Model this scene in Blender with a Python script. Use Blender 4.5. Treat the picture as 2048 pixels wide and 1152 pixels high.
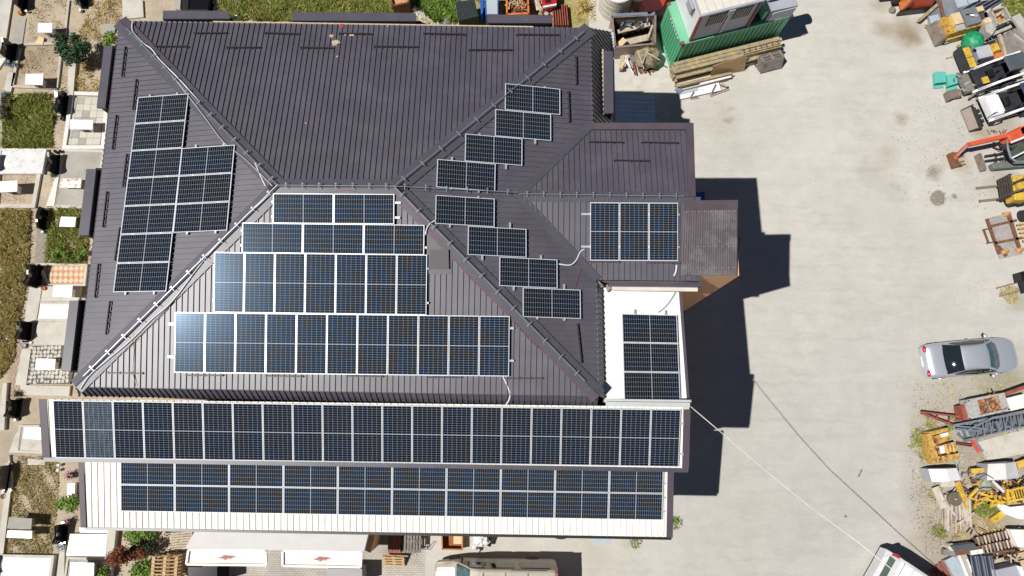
import bpy, math, random
import numpy as np
from mathutils import Vector, Matrix
R = random.Random(7)
NR = np.random.default_rng(11)
for o in list(bpy.data.objects): bpy.data.objects.remove(o)
SC = bpy.context.scene
COL = SC.collection
PI = math.pi
# ---------------------------------------------------------------- camera
CH, TILT, ROLL, YAW, FPX = 35.2389, 0.1916, 0.0249, -0.0142, 1399.0957
def cam_axes():
    r = Vector((1, 0, 0)); u = Vector((0, math.cos(TILT), math.sin(TILT))); f = Vector((0, math.sin(TILT), -math.cos(TILT)))
    rr = math.cos(ROLL)*r + math.sin(ROLL)*u; uu = -math.sin(ROLL)*r + math.cos(ROLL)*u
    m = Matrix.Rotation(YAW, 3, 'Z')
    return m @ rr, m @ uu, m @ f
CR, CU, CF = cam_axes()
cd = bpy.data.cameras.new('camera'); cam = bpy.data.objects.new('camera', cd); COL.objects.link(cam)
mw = Matrix((CR, CU, -CF)).transposed().to_4x4(); mw.translation = Vector((0, 0, CH)); cam.matrix_world = mw
cd.sensor_width = 36; cd.lens = FPX/2048*36; cd.clip_end = 2000; cd.clip_start = .5
SC.camera = cam
# ---------------------------------------------------------------- world, sun, exposure
SAZ, SEL = 0.2812, math.atan(1/0.6032)
to_sun = Vector((-math.cos(SAZ)*math.cos(SEL), -math.sin(SAZ)*math.cos(SEL), math.sin(SEL)))
w = bpy.data.worlds.new('World'); SC.world = w; w.use_nodes = True
nt = w.node_tree; nt.nodes.clear()
sky = nt.nodes.new('ShaderNodeTexSky'); sky.sky_type = 'NISHITA'; sky.sun_disc = False
sky.sun_elevation = SEL; sky.sun_rotation = math.atan2(to_sun.x, to_sun.y)
sky.altitude = 3500; sky.air_density = .7; sky.dust_density = .1; sky.ozone_density = 1.0
bg = nt.nodes.new('ShaderNodeBackground'); bg.inputs[1].default_value = 0.05
wo = nt.nodes.new('ShaderNodeOutputWorld')
nt.links.new(sky.outputs[0], bg.inputs[0]); nt.links.new(bg.outputs[0], wo.inputs[0])
sl = bpy.data.lights.new('sun', 'SUN'); sl.energy = 5.0; sl.angle = math.radians(.53); sl.color = (1, .97, .92)
so = bpy.data.objects.new('sun', sl); COL.objects.link(so); so.rotation_euler = to_sun.to_track_quat('Z', 'Y').to_euler(); so.location = (0, 0, 50)
SC.view_settings.view_transform = 'Standard'; SC.view_settings.look = 'None'
SC.view_settings.exposure = 0.05; SC.view_settings.gamma = 1; SC.view_settings.use_curve_mapping = False
# ---------------------------------------------------------------- placing: where the line of sight of a photo point meets a height or a plane
def ray(u, v): return CF + (u-1024)/FPX*CR + (576-v)/FPX*CU
def W(u, v, z=0.):
    d = ray(u, v); k = (z-CH)/d.z
    return Vector((0, 0, CH)) + k*d
# ---------------------------------------------------------------- materials
MATS = {}
def lin(c): return tuple(c)+(1,) if len(c) == 3 else c
def M(name, col, rough=.6, metal=0., var=.15, scale=2., col2=None, thr=(.55, .7), scale2=3., bump=0., bscale=60., spec=.5, coat=0., det=4., alpha=1., fine=0.):
    if name in MATS: return MATS[name]
    m = bpy.data.materials.new(name); m.use_nodes = True; t = m.node_tree; N = t.nodes; L = t.links
    b = N['Principled BSDF']; b.inputs['Roughness'].default_value = rough; b.inputs['Metallic'].default_value = metal
    b.inputs['Specular IOR Level'].default_value = spec; b.inputs['Coat Weight'].default_value = coat
    g = N.new('ShaderNodeNewGeometry')
    n = N.new('ShaderNodeTexNoise'); n.inputs['Scale'].default_value = scale; n.inputs['Detail'].default_value = det; L.new(g.outputs['Position'], n.inputs['Vector'])
    r = N.new('ShaderNodeValToRGB'); L.new(n.outputs['Fac'], r.inputs['Fac'])
    r.color_ramp.elements[0].position = .25; r.color_ramp.elements[1].position = .75
    r.color_ramp.elements[0].color = lin([c*(1-var) for c in col]); r.color_ramp.elements[1].color = lin([min(1, c*(1+var)) for c in col])
    out = r.outputs['Color']
    if col2:
        n2 = N.new('ShaderNodeTexNoise'); n2.inputs['Scale'].default_value = scale2; n2.inputs['Detail'].default_value = 6; n2.inputs['Roughness'].default_value = .65
        mp = N.new('ShaderNodeMapping'); mp.inputs['Location'].default_value = (3.7, 9.1, 1.3); L.new(g.outputs['Position'], mp.inputs['Vector']); L.new(mp.outputs[0], n2.inputs['Vector'])
        r2 = N.new('ShaderNodeValToRGB'); L.new(n2.outputs['Fac'], r2.inputs['Fac'])
        r2.color_ramp.elements[0].position = thr[0]; r2.color_ramp.elements[1].position = thr[1]
        mx = N.new('ShaderNodeMix'); mx.data_type = 'RGBA'; L.new(r2.outputs['Color'], mx.inputs[0]); L.new(out, mx.inputs[6]); mx.inputs[7].default_value = lin(col2); out = mx.outputs[2]
    if fine:
        n3 = N.new('ShaderNodeTexNoise'); n3.inputs['Scale'].default_value = 28; n3.inputs['Detail'].default_value = 8; n3.inputs['Roughness'].default_value = .8; L.new(g.outputs['Position'], n3.inputs['Vector'])
        ma = N.new('ShaderNodeMapRange'); ma.inputs[1].default_value = .3; ma.inputs[2].default_value = .7; ma.inputs[3].default_value = 1-fine; ma.inputs[4].default_value = 1+fine; L.new(n3.outputs['Fac'], ma.inputs[0])
        vm = N.new('ShaderNodeVectorMath'); vm.operation = 'SCALE'; L.new(out, vm.inputs[0]); L.new(ma.outputs[0], vm.inputs['Scale']); out = vm.outputs[0]
    L.new(out, b.inputs['Base Color'])
    if bump:
        nb = N.new('ShaderNodeTexNoise'); nb.inputs['Scale'].default_value = bscale; nb.inputs['Detail'].default_value = 5; L.new(g.outputs['Position'], nb.inputs['Vector'])
        bp = N.new('ShaderNodeBump'); bp.inputs['Strength'].default_value = bump; bp.inputs['Distance'].default_value = .02; L.new(nb.outputs['Fac'], bp.inputs['Height']); L.new(bp.outputs[0], b.inputs['Normal'])
    MATS[name] = m; return m
roofm = M('dark_coated_metal', (.073, .067, .088), .47, 0, .12, .6, (.108, .101, .124), (.45, .85), 1.1, .05, 90, spec=.95, fine=.1)
trim = M('dark_trim_metal', (.074, .070, .088), .42, 0, .12, 1.5, (.12, .11, .125), (.6, .8), 2., fine=.08)
trimb = M('brown_trim_metal', (.085, .066, .082), .45, 0, .15, 1.2, fine=.1)
guardm = M('snow_guard_metal', (.042, .034, .042), .5, 0, .1)
whitem = M('cream_coated_metal', (.80, .78, .71), .4, 0, .05, .7, (.60, .56, .48), (.52, .85), 2.2, fine=.04)
whiteflash = M('pale_grey_flashing', (.50, .52, .50), .45, 0, .08)
alu = M('aluminium', (.74, .76, .79), .3, .55, .05)
alud = M('galvanised_steel', (.46, .49, .53), .35, .6, .12, 6)
darkhole = M('void_shade_black', (.008, .008, .009), .9)  # near black: shade inside dormer gaps and skip put into the colour
peach = M('peach_render', (.62, .36, .19), .85, 0, .06, .8, bump=.2)
wallm = M('cream_render', (.55, .44, .30), .85, 0, .08, .6, bump=.2)
stuccog = M('mortar_edging', (.48, .38, .27), .9, 0, .25, 9)
corrb = M('brown_corrugated_sheet', (.135, .115, .125), .42, .1, .2, .8, (.25, .23, .23), (.5, .75), 1.2, fine=.15)
redc = M('red_cable_sheath', (.33, .04, .07), .5)
whitec = M('white_conduit_plastic', (.75, .76, .78), .4)
greyc = M('grey_conduit_plastic', (.35, .38, .42), .4)
blackm = M('black_metal', (.012, .012, .014), .4)
concm = M('old_concrete', (.36, .34, .30), .9, 0, .15, 1.2, (.22, .21, .19), (.55, .75), 2., .4, 50, fine=.12)
conclight = M('pale_concrete', (.52, .49, .43), .9, 0, .12, 1.5, (.36, .33, .28), (.55, .8), 2.5, .3, 50, fine=.12)
marble = M('white_marble', (.80, .80, .80), .35, 0, .05, 2., (.60, .61, .64), (.6, .75), 4.)
marblev = M('veined_pale_marble', (.66, .65, .64), .4, 0, .08, 2., (.45, .45, .47), (.52, .7), 3.5)
marblestain = M('rust_stained_marble', (.78, .76, .74), .4, 0, .05, 2., (.50, .22, .10), (.5, .62), 5.)
granite = M('polished_black_granite', (.008, .008, .010), .12)
graniteg = M('brushed_grey_granite', (.10, .10, .10), .3, 0, .2, 1.)
woodp = M('pale_weathered_timber', (.46, .38, .29), .85, 0, .2, 3., (.25, .21, .17), (.5, .75), 5., .4, 30, fine=.15)
woody = M('yellow_formwork_timber', (.38, .30, .15), .75, 0, .25, 3., (.24, .21, .17), (.45, .62), 4., .4, 30, fine=.15)
woodd = M('dark_brown_timber', (.10, .06, .04), .85, 0, .3, 4.)
woodg = M('grey_weathered_timber', (.22, .19, .17), .9, 0, .25, 4., (.14, .09, .06), (.55, .7), 3., .5, 30, fine=.15)
woodo = M('fresh_pallet_timber', (.55, .38, .20), .8, 0, .2, 5., (.35, .24, .14), (.5, .75), 6., fine=.12)
woodr = M('red_stained_timber', (.30, .10, .08), .8, 0, .25, 5.)
osb = M('tan_fibreboard', (.40, .27, .13), .8, 0, .1, 2., (.33, .21, .10), (.5, .7), 1.5, fine=.06)
rust = M('rusty_steel', (.16, .075, .045), .8, .1, .3, 5., (.28, .12, .05), (.5, .65), 7., .4, 60, fine=.2)
rustr = M('red_oxide_steel', (.30, .075, .05), .65, 0, .2, 3., (.18, .06, .04), (.5, .7), 5.)
rustp = M('worn_bare_steel', (.30, .25, .22), .45, .35, .2, 3., (.22, .12, .08), (.5, .7), 6.)
greenc = M('mint_container_paint', (.10, .40, .22), .5, 0, .1, 1., (.28, .12, .05), (.66, .74), 4., fine=.06)
greent = M('green_container_roof_paint', (.16, .44, .27), .5, 0, .1, 1., (.35, .18, .09), (.62, .74), 4.)
redcon = M('orange_red_container_paint', (.62, .09, .05), .5)
cabinw = M('white_cabin_sheet', (.72, .73, .76), .45, 0, .06, 1., (.5, .49, .46), (.55, .8), 2.)
cabing = M('grey_cabin_sheet', (.36, .37, .42), .4, 0, .1, 1.)
maroon = M('maroon_paint', (.20, .018, .022), .45)
orange = M('orange_paint', (.66, .20, .05), .4, 0, .1, 2., (.50, .10, .03), (.5, .7), 3.)
orangered = M('orange_red_paint', (.60, .095, .04), .4, 0, .15, 3., (.30, .10, .06), (.55, .7), 6.)
yellow = M('machine_yellow_paint', (.55, .33, .07), .55, 0, .2, 3., (.26, .14, .06), (.5, .62), 6., fine=.12)
yellowb = M('bright_yellow_paint', (.62, .40, .05), .5, 0, .18, 3., (.28, .16, .06), (.52, .66), 6.)
paleyel = M('faded_cream_yellow_paint', (.62, .48, .28), .5, 0, .1, 3., (.4, .25, .12), (.6, .75), 6.)
steelb = M('blue_grey_steel', (.22, .25, .31), .45, .3, .15, 3.)
steeld = M('dark_machine_steel', (.035, .036, .042), .5, .2, .3, 5., (.10, .07, .05), (.6, .75), 7.)
cabroof = M('dark_blue_cab_roof', (.035, .055, .085), .35, 0, .1)
cabroofg = M('slate_cab_roof', (.085, .10, .115), .4, 0, .12)
rubber = M('worn_rubber', (.03, .03, .033), .8, 0, .3, 8.)
trackm = M('dusty_rubber_track', (.14, .16, .14), .8, 0, .2, 8., fine=.2)
whitep = M('white_machine_paint', (.74, .74, .76), .4, 0, .06, 2., (.42, .38, .34), (.56, .75), 6.)
turq = M('turquoise_plastic', (.12, .46, .39), .45, 0, .06)
greentarp = M('bright_green_tarp', (.015, .27, .12), .5, 0, .35, 5., bump=.6, bscale=12)
yelcloth = M('yellow_cloth', (.80, .68, .16), .8, 0, .15, 6., bump=.5, bscale=20)
silver = M('silver_car_paint', (.58, .61, .67), .32, .5, .03, 2., coat=.6)
beigep = M('dusty_beige_van_paint', (.42, .38, .32), .4, 0, .08, 1., (.33, .28, .22), (.5, .7), 2.)
glassd = M('dark_vehicle_glass', (.012, .018, .022), .035, 0, .1)
glasst = M('tinted_windscreen', (.05, .10, .11), .08, 0, .5, 4.)
redl = M('tail_light_red', (.45, .02, .05), .2)
clearl = M('clear_lamp', (.65, .66, .70), .15)
platem = M('white_number_plate', (.8, .8, .8), .4)
bluep = M('blue_plastic', (.02, .11, .40), .45)
bluegrey = M('pale_blue_grey_sheet', (.38, .44, .48), .5, 0, .08)
greensheet = M('dark_green_corrugated', (.028, .038, .036), .45, 0, .2, 3.)
tanw = M('white_water_tray', (.80, .76, .72), .5, 0, .04, 2.)
cardm = M('brown_cardboard', (.42, .22, .08), .9, 0, .1)
cardl = M('pale_cardboard_inside', (.66, .48, .28), .9, 0, .1)
bagm = M('white_plastic_sacks', (.72, .72, .74), .45, 0, .1, 5., (.4, .4, .42), (.55, .7), 9., .8, 20)
tarpg = M('dirty_brown_bale_wrap', (.26, .22, .15), .8, 0, .3, 3., (.16, .09, .05), (.5, .65), 5., .8, 12, fine=.2)
potred = M('terracotta_pot', (.45, .13, .04), .7)
vasew = M('white_vase', (.75, .74, .74), .4)
flow = M('pale_blue_silk_flowers', (.18, .26, .30), .8, 0, .5, 25.)
flowr = M('pink_and_white_flowers', (.35, .08, .14), .8, 0, .6, 30., (.6, .6, .6), (.5, .6), 20.)
copper = M('copper_scrap', (.55, .24, .09), .55, .1, .35, 12., (.75, .5, .3), (.5, .6), 14., fine=.25)
stonem = M('pale_field_stones', (.50, .46, .42), .9, 0, .25, 6., bump=.5, bscale=20)
leafd = M('dark_green_leaves', (.022, .06, .016), .7, 0, .5, 5.)
leafg = M('fresh_green_leaves', (.16, .27, .04), .7, 0, .5, 4., (.16, .20, .03), (.5, .7), 6.)
leafr = M('rust_red_foliage', (.20, .055, .018), .75, 0, .45, 6., (.10, .03, .01), (.5, .7), 5.)
grassg = M('green_weeds', (.19, .25, .045), .8, 0, .6, 7., (.36, .30, .09), (.46, .60), 4.)
grassy = M('dry_yellow_grass', (.58, .44, .17), .85, 0, .4, 2., (.22, .19, .05), (.5, .66), 1.6)
grassm = M('mixed_dry_and_green_grass', (.34, .30, .10), .85, 0, .6, 7., (.46, .34, .13), (.46, .6), 3.5)
barkm = M('brown_bark', (.09, .06, .04), .9)
# ---------------------------------------------------------------- mesh building
class MB:
    def __init__(s): s.v = []; s.f = []; s.m = []; s.mi = 0
    def add(s, vs, fs):
        o = len(s.v); s.v += [tuple(x) for x in vs]; s.f += [tuple(i+o for i in f) for f in fs]; s.m += [s.mi]*len(fs)
        return s
    def hexa(s, p): return s.add(p, [(3, 2, 1, 0), (4, 5, 6, 7), (0, 1, 5, 4), (1, 2, 6, 5), (2, 3, 7, 6), (3, 0, 4, 7)])
    def box(s, c, d, rz=0, rx=0, ry=0):
        m = Matrix.Rotation(rz, 3, 'Z') @ Matrix.Rotation(ry, 3, 'Y') @ Matrix.Rotation(rx, 3, 'X'); c = Vector(c)
        q = [(-1, -1), (1, -1), (1, 1), (-1, 1)]
        return s.hexa([c + m @ Vector((a*d[0]/2, b*d[1]/2, z*d[2]/2)) for z in (-1, 1) for a, b in q])
    def bar(s, a, b, wd, z0, z1):
        a = Vector((a[0], a[1])); b = Vector((b[0], b[1])); d = (b-a).normalized(); n = Vector((-d.y, d.x))*wd/2
        q = [a-n, b-n, b+n, a+n]
        return s.hexa([(p.x, p.y, z) for z in (z0, z1) for p in q])
    def beam(s, a, b, wd, h, up=(0, 0, 1)):
        a = Vector(a); b = Vector(b); d = (b-a).normalized(); n = d.cross(Vector(up))
        if n.length < 1e-3: n = d.cross(Vector((0, 1, 0)))
        n.normalize(); u = n.cross(d).normalized(); n = n*wd/2; u = u*h/2
        return s.hexa([a-n-u, b-n-u, b+n-u, a+n-u, a-n+u, b-n+u, b+n+u, a+n+u])
    def prism(s, pts, z0, z1):
        n = len(pts); A = 0
        for i in range(n): A += pts[i][0]*pts[(i+1) % n][1]-pts[(i+1) % n][0]*pts[i][1]
        if A < 0: pts = pts[::-1]
        vs = [(p[0], p[1], z0) for p in pts]+[(p[0], p[1], z1) for p in pts]
        return s.add(vs, [tuple(range(n-1, -1, -1)), tuple(range(n, 2*n))]+[(i, (i+1) % n, n+(i+1) % n, n+i) for i in range(n)])
    def slab(s, pts, off):
        n = len(pts); off = Vector(off); vs = [Vector(p) for p in pts]; vs += [p+off for p in vs]
        return s.add(vs, [tuple(range(n-1, -1, -1)), tuple(range(n, 2*n))]+[(i, (i+1) % n, n+(i+1) % n, n+i) for i in range(n)])
    def poly(s, pts): return s.add(pts, [tuple(range(len(pts)))])
    def tube(s, pts, r, n=6):
        P = [Vector(p) for p in pts]; rings = []
        for i, p in enumerate(P):
            d = (P[min(i+1, len(P)-1)]-P[max(i-1, 0)]).normalized()
            a = d.cross(Vector((0, 0, 1)));
            if a.length < .05: a = d.cross(Vector((0, 1, 0)))
            a.normalize(); b = d.cross(a); rr = r[i] if isinstance(r, (list, tuple)) else r
            rings.append([p+(a*math.cos(t)+b*math.sin(t))*rr for t in [2*PI*k/n for k in range(n)]])
        vs = [x for g in rings for x in g]; fs = []
        for i in range(len(P)-1):
            for k in range(n): fs.append((i*n+k, i*n+(k+1) % n, (i+1)*n+(k+1) % n, (i+1)*n+k))
        fs += [tuple(range(n-1, -1, -1)), tuple(range((len(P)-1)*n, len(P)*n))]
        return s.add(vs, fs)
    def cyl(s, a, b, r, n=16): return s.tube([a, b], r, n)
    def lathe(s, c, prof, n=16, sq=1.):
        vs = []; c = Vector(c)
        for r, z in prof: vs += [c+Vector((r*math.cos(2*PI*k/n), r*math.sin(2*PI*k/n)*sq, z)) for k in range(n)]
        fs = [(i*n+k, i*n+(k+1) % n, (i+1)*n+(k+1) % n, (i+1)*n+k) for i in range(len(prof)-1) for k in range(n)]
        if prof[0][0] > 1e-4: fs.append(tuple(range(n-1, -1, -1)))
        if prof[-1][0] > 1e-4: fs.append(tuple(range((len(prof)-1)*n, len(prof)*n)))
        return s.add(vs, fs)
    def blob(s, c, r, sub=10, jit=.15, seed=0, sq=(1, 1, 1)):
        rr = random.Random(seed); c = Vector(c); vs = []; n = sub; m = sub//2+1
        for i in range(m+1):
            th = PI*i/m
            for k in range(n):
                ph = 2*PI*k/n; q = r*(1+rr.uniform(-jit, jit))
                vs.append(c+Vector((q*math.sin(th)*math.cos(ph)*sq[0], q*math.sin(th)*math.sin(ph)*sq[1], q*math.cos(th)*sq[2])))
        fs = [(i*n+k, (i+1)*n+k, (i+1)*n+(k+1) % n, i*n+(k+1) % n) for i in range(m) for k in range(n)]
        return s.add(vs, fs)
def O(name, mb, mats, parent=None, smooth=False, kind=None, bevel=0):
    me = bpy.data.meshes.new(name)
    org = parent.matrix_world.translation if False else None
    off = Vector((0, 0, 0))
    if parent is not None: off = WL(parent)
    vs = [(x-off.x, y-off.y, z-off.z) for x, y, z in mb.v] if off.length else mb.v
    me.from_pydata(vs, [], mb.f)
    for m in (mats if isinstance(mats, (list, tuple)) else [mats]): me.materials.append(m)
    if any(mb.m): me.polygons.foreach_set('material_index', mb.m)
    if smooth: me.polygons.foreach_set('use_smooth', [True]*len(me.polygons))
    me.update()
    o = bpy.data.objects.new(name, me); COL.objects.link(o)
    if parent is not None: o.parent = parent
    if kind: o['kind'] = kind
    if bevel:
        b = o.modifiers.new('bevel', 'BEVEL'); b.width = bevel; b.segments = 2; b.limit_method = 'ANGLE'
    return o
def WL(o):
    v = Vector((0, 0, 0))
    while o is not None: v = v+o.location; o = o.parent
    return v
def T(name, label, cat, loc=(0, 0, 0), group=None):
    o = bpy.data.objects.new(name, None); o.empty_display_size = .3; COL.objects.link(o); o.location = loc
    o['label'] = label; o['category'] = cat
    if group: o['group'] = group
    return o
def tag(o, label, cat, group=None):
    o['label'] = label; o['category'] = cat
    if group: o['group'] = group
    return o
def recentre(o):
    vs = [v.co for v in o.data.vertices]
    if not vs: return o
    c = sum(vs, Vector())/len(vs); c.z = min(v.z for v in vs)
    o.data.transform(Matrix.Translation(-c)); o.location = o.location+c
    return o
def TM(name, mb, mats, label, cat, group=None, **k):      # a thing that is one mesh
    o = O(name, mb, mats, None, **k); recentre(o); return tag(o, label, cat, group)
def copy_tree(o, parent=None):
    c = o.copy(); COL.objects.link(c); c.parent = parent
    for ch in list(o.children): copy_tree(ch, c)
    return c
def XY(u, v, z): p = W(u, v, z); return (p.x, p.y)
def pbar(mb, u0, v0, u1, v1, wd, z0, z1): return mb.bar(XY(u0, v0, z1), XY(u1, v1, z1), wd, z0, z1)
def pp(mb, pts, z0, z1): return mb.prism([XY(u, v, z1) for u, v in pts], z0, z1)
def pbeam(mb, a, b, wd, h): return mb.beam(W(*a), W(*b), wd, h)
def ptube(mb, pts, r, n=6): return mb.tube([W(*p) for p in pts], r, n)
def ordn(i): return ['first', 'second', 'third', 'fourth', 'fifth', 'sixth', 'seventh', 'eighth', 'ninth', 'tenth', 'eleventh', 'twelfth', 'thirteenth', 'fourteenth', 'fifteenth', 'sixteenth', 'seventeenth', 'eighteenth', 'nineteenth', 'twentieth', 'twenty first'][i]
# ================================================================ GROUND
def ground_mat(name, col, spots, col2, fine=.12, big=.12, bigscale=.25, speck=None, rough=.95, bump=.25, mott=0.):
    m = bpy.data.materials.new(name); m.use_nodes = True; t = m.node_tree; N = t.nodes; L = t.links; b = N['Principled BSDF']; b.inputs['Roughness'].default_value = rough; b.inputs['Specular IOR Level'].default_value = .2
    g = N.new('ShaderNodeNewGeometry')
    def noise(sc, det=5, rg=.6, off=(0, 0, 0)):
        mp = N.new('ShaderNodeMapping'); mp.inputs['Location'].default_value = off; L.new(g.outputs['Position'], mp.inputs['Vector'])
        n = N.new('ShaderNodeTexNoise'); n.inputs['Scale'].default_value = sc; n.inputs['Detail'].default_value = det; n.inputs['Roughness'].default_value = rg; L.new(mp.outputs[0], n.inputs['Vector']); return n
    def rng(src, a, b2, c, d):
        x = N.new('ShaderNodeMapRange'); x.clamp = True
        for i, q in enumerate((a, b2, c, d)): x.inputs[i+1].default_value = q
        L.new(src, x.inputs[0]); return x.outputs[0]
    def mixc(f, a, bcol):
        x = N.new('ShaderNodeMix'); x.data_type = 'RGBA'; L.new(f, x.inputs[0]); L.new(a, x.inputs[6]); x.inputs[7].default_value = lin(bcol); return x.outputs[2]
    n1 = noise(bigscale, 6); r = N.new('ShaderNodeValToRGB'); L.new(n1.outputs['Fac'], r.inputs['Fac'])
    r.color_ramp.elements[0].position = .3; r.color_ramp.elements[1].position = .7
    r.color_ramp.elements[0].color = lin([c*(1-big) for c in col]); r.color_ramp.elements[1].color = lin([c*(1+big) for c in col])
    out = r.outputs['Color']
    if speck:
        for (sc, th, c, off) in speck:
            n = noise(sc, 3, .7, off); out = mixc(rng(n.outputs['Fac'], th, th+.06, 0, 1), out, c)
    dn = noise(1.3, 4, .6, (5, 2, 0)); vm = N.new('ShaderNodeVectorMath'); vm.operation = 'SUBTRACT'; L.new(dn.outputs['Color'], vm.inputs[0]); vm.inputs[1].default_value = (.5, .5, .5)
    vs = N.new('ShaderNodeVectorMath'); vs.operation = 'SCALE'; vs.inputs['Scale'].default_value = .9; L.new(vm.outputs[0], vs.inputs[0])
    va = N.new('ShaderNodeVectorMath'); va.operation = 'ADD'; L.new(g.outputs['Position'], va.inputs[0]); L.new(vs.outputs[0], va.inputs[1])
    for (u, v, rad, soft, st, c) in spots:
        p = W(u, v, 0); d = N.new('ShaderNodeVectorMath'); d.operation = 'DISTANCE'; L.new(va.outputs[0], d.inputs[0]); d.inputs[1].default_value = (p.x, p.y, 0)
        out = mixc(rng(d.outputs['Value'], rad-soft, rad+soft, st, 0), out, c)
    n3 = noise(24, 8, .8); f = rng(n3.outputs['Fac'], .3, .7, 1-fine, 1+fine)
    if mott:
        def mul(a, b2): x = N.new('ShaderNodeMath'); x.operation = 'MULTIPLY'; L.new(a, x.inputs[0]); L.new(b2, x.inputs[1]); return x.outputs[0]
        f = mul(f, rng(noise(1.1, 7, .7, (8, 8, 0)).outputs['Fac'], .3, .7, 1-mott, 1+mott))
        for rot, off in ((.35, 3.), (.95, 11.), (2.3, 20.)):
            mp = N.new('ShaderNodeMapping'); mp.inputs['Rotation'].default_value = (0, 0, rot); mp.inputs['Scale'].default_value = (.22, 4.2, 1); mp.inputs['Location'].default_value = (off, off, 0); L.new(va.outputs[0], mp.inputs['Vector'])
            nn = N.new('ShaderNodeTexNoise'); nn.inputs['Scale'].default_value = 1.; nn.inputs['Detail'].default_value = 4; L.new(mp.outputs[0], nn.inputs['Vector']); f = mul(f, rng(nn.outputs['Fac'], .52, .72, 1., 1-mott*.75))
    sc = N.new('ShaderNodeVectorMath'); sc.operation = 'SCALE'; L.new(out, sc.inputs[0]); L.new(f, sc.inputs['Scale'])
    L.new(sc.outputs[0], b.inputs['Base Color'])
    nb = noise(35, 6, .7); bp = N.new('ShaderNodeBump'); bp.inputs['Strength'].default_value = bump; bp.inputs['Distance'].default_value = .03; L.new(nb.outputs['Fac'], bp.inputs['Height']); L.new(bp.outputs[0], b.inputs['Normal'])
    return m
oil = (.26, .205, .15); oil2 = (.30, .25, .18); drt = (.30, .25, .185); grn = (.22, .21, .12)
yspots = [(1875, 396, .38, .06, .8, (.19, .15, .115)), (1909, 393, .17, .05, .75, (.21, .165, .12)), (1898, 402, .07, .04, .7, (.2, .16, .12)), (1815, 65, .75, .45, .9, oil2), (1826, 76, .4, .25, .6, (.22, .17, .11)), (1768, 58, .4, .3, .7, oil2), (1762, 8, .4, .4, .6, oil2),
 (1868, 345, .3, .2, .85, (.24, .22, .18)), (1880, 338, .22, .2, .5, (.24, .22, .18)), (1802, 236, .35, .25, .7, oil2), (1776, 312, .45, .4, .4, oil2), (1748, 345, .6, .5, .35, (.33, .30, .25)), (1457, 240, .16, .12, .7, (.26, .2, .14)), (1462, 220, .12, .1, .5, oil), (1790, 380, .5, .5, .4, (.33, .30, .26)),
 (1922, 328, .5, .35, .55, (.30, .25, .16)), (1965, 266, .45, .35, .7, (.30, .24, .14)), (1900, 315, .4, .35, .4, (.3, .26, .18)), (1480, 300, .9, .8, .25, (.34, .31, .27)), (1440, 240, .8, .7, .25, (.36, .31, .25)),
 (1990, 760, 1.6, 1.0, .55, drt), (1900, 800, 1.5, 1.2, .45, drt), (1870, 880, 1.2, .9, .55, drt), (1860, 980, 1.0, .7, .55, drt), (1870, 1060, 1.2, .9, .55, (.32, .24, .17)), (1985, 930, 2.2, 1., .65, drt), (1980, 1060, 1.8, .8, .75, drt), (2040, 880, 2.0, 1., .5, drt), (2010, 770, .9, .8, .5, grn), (1860, 890, .5, .45, .5, grn),
 (1905, 1120, 1.6, .8, .6, drt), (1480, 1060, 2.2, 2., .18, (.36, .33, .28)), (1990, 120, 1.7, .6, .6, (.27, .24, .15)), (1980, 200, 1.2, .8, .4, drt), (2010, 255, .9, .5, .5, drt), (2010, 365, .8, .5, .5, drt), (1262, 1082, .5, .3, .35, (.3, .26, .17)), (1195, 1110, 1.0, .6, .22, (.33, .29, .2)),
 (1340, 1055, .5, .3, .3, (.3, .28, .2)), (2040, 600, .5, .4, .5, grn), (1650, 980, 2., 1.8, .15, (.36, .34, .31)), (1560, 700, 2.5, 2.2, .12, (.5, .48, .44))]
yspots = [(1620, 1010, 8., 6., .45, (.41, .405, .385)), (1760, 700, 5., 4., .35, (.44, .435, .41)), (1560, 320, 7., 6., .35, (.53, .51, .455)), (1500, 900, 3., 2.5, .25, (.44, .425, .39))]+yspots
ygr = ground_mat('yard_concrete', (.495, .475, .43), yspots, None, .20, .09, .22, [(9, .66, (.36, .345, .31), (1, 1, 0)), (40, .70, (.64, .62, .58), (4, 4, 4)), (3, .68, (.44, .41, .35), (9, 4, 2))], mott=.075)
def sheet(name, pts, z, mat, kind='structure'):
    mb = MB(); mb.poly([(p[0], p[1], z) for p in pts]); return O(name, mb, mat, None, kind=kind)
sheet('yard', [(-300, -300), (300, -300), (300, 300), (-300, 300)], 0, ygr)
cem = ground_mat('cemetery_soil', (.43, .355, .265), [(75, 120, .9, .6, .6, (.21, .145, .09)), (120, 620, .6, .5, .3, (.3, .24, .2)), (30, 900, 1.2, 1., .4, (.33, .30, .25)), (60, 30, .8, .5, .3, (.3, .26, .14))], None, .2, .18, .8, [(7, .60, (.26, .21, .12), (2, 3, 0)), (14, .66, (.48, .38, .29), (7, 3, 1))], bump=.6)
sheet('cemetery_ground', [(-60, -40), (-16.2, -40), (-16.2, 16.9), (-13.4, 16.9), (-13.4, 60), (-60, 60)], .004, cem)
mead = ground_mat('meadow_soil', (.27, .25, .10), [(560, 10, 1.1, .6, .7, (.36, .26, .16)), (730, 8, .8, .5, .6, (.36, .26, .16)), (1165, 15, 1.4, .6, .6, (.38, .33, .15))], None, .25, .25, .7, [(5, .55, (.10, .11, .03), (2, 3, 0))], bump=.6)
sheet('meadow_ground', [(-13.4, 16.9), (4.2, 16.9), (4.2, 60), (-13.4, 60)], .004, mead)
pm = bpy.data.materials.new('grey_block_paving'); pm.use_nodes = True; _t = pm.node_tree; _b = _t.nodes['Principled BSDF']; _b.inputs['Roughness'].default_value = .9
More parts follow.
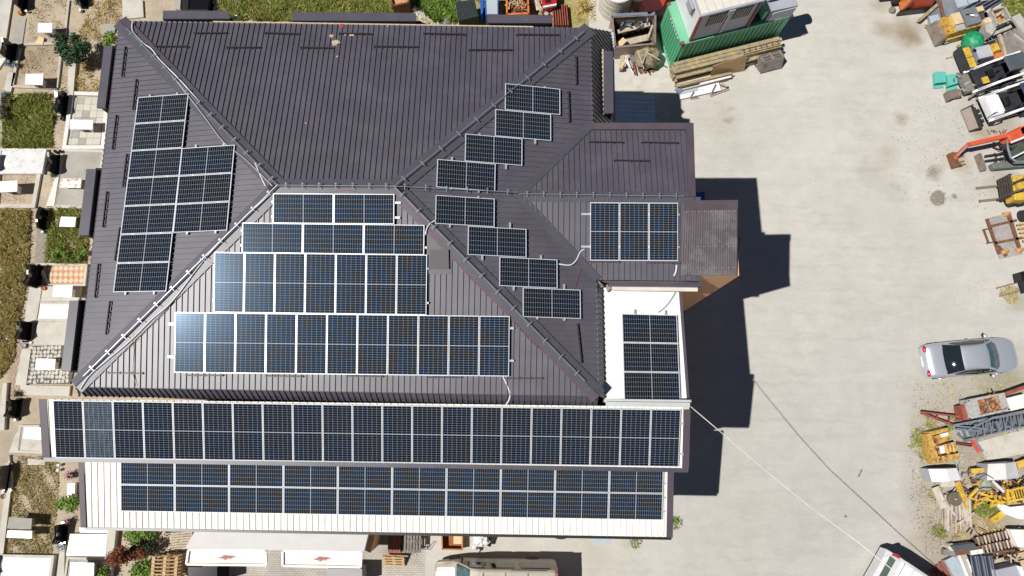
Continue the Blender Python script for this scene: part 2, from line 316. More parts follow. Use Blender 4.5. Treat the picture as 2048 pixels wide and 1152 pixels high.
_g = _t.nodes.new('ShaderNodeNewGeometry'); _br = _t.nodes.new('ShaderNodeTexBrick'); _t.links.new(_g.outputs['Position'], _br.inputs['Vector'])
_br.inputs['Color1'].default_value = (.46, .43, .38, 1); _br.inputs['Color2'].default_value = (.41, .38, .34, 1); _br.inputs['Mortar'].default_value = (.29, .26, .22, 1); _br.inputs['Scale'].default_value = 1.; _br.inputs['Mortar Size'].default_value = .012; _br.inputs['Brick Width'].default_value = .2; _br.inputs['Row Height'].default_value = .1
_n = _t.nodes.new('ShaderNodeTexNoise'); _n.inputs['Scale'].default_value = .9; _n.inputs['Detail'].default_value = 6; _t.links.new(_g.outputs['Position'], _n.inputs['Vector'])
_r = _t.nodes.new('ShaderNodeMapRange'); _r.inputs[1].default_value = .35; _r.inputs[2].default_value = .65; _r.inputs[3].default_value = .8; _r.inputs[4].default_value = 1.12; _t.links.new(_n.outputs['Fac'], _r.inputs[0])
_s = _t.nodes.new('ShaderNodeVectorMath'); _s.operation = 'SCALE'; _t.links.new(_br.outputs['Color'], _s.inputs[0]); _t.links.new(_r.outputs[0], _s.inputs['Scale']); _t.links.new(_s.outputs[0], _b.inputs['Base Color'])
sheet('block_paving', [(-15.4, -14), (-3.9, -14), (-3.9, -3.), (-15.4, -3.)], .004, pm)
sheet('concrete_apron', [XY(1222, 150, 0), XY(1337, 157, 0), XY(1340, 270, 0), XY(1215, 270, 0)], .008, conclight)

# ================================================================ PLANES
class PL:
    def __init__(s, a, b, c, off=0.):       # a->b along the eave, c up the slope
        a, b, c = Vector(a), Vector(b), Vector(c); s.s = (b-a).normalized(); n = s.s.cross(c-a).normalized()
        if n.z < 0: n = -n
        s.n = n; s.o = a+n*off; t = n.cross(s.s).normalized()
        if (c-a).dot(t) < 0: t = -t
        s.t = t
    def up(s, off): q = PL.__new__(PL); q.s, q.t, q.n, q.o = s.s, s.t, s.n, s.o+s.n*off; return q
    def at(s, u, v): d = ray(u, v); k = (s.o-Vector((0, 0, CH))).dot(s.n)/d.dot(s.n); return Vector((0, 0, CH))+k*d
    def c(s, p): q = Vector(p)-s.o; return (q.dot(s.s), q.dot(s.t))
    def p(s, a, b, h=0.): return s.o+s.s*a+s.t*b+s.n*h
def clip(poly, axis, val, keep_gt):
    out = []
    for i in range(len(poly)):
        a, b = poly[i], poly[(i+1) % len(poly)]; ia = (a[axis] >= val) == keep_gt; ib = (b[axis] >= val) == keep_gt
        if ia: out.append(a)
        if ia != ib:
            k = (val-a[axis])/(b[axis]-a[axis]); out.append((a[0]+(b[0]-a[0])*k, a[1]+(b[1]-a[1])*k))
    return out
def strips(parent, pl, pts, pitch, per, mat, rw=.028, rh=.04, name='roof_panel', s0=None, trimh=0., thick=.01):
    P2 = [pl.c(p) for p in pts]; lo = min(p[0] for p in P2); hi = max(p[0] for p in P2)
    if s0 is None: s0 = lo
    x = s0; objs = []
    while x < hi-1e-3:
        mb = MB(); y = min(x+pitch*per, hi)
        q = clip(clip(P2, 0, x+.001, True), 0, y-.001, False)
        if len(q) >= 3:
            mb.slab([pl.p(a, b, -thick) for a, b in q], pl.n*thick)
            for k in range(per):
                r0 = x+k*pitch
                if r0 > hi: break
                rr = clip(clip(P2, 0, r0, True), 0, r0+rw, False)
                if trimh: rr = clip(rr, 1, trimh, True) if rr else rr
                if len(rr) >= 3: mb.slab([pl.p(a, b, .0005) for a, b in rr], pl.n*rh)
            o = O(name, mb, mat, parent); objs.append(o)
        x += pitch*per
    return objs
# ================================================================ MAIN BUILDING
ZB, ZR = 10.5438, 11.8795
NW, NE, SE_, SW = W(240, 43, ZB), W(1180, 57, ZB), W(1197, 792, ZB), W(153, 773, ZB)
R1, R2 = W(558, 374, ZR), W(790, 376, ZR)
main = T('hip_roofed_building', 'largest building, dark ribbed hip roof with snow bars and red cables', 'building', (0, 0, 0))
pN = PL(NW, NE, (R1+R2)/2); pS = PL(SW, SE_, (R1+R2)/2); pW = PL(SW, NW, R1); pE = PL(NE, SE_, R2)
for nm, pl, pts in (('roof_slope', pN, [NW, NE, R2, R1]), ('roof_slope', pS, [SW, SE_, R2, R1]), ('roof_slope', pW, [SW, NW, R1]), ('roof_slope', pE, [NE, SE_, R2])):
    mb = MB(); mb.slab([p-pl.n*.05 for p in pts], (0, 0, -.12)); sl_ = O('roof_slope', mb, trim, main)
    strips(sl_, pl, pts, .2, 2, roofm)
# mansard skirt and walls
MZ = 8.5; MO = 1.1
def outset(p, dx, dy, z): return Vector((p.x+dx, p.y+dy, z))
c_ = [outset(NW, -MO, MO, MZ), outset(NE, MO, MO, MZ), outset(SE_, MO, -.28, MZ), outset(SW, -MO, -.28, MZ)]
mans = []
for a, b, ca, cb in ((NW, NE, c_[0], c_[1]), (NE, SE_, c_[1], c_[2]), (SW, NW, c_[3], c_[0])):
    pl = PL(ca, cb, (a+b)/2); mb = MB(); mb.slab([ca, cb, b, a], (0, 0, -.08)); sk = O('mansard_skirt', mb, trim, main)
    strips(sk, pl.up(.01), [ca, cb, b, a], .2, 4, roofm, .03, .035, 'skirt_panel')
sa = outset(SW, 0, -.30, ZB-.62); sb = outset(SE_, 0, -.30, ZB-.62); pl = PL(sa, sb, (SW+SE_)/2)
mb = MB(); mb.slab([sa, sb, SE_, SW], (0, 0, -.08)); sk = O('mansard_skirt', mb, trim, main); strips(sk, pl.up(.01), [sa, sb, SE_, SW], .2, 4, roofm, .035, .04, 'skirt_panel')
mb = MB(); mb.prism([(-15.9, 1.0), (3.6, 1.0), (3.6, 15.8), (-15.9, 15.8)], 0, MZ+.05); O('wall', mb, wallm, main)
# lower eave gutter on the north side
mb = MB(); mb.bar((c_[0].x-.05, c_[0].y+.07), (c_[1].x+.05, c_[1].y+.07), .14, MZ-.12, MZ); mb.bar((c_[1].x+.07, c_[1].y), (c_[1].x+.07, 12.2), .14, MZ-.12, MZ); O('gutter', mb, whiteflash, main)
# eave trims along the break line, hip and ridge caps
def capline(parent, a, b, wd, plA, plB, h=.03, mat=trim):
    a, b = Vector(a), Vector(b); d = (b-a).normalized(); mb = MB()
    for pl in (plA, plB):
        n = pl.n.cross(d).normalized()
        if (pl.o+pl.s*pl.c((a+b)/2)[0]*0-a).dot(n) < 0: pass
        mid = (a+b)/2; test = mid+n*.3
        other = plB if pl is plA else plA
        if (test-other.o).dot(other.n) > 0: n = -n      # keep below the other slope
        q = [a+pl.n*.042, b+pl.n*.042, b+n*wd+pl.n*.042, a+n*wd+pl.n*.042]
        mb.slab(q, pl.n*.012)
    mb.tube([a+Vector((0, 0, .05)), b+Vector((0, 0, .05))], .03, 8)
    return O('ridge_cap', mb, mat, parent)
for a, b, x, y in ((NW, R1, pN, pW), (SW, R1, pS, pW), (NE, R2, pN, pE), (SE_, R2, pS, pE), (R1, R2, pN, pS)): capline(main, a, b, .30, x, y)
mb = MB()
for a, b in ((NW, NE), (NE, SE_), (SE_, SW), (SW, NW)): mb.beam(a+Vector((0, 0, -.035)), b+Vector((0, 0, -.035)), .05, .07)
O('edge_trim', mb, trimb, main)
mb = MB(); mb.bar((NW.x+3.6, NW.y+.03), (NE.x-2.2, NE.y+.03), .05, ZB-.02, ZB+.03); O('eave_flashing', mb, stuccog, main)
# snow guards
def guards(parent, pl, lst):
    for u0, v0, u1, v1 in lst:
        a, b = pl.up(.1).at(u0, v0), pl.up(.1).at(u1, v1); d = (b-a).normalized(); L_ = (b-a).length; mb = MB()
        side = pl.n.cross(d).normalized()
        mb.beam(a+pl.n*.0, b+pl.n*.0, .035, .035, pl.n); mb.beam(a-pl.n*.05, b-pl.n*.05, .02, .02, pl.n)
        n = max(2, int(L_/.3))
        for i in range(n+1):
            p = a+d*(L_*i/n); mb.beam(p-pl.n*.09-side*.05, p-pl.n*.09+side*.05, .03, .02, pl.n); mb.beam(p-pl.n*.1, p+pl.n*.01, .02, .03, d)
        O('snow_guard', mb, guardm, parent)
guards(main, pN, [(308, 92, 375, 92), (388, 65, 453, 65), (453, 94, 520, 94), (530, 65, 597, 67), (601, 94, 665, 95), (678, 66, 743, 67), (748, 92, 835, 93), (847, 66, 930, 68), (938, 99, 1024, 99), (1033, 68, 1118, 69)])
guards(main, pW, [(250, 93, 243, 152), (272, 158, 265, 218), (232, 230, 224, 297), (253, 308, 245, 372), (213, 383, 205, 453), (239, 455, 229, 520), (196, 528, 189, 594), (219, 603, 211, 668)])
guards(main, pE, [(1152, 112, 1153, 168), (1137, 182, 1139, 243), (1155, 648, 1163, 725)])
guards(main, pS, [(214, 746, 283, 747), (371, 751, 444, 751), (530, 752, 604, 753), (693, 752, 765, 753), (853, 755, 923, 755), (1017, 757, 1085, 757)])
# dormers: caps standing proud of the skirt
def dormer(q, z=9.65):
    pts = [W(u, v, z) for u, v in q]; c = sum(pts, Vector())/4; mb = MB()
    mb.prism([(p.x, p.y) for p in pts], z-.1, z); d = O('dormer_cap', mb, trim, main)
    mb = MB(); ins = [(c.x+(p.x-c.x)*.93+(0), c.y+(p.y-c.y)*.93) for p in pts]; mb.prism(ins, z-1.6, z-.1); O('dormer_body', mb, darkhole, main)  # body coloured near black to paint the shade in the gap
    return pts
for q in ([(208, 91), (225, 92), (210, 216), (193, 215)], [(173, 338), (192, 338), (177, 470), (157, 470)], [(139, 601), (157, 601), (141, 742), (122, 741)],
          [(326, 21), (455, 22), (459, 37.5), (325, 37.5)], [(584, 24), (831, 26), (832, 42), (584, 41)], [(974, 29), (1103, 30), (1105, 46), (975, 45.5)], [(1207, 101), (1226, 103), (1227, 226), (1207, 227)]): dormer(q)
def voidstrip(a, b, c, d, z):     # black strip painting the deep shade between dormer cap and roof edge
    mb = MB(); mb.prism([XY(*p, z) for p in (a, b, c, d)], z-1.4, z); O('dormer_shade_strip', mb, darkhole, main)
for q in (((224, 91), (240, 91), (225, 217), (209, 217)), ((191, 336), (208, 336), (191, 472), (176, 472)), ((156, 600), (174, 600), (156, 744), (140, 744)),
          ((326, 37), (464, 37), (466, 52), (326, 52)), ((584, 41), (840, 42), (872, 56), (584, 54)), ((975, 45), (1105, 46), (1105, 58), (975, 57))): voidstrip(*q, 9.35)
mb = MB(); rr = random.Random(3)
for i in range(26):
    v = 101+i*5.1; p = W(1205, v, 9.62); mb.box((p.x+rr.uniform(-.02, .02), p.y, 9.6), (.09+rr.uniform(0, .05), .1, .08), rr.uniform(-.2, .2))
O('mortar_edge', mb, stuccog, main)
# roof hatch and flat pan on the south slope
h = [pS.up(.14).at(u, v) for u, v in ((859, 499), (897, 499), (898, 538), (859, 538))]; mb = MB(); mb.slab(h, -pS.n*.15); hat = O('roof_hatch', mb, M('hatch_metal', (.085, .08, .088), .35, 0, .1), main)
mb = MB(); mb.slab([pS.up(.05).at(u, v) for u, v in ((855, 462), (876, 466), (903, 498), (903, 548), (857, 548))], -pS.n*.03); O('hatch_flashing', mb, M('flashing_metal', (.12, .115, .125), .38, 0, .08), main)
# paint scars near the north eave
for (u, v, s, m_) in ((684, 53, .10, redc), (664, 73, .09, stuccog), (671, 87, .16, stuccog), (692, 70, .05, stuccog), (704, 71, .08, stuccog), (776, 53, .04, stuccog), (612, 247, .03, stuccog), (675, 114, .04, stuccog)):
    p = pN.at(u, v); mb = MB(); mb.blob(p+pN.n*.03, s, 8, .4, int(u), (1, .8, .25)); O('debris_patch', mb, m_, main)
# lightning conductor: rod along hips and ridges on short brackets
def conductor(parent, pts, n, side=1, mat=alud):
    P = [Vector(p)+Vector((0, 0, .2)) for p in pts]; mb = MB(); mb.tube(P, .013, 6); o = O('lightning_rod', mb, mat, parent)
    seg = sum((P[i+1]-P[i]).length for i in range(len(P)-1))
    a, b = P[0], P[-1]; d = (b-a).normalized(); sd = Vector((-d.y, d.x, 0)).normalized()
    for i in range(n):
        k = (i+.5)/n; c = a.lerp(b, k); m2 = MB(); m2.beam(c-sd*.11, c+sd*.11, .02, .012); m2.beam(c-Vector((0, 0, .2)), c, .02, .02)
        m2.beam(c+sd*.07-d*.04, c+sd*.07+d*.04, .02, .02); O('bracket', m2, mat, o)
conductor(main, [NW.lerp(R1, .06), R1], 13); conductor(main, [NE.lerp(R2, .04), R2], 11); conductor(main, [SE_.lerp(R2, .07), R2], 12); conductor(main, [SW.lerp(R1, .05), R1], 12); conductor(main, [R1, R2], 7)
# ================================================================ EAST ANNEX
ar = pE.at(1040, 391); ZA = ar.z; az = .1
annex = T('annex_building', 'smaller annex with dark ribbed gable roof joined to the big hip roof', 'building', (0, 0, 0))
XE = 6.62
ridW = Vector((ar.x-.05, ar.y, ZA)); ridE = Vector((XE, ar.y-.02, ZA))
VN = Vector((3.0, 11.08, ZB)); VS = Vector((3.14, 5.12, ZB))
NEa = Vector((XE+.02, 11.08, ZB)); SEa = Vector((XE+.08, 5.12, ZB))
pAN = PL(VN, NEa, ridW); pAS = PL(VS, SEa, ridW)
for pl, pts in ((pAN, [VN, NEa, ridE, ridW]), (pAS, [VS, SEa, ridE, ridW])):
    pl = pl.up(.03); mb = MB(); mb.slab([p-pl.n*.05+pl.n*.03 for p in pts], (0, 0, -.15)); s_ = O('roof_slope', mb, trim, annex); strips(s_, pl, [p+pl.n*.03 for p in pts], .2, 2, roofm, trimh=.0)
capline(annex, ridW, ridE, .22, pAN.up(.03), pAS.up(.03))
mb = MB()   # valleys
for a, b in ((ridW, VN), (ridW, VS)): mb.beam(a+Vector((0, 0, .06)), b+Vector((0, 0, .09)), .30, .02)
O('valley_flashing', mb, trim, annex)
mb = MB()   # raised north and east parapet frame
a = W(1185, 252, 10.72); b = W(1380, 252, 10.72); mb.bar((a.x, a.y), (b.x, b.y), .26, 10.3, 10.72)
b2 = W(1383, 391, 11.2); mb.slab([Vector((b.x-.14, b.y+.13, 10.72)), Vector((b.x+.14, b.y+.13, 10.72)), Vector((b2.x+.16, ar.y, ZA+.12)), Vector((b2.x-.12, ar.y, ZA+.12))], (0, 0, -.35)); O('parapet_frame', mb, trimb, annex)
mb = MB(); mb.slab([Vector((XE+.02, ar.y, ZA+.06)), Vector((XE+.22, ar.y, ZA+.06)), Vector((XE+.22, 5.1, ZB+.06)), Vector((XE+.02, 5.1, ZB+.06))], (0, 0, -.3)); O('verge_trim', mb, trim, annex)
a = W(1190, 259, 10.52); b = W(1374, 259, 10.52); mb = MB(); mb.bar((a.x, a.y), (b.x, b.y), .1, 10.46, 10.56); O('mortar_edge', mb, stuccog, annex)
guards(annex, pAN.up(.03), [(1179, 283, 1247, 284), (1284, 284, 1357, 285), (1229, 320, 1299, 321)]); guards(annex, pAS.up(.03), [(1170, 523, 1240, 524), (1293, 525, 1363, 526)])
conductor(annex, [Vector((R2.x, R2.y, R2.z)), pE.at(1035, 389)+Vector((0, 0, .05))], 6); conductor(annex, [ridW, ridE-Vector((.4, 0, 0))], 10)
mb = MB(); mb.bar((3.55, 5.0), (XE+.3, 5.0), .16, 10.32, 10.5); O('fascia', mb, trim, annex)
mb = MB(); mb.bar((3.7, 4.86), (XE+.2, 4.86), .14, 10.2, 10.3); O('gutter', mb, M('peeling_white_gutter', (.66, .58, .52), .6, 0, .1), annex)
mb = MB(); mb.prism([(3.3, 5.15), (6.45, 5.15), (6.45, 10.9), (3.3, 10.9)], 0, 10.38); O('wall', mb, peach, annex)
mb = MB(); mb.slab([W(1212, 571, 10.15), W(1218, 566, 10.15), W(1222, 576, 10.15), W(1215, 584, 10.15)], (0, 0, -.1)); mb.slab([SE_*0+W(1186, 570, 10.5), W(1196, 560, 10.5), W(1208, 573, 10.2), W(1184, 580, 10.2)], (0, 0, -.06)); O('downpipe_hopper', mb, alud, annex)
# tower with corrugated canopy
tower = T('stair_tower', 'peach rendered stair tower under a brown corrugated sheet canopy', 'tower', (0, 0, 0))
cN, cS = 11.08, 10.78
q = [W(1368, 402, cN), W(1475, 400.5, cN), W(1474.5, 551, cS), W(1362, 551, cS)]
plT = PL(q[3], q[2], q[0])
for i in range(8):
    a0, a1 = i/8, (i+1)/8; lo = [q[3].lerp(q[2], a0), q[3].lerp(q[2], a1-.002), q[0].lerp(q[1], a1-.002), q[0].lerp(q[1], a0)]; dz = .0 if i % 2 else .012
    mb = MB(); mb.slab([p+Vector((0, 0, dz)) for p in lo], (0, 0, -.012))
    for k in range(3):
        f = a0+(a1-a0)*(k+.2)/3; f2 = f+.014; mb.slab([q[3].lerp(q[2], f)+Vector((0, 0, dz)), q[3].lerp(q[2], f2)+Vector((0, 0, dz)), q[0].lerp(q[1], f2)+Vector((0, 0, dz)), q[0].lerp(q[1], f)+Vector((0, 0, dz))], (0, 0, .035))
    O('canopy_sheet', mb, corrb, tower)
mb = MB(); mb.slab([q[0]+Vector((0, 0, .04)), q[1]+Vector((0, 0, .04)), q[1].lerp(q[2], .13)+Vector((0, 0, .04)), q[0].lerp(q[3], .13)+Vector((0, 0, .04))], (0, 0, .01)); O('canopy_overlap_sheet', mb, M('brown_corrugated_dark', (.085, .062, .072), .45, 0, .15), tower)
mb = MB()
for fy in (.15, .62, .9):
    for fx in range(9): p = q[0].lerp(q[3], fy).lerp(q[1].lerp(q[2], fy), (fx+.5)/9); mb.box((p.x, p.y, p.z+.045), (.025, .025, .02))
O('screw', mb, alu, tower, kind='stuff')
mb = MB(); mb.prism([(6.6, 5.3), (8.22, 5.3), (8.22, 8.0), (6.6, 8.0)], 0, 10.7); O('wall', mb, peach, tower)
mb = MB(); mb.tube([Vector((8.25, 6.1, 9.2)), Vector((8.6, 6.0, 9.2)), Vector((8.75, 7., 9.5)), Vector((8.6, 7.2, 9.5)), Vector((8.25, 7.1, 9.5))], .02, 6); TM('wall_bracket', mb, blackm, 'thin black steel bracket on the shaded east wall of the peach tower', 'bracket')
# ================================================================ WHITE LINK ROOF
link = T('flat_link_building', 'link block with almost flat white roof carrying three landscape solar panels', 'building', (0, 0, 0))
eE = [Vector((3.42, .78, 9.98)), Vector((6.46, .78, 9.58)), Vector((6.30, 4.95, 9.60)), Vector((3.42, 4.95, 9.98))]
plL = PL(eE[0], eE[3], eE[1]); plL.n = plL.n if plL.n.z > 0 else -plL.n
mb = MB(); mb.slab([p+Vector((0, 0, -.05)) for p in eE], (0, 0, -.15)); O('roof_deck', mb, whiteflash, link)
strips(link, plL, eE, .25, 2, M('clean_white_roof_sheet', (.84, .83, .80), .4, 0, .03, 1.), .02, .012)
mb = MB(); mb.beam(eE[1]+Vector((.06, 0, -.06)), eE[2]+Vector((.06, 0, -.06)), .1, .1); O('gutter', mb, trimb, link)
mb = MB(); mb.bar((3.4, .85), (6.5, .85), .1, 9.4, 10.02); O('end_trim', mb, whiteflash, link)
mb = MB(); mb.prism([(3.5, .8), (6.3, .8), (6.2, 5.1), (3.5, 5.1)], 0, 9.4); O('wall', mb, peach, link)
# ================================================================ SOUTH WINGS
def skewplane(z0, y0, a, off): 
    return PL(Vector((0, -10, z0+(-10-y0)*math.tan(a)-off)), Vector((1, -10, z0+(-10-y0)*math.tan(a)-off)), Vector((0, 0, z0+(0-y0)*math.tan(a)-off)))
pF = skewplane(8.7679, -4, .2898, .1); pG = skewplane(5.9102, -7, .236, .1)
wing = T('upper_wing', 'long narrow wing with white ribbed roof under a row of twenty one solar panels', 'building', (0, 0, 0))
fq = [pF.at(88, 914), pF.at(1376, 936), pF.at(1379, 814), pF.at(80, 798)]
mb = MB(); mb.slab([p+Vector((0, 0, -.03)) for p in fq], (0, 0, -.14)); O('roof_deck', mb, whiteflash, wing)
fin = [fq[0]+Vector((.26, .0, 0)), fq[1]-Vector((.22, 0, 0)), fq[2]-Vector((.22, 0, 0)), fq[3]+Vector((.26, 0, 0))]
strips(wing, pF, fin, .248, 2, whitem, .02, .03)
mb = MB(); mb.slab([fq[0]+Vector((-.02, -.02, .05)), fq[0]+Vector((.25, -.02, .05)), fq[3]+Vector((.25, 0, .05)), fq[3]+Vector((-.02, 0, .05))], (0, 0, -.28)); O('verge_trim', mb, trimb, wing); mb = MB(); mb.slab([fq[1]+Vector((-.21, -.02, .05)), fq[1]+Vector((.02, -.02, .05)), fq[2]+Vector((.02, -.1, .05)), fq[2]+Vector((-.21, -.1, .05))], (0, 0, -.28)); O('verge_trim', mb, trimb, wing)
mb = MB(); mb.beam(fq[0]+Vector((0, -.08, -.05)), fq[1]+Vector((0, -.08, -.05)), .15, .14); O('gutter', mb, trim, wing)
g0 = W(1212, 815, 10.12); mb = MB(); mb.bar((g0.x, .72), (6.42, .72), .16, 10.0, 10.14); O('end_flashing', mb, whiteflash, wing)
mb = MB(); mb.prism([(-16.35, -1.35), (6.2, -1.35), (6.2, .6), (-16.35, .6)], 0, 9.2); O('wall', mb, wallm, wing)
low = T('lower_wing', 'lowest wing with cream ribbed roof under two rows of landscape solar panels', 'building', (0, 0, 0))
gq = [pG.at(164, 1054), pG.at(1343, 1074), pG.at(1345.5, 925), pG.at(158, 905)]
mb = MB(); mb.slab([p+Vector((0, 0, -.03)) for p in gq], (0, 0, -.14)); O('roof_deck', mb, whiteflash, low)
gin = [gq[0]+Vector((.2, 0, 0)), gq[1]-Vector((.2, 0, 0)), gq[2]-Vector((.2, 0, 0)), gq[3]+Vector((.2, 0, 0))]
strips(low, pG, gin, .246, 2, whitem, .02, .03)
mb = MB(); mb.slab([gq[0]+Vector((-.02, -.02, .05)), gq[0]+Vector((.19, -.02, .05)), gq[3]+Vector((.19, 0, .05)), gq[3]+Vector((-.02, 0, .05))], (0, 0, -.3)); O('verge_trim', mb, trimb, low); mb = MB(); mb.slab([gq[1]+Vector((-.19, -.02, .05)), gq[1]+Vector((.04, -.02, .05)), gq[2]+Vector((.04, 0, .05)), gq[2]+Vector((-.19, 0, .05))], (0, 0, -.3)); O('verge_trim', mb, trimb, low)
mb = MB(); mb.beam(gq[0]+Vector((.1, -.06, -.06)), gq[1]+Vector((0, -.06, -.06)), .1, .1); O('gutter', mb, blackm, low)
mb = MB(); mb.prism([(-16.35, -3.9), (6.15, -3.9), (6.15, -1.36), (-16.35, -1.36)], 0, 6.4); O('wall', mb, wallm, low)
# ================================================================ SOLAR PANELS
PW, PH = 1.038, 2.094
def cellmat(blue=False):
    m = bpy.data.materials.new('sky_tint_solar_cells' if blue else 'solar_cells_under_glass'); m.use_nodes = True; t = m.node_tree; N = t.nodes; L = t.links; b = N['Principled BSDF']
    tc = N.new('ShaderNodeTexCoord'); sp = N.new('ShaderNodeSeparateXYZ'); L.new(tc.outputs['Object'], sp.inputs[0])
    def mt(op, a, bb=None, cc=None):
        x = N.new('ShaderNodeMath'); x.operation = op
        for i, q in enumerate((a, bb, cc)):
            if q is None: continue
            if isinstance(q, (int, float)): x.inputs[i].default_value = q
            else: L.new(q, x.inputs[i])
        return x.outputs[0]
    def lines(c, off, pitch, wdt):
        s = mt('DIVIDE', mt('ADD', c, off), pitch); f = mt('FRACT', s); d = mt('ABSOLUTE', mt('SUBTRACT', f, .5)); return mt('GREATER_THAN', d, .5-wdt/pitch/2), mt('FLOOR', s)
    lx, ix = lines(sp.outputs[0], 6*.1665/2+5*.1665, .1665, .0055)
    ay = mt('ABSOLUTE', sp.outputs[1]); ly, iy = lines(ay, -.012, .0835, .005)
    mid = mt('LESS_THAN', ay, .013)
    edge = mt('MAXIMUM', mt('GREATER_THAN', mt('ABSOLUTE', sp.outputs[0]), .4985), mt('GREATER_THAN', ay, 1.013))
    g = mt('MAXIMUM', mt('MAXIMUM', lx, ly), mt('MAXIMUM', mid, edge))
    oi = N.new('ShaderNodeObjectInfo'); cb = N.new('ShaderNodeCombineXYZ'); L.new(ix, cb.inputs[0]); L.new(mt('MULTIPLY', mt('MULTIPLY', iy, mt('SIGN', sp.outputs[1])), .22), cb.inputs[1]); L.new(mt('MULTIPLY', oi.outputs['Random'], 50), cb.inputs[2])
    wn = N.new('ShaderNodeTexNoise'); wn.inputs['Scale'].default_value = .33; wn.inputs['Detail'].default_value = 0; L.new(cb.outputs[0], wn.inputs['Vector'])
    r = N.new('ShaderNodeValToRGB'); L.new(wn.outputs['Fac'], r.inputs['Fac']); e = r.color_ramp.elements
    e[0].position = .3; e[0].color = (.0035, .009, .022, 1); e[1].position = .62; e[1].color = (.008, .008, .011, 1); k = e.new(.45); k.color = (.004, .008, .017, 1)
    if blue: wn.inputs['Scale'].default_value = .7; e[0].color = (.007, .019, .044, 1); k.color = (.006, .016, .030, 1); e[-1].color = (.017, .014, .012, 1); e[-1].position = .66  # blue of the reflected sky and coating sheen painted into the cell colour
    mx = N.new('ShaderNodeMix'); mx.data_type = 'RGBA'; L.new(g, mx.inputs[0]); L.new(r.outputs['Color'], mx.inputs[6]); mx.inputs[7].default_value = (.34, .37, .42, 1)
    L.new(mx.outputs[2], b.inputs['Base Color']); b.inputs['Roughness'].default_value = .17; b.inputs['Specular IOR Level'].default_value = .33; b.inputs['Specular Tint'].default_value = (.5, .72, 1, 1)
    b.inputs['Coat Weight'].default_value = 0; b.inputs['Coat Roughness'].default_value = .07; b.inputs['Coat IOR'].default_value = 1.3
    return m
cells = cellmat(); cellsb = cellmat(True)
def dirtymat():
    m = cells.copy(); m.name = 'hail_cracked_dirty_cells'; t = m.node_tree; N = t.nodes; L = t.links; b = N['Principled BSDF']; src = b.inputs['Base Color'].links[0].from_socket
    tc = N.new('ShaderNodeTexCoord'); mp = N.new('ShaderNodeMapping'); mp.inputs['Scale'].default_value = (6, 1.1, 1); L.new(tc.outputs['Object'], mp.inputs[0]); n = N.new('ShaderNodeTexNoise'); n.inputs['Scale'].default_value = 2.2; n.inputs['Detail'].default_value = 8; n.inputs['Roughness'].default_value = .75; L.new(mp.outputs[0], n.inputs['Vector'])
    r = N.new('ShaderNodeMapRange'); r.inputs[1].default_value = .48; r.inputs[2].default_value = .85; r.inputs[3].default_value = .0; r.inputs[4].default_value = .42; L.new(n.outputs['Fac'], r.inputs[0])
    mx = N.new('ShaderNodeMix'); mx.data_type = 'RGBA'; L.new(r.outputs[0], mx.inputs[0]); L.new(src, mx.inputs[6]); mx.inputs[7].default_value = (.34, .38, .40, 1); L.new(mx.outputs[2], b.inputs['Base Color']); b.inputs['Roughness'].default_value = .5
    return m
mb = MB(); F_ = .019
for x in (-1, 1): mb.box((x*(PW/2-F_/2), 0, -.0175), (F_, PH, .035))
for y in (-1, 1): mb.box((0, y*(PH/2-F_/2), -.0175), (PW-2*F_, F_, .035))
_fr = O('frame', mb, M('bright_panel_frame', (.80, .82, .84), .35, .25, .02)); mb = MB(); mb.slab([Vector((-PW/2+F_, -PH/2+F_, -.004)), Vector((PW/2-F_, -PH/2+F_, -.004)), Vector((PW/2-F_, PH/2-F_, -.004)), Vector((-PW/2+F_, PH/2-F_, -.004))], (0, 0, -.008)); _gl = O('cell_sheet', mb, cells)
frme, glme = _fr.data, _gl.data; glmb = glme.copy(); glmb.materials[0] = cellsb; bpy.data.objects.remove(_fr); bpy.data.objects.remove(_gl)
def panel(mat, label, group, dirty=False, blue=None):
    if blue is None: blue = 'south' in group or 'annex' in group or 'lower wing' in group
    r = T('solar_panel', label, 'solar panel', (0, 0, 0), group); r.matrix_world = mat
    for n, me in (('frame', frme), ('cell_sheet', glme)):
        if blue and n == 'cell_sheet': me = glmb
        if dirty and n == 'cell_sheet': me = me.copy(); me.materials[0] = dirtymat()
        o = bpy.data.objects.new(n, me); COL.objects.link(o); o.parent = r
    return r
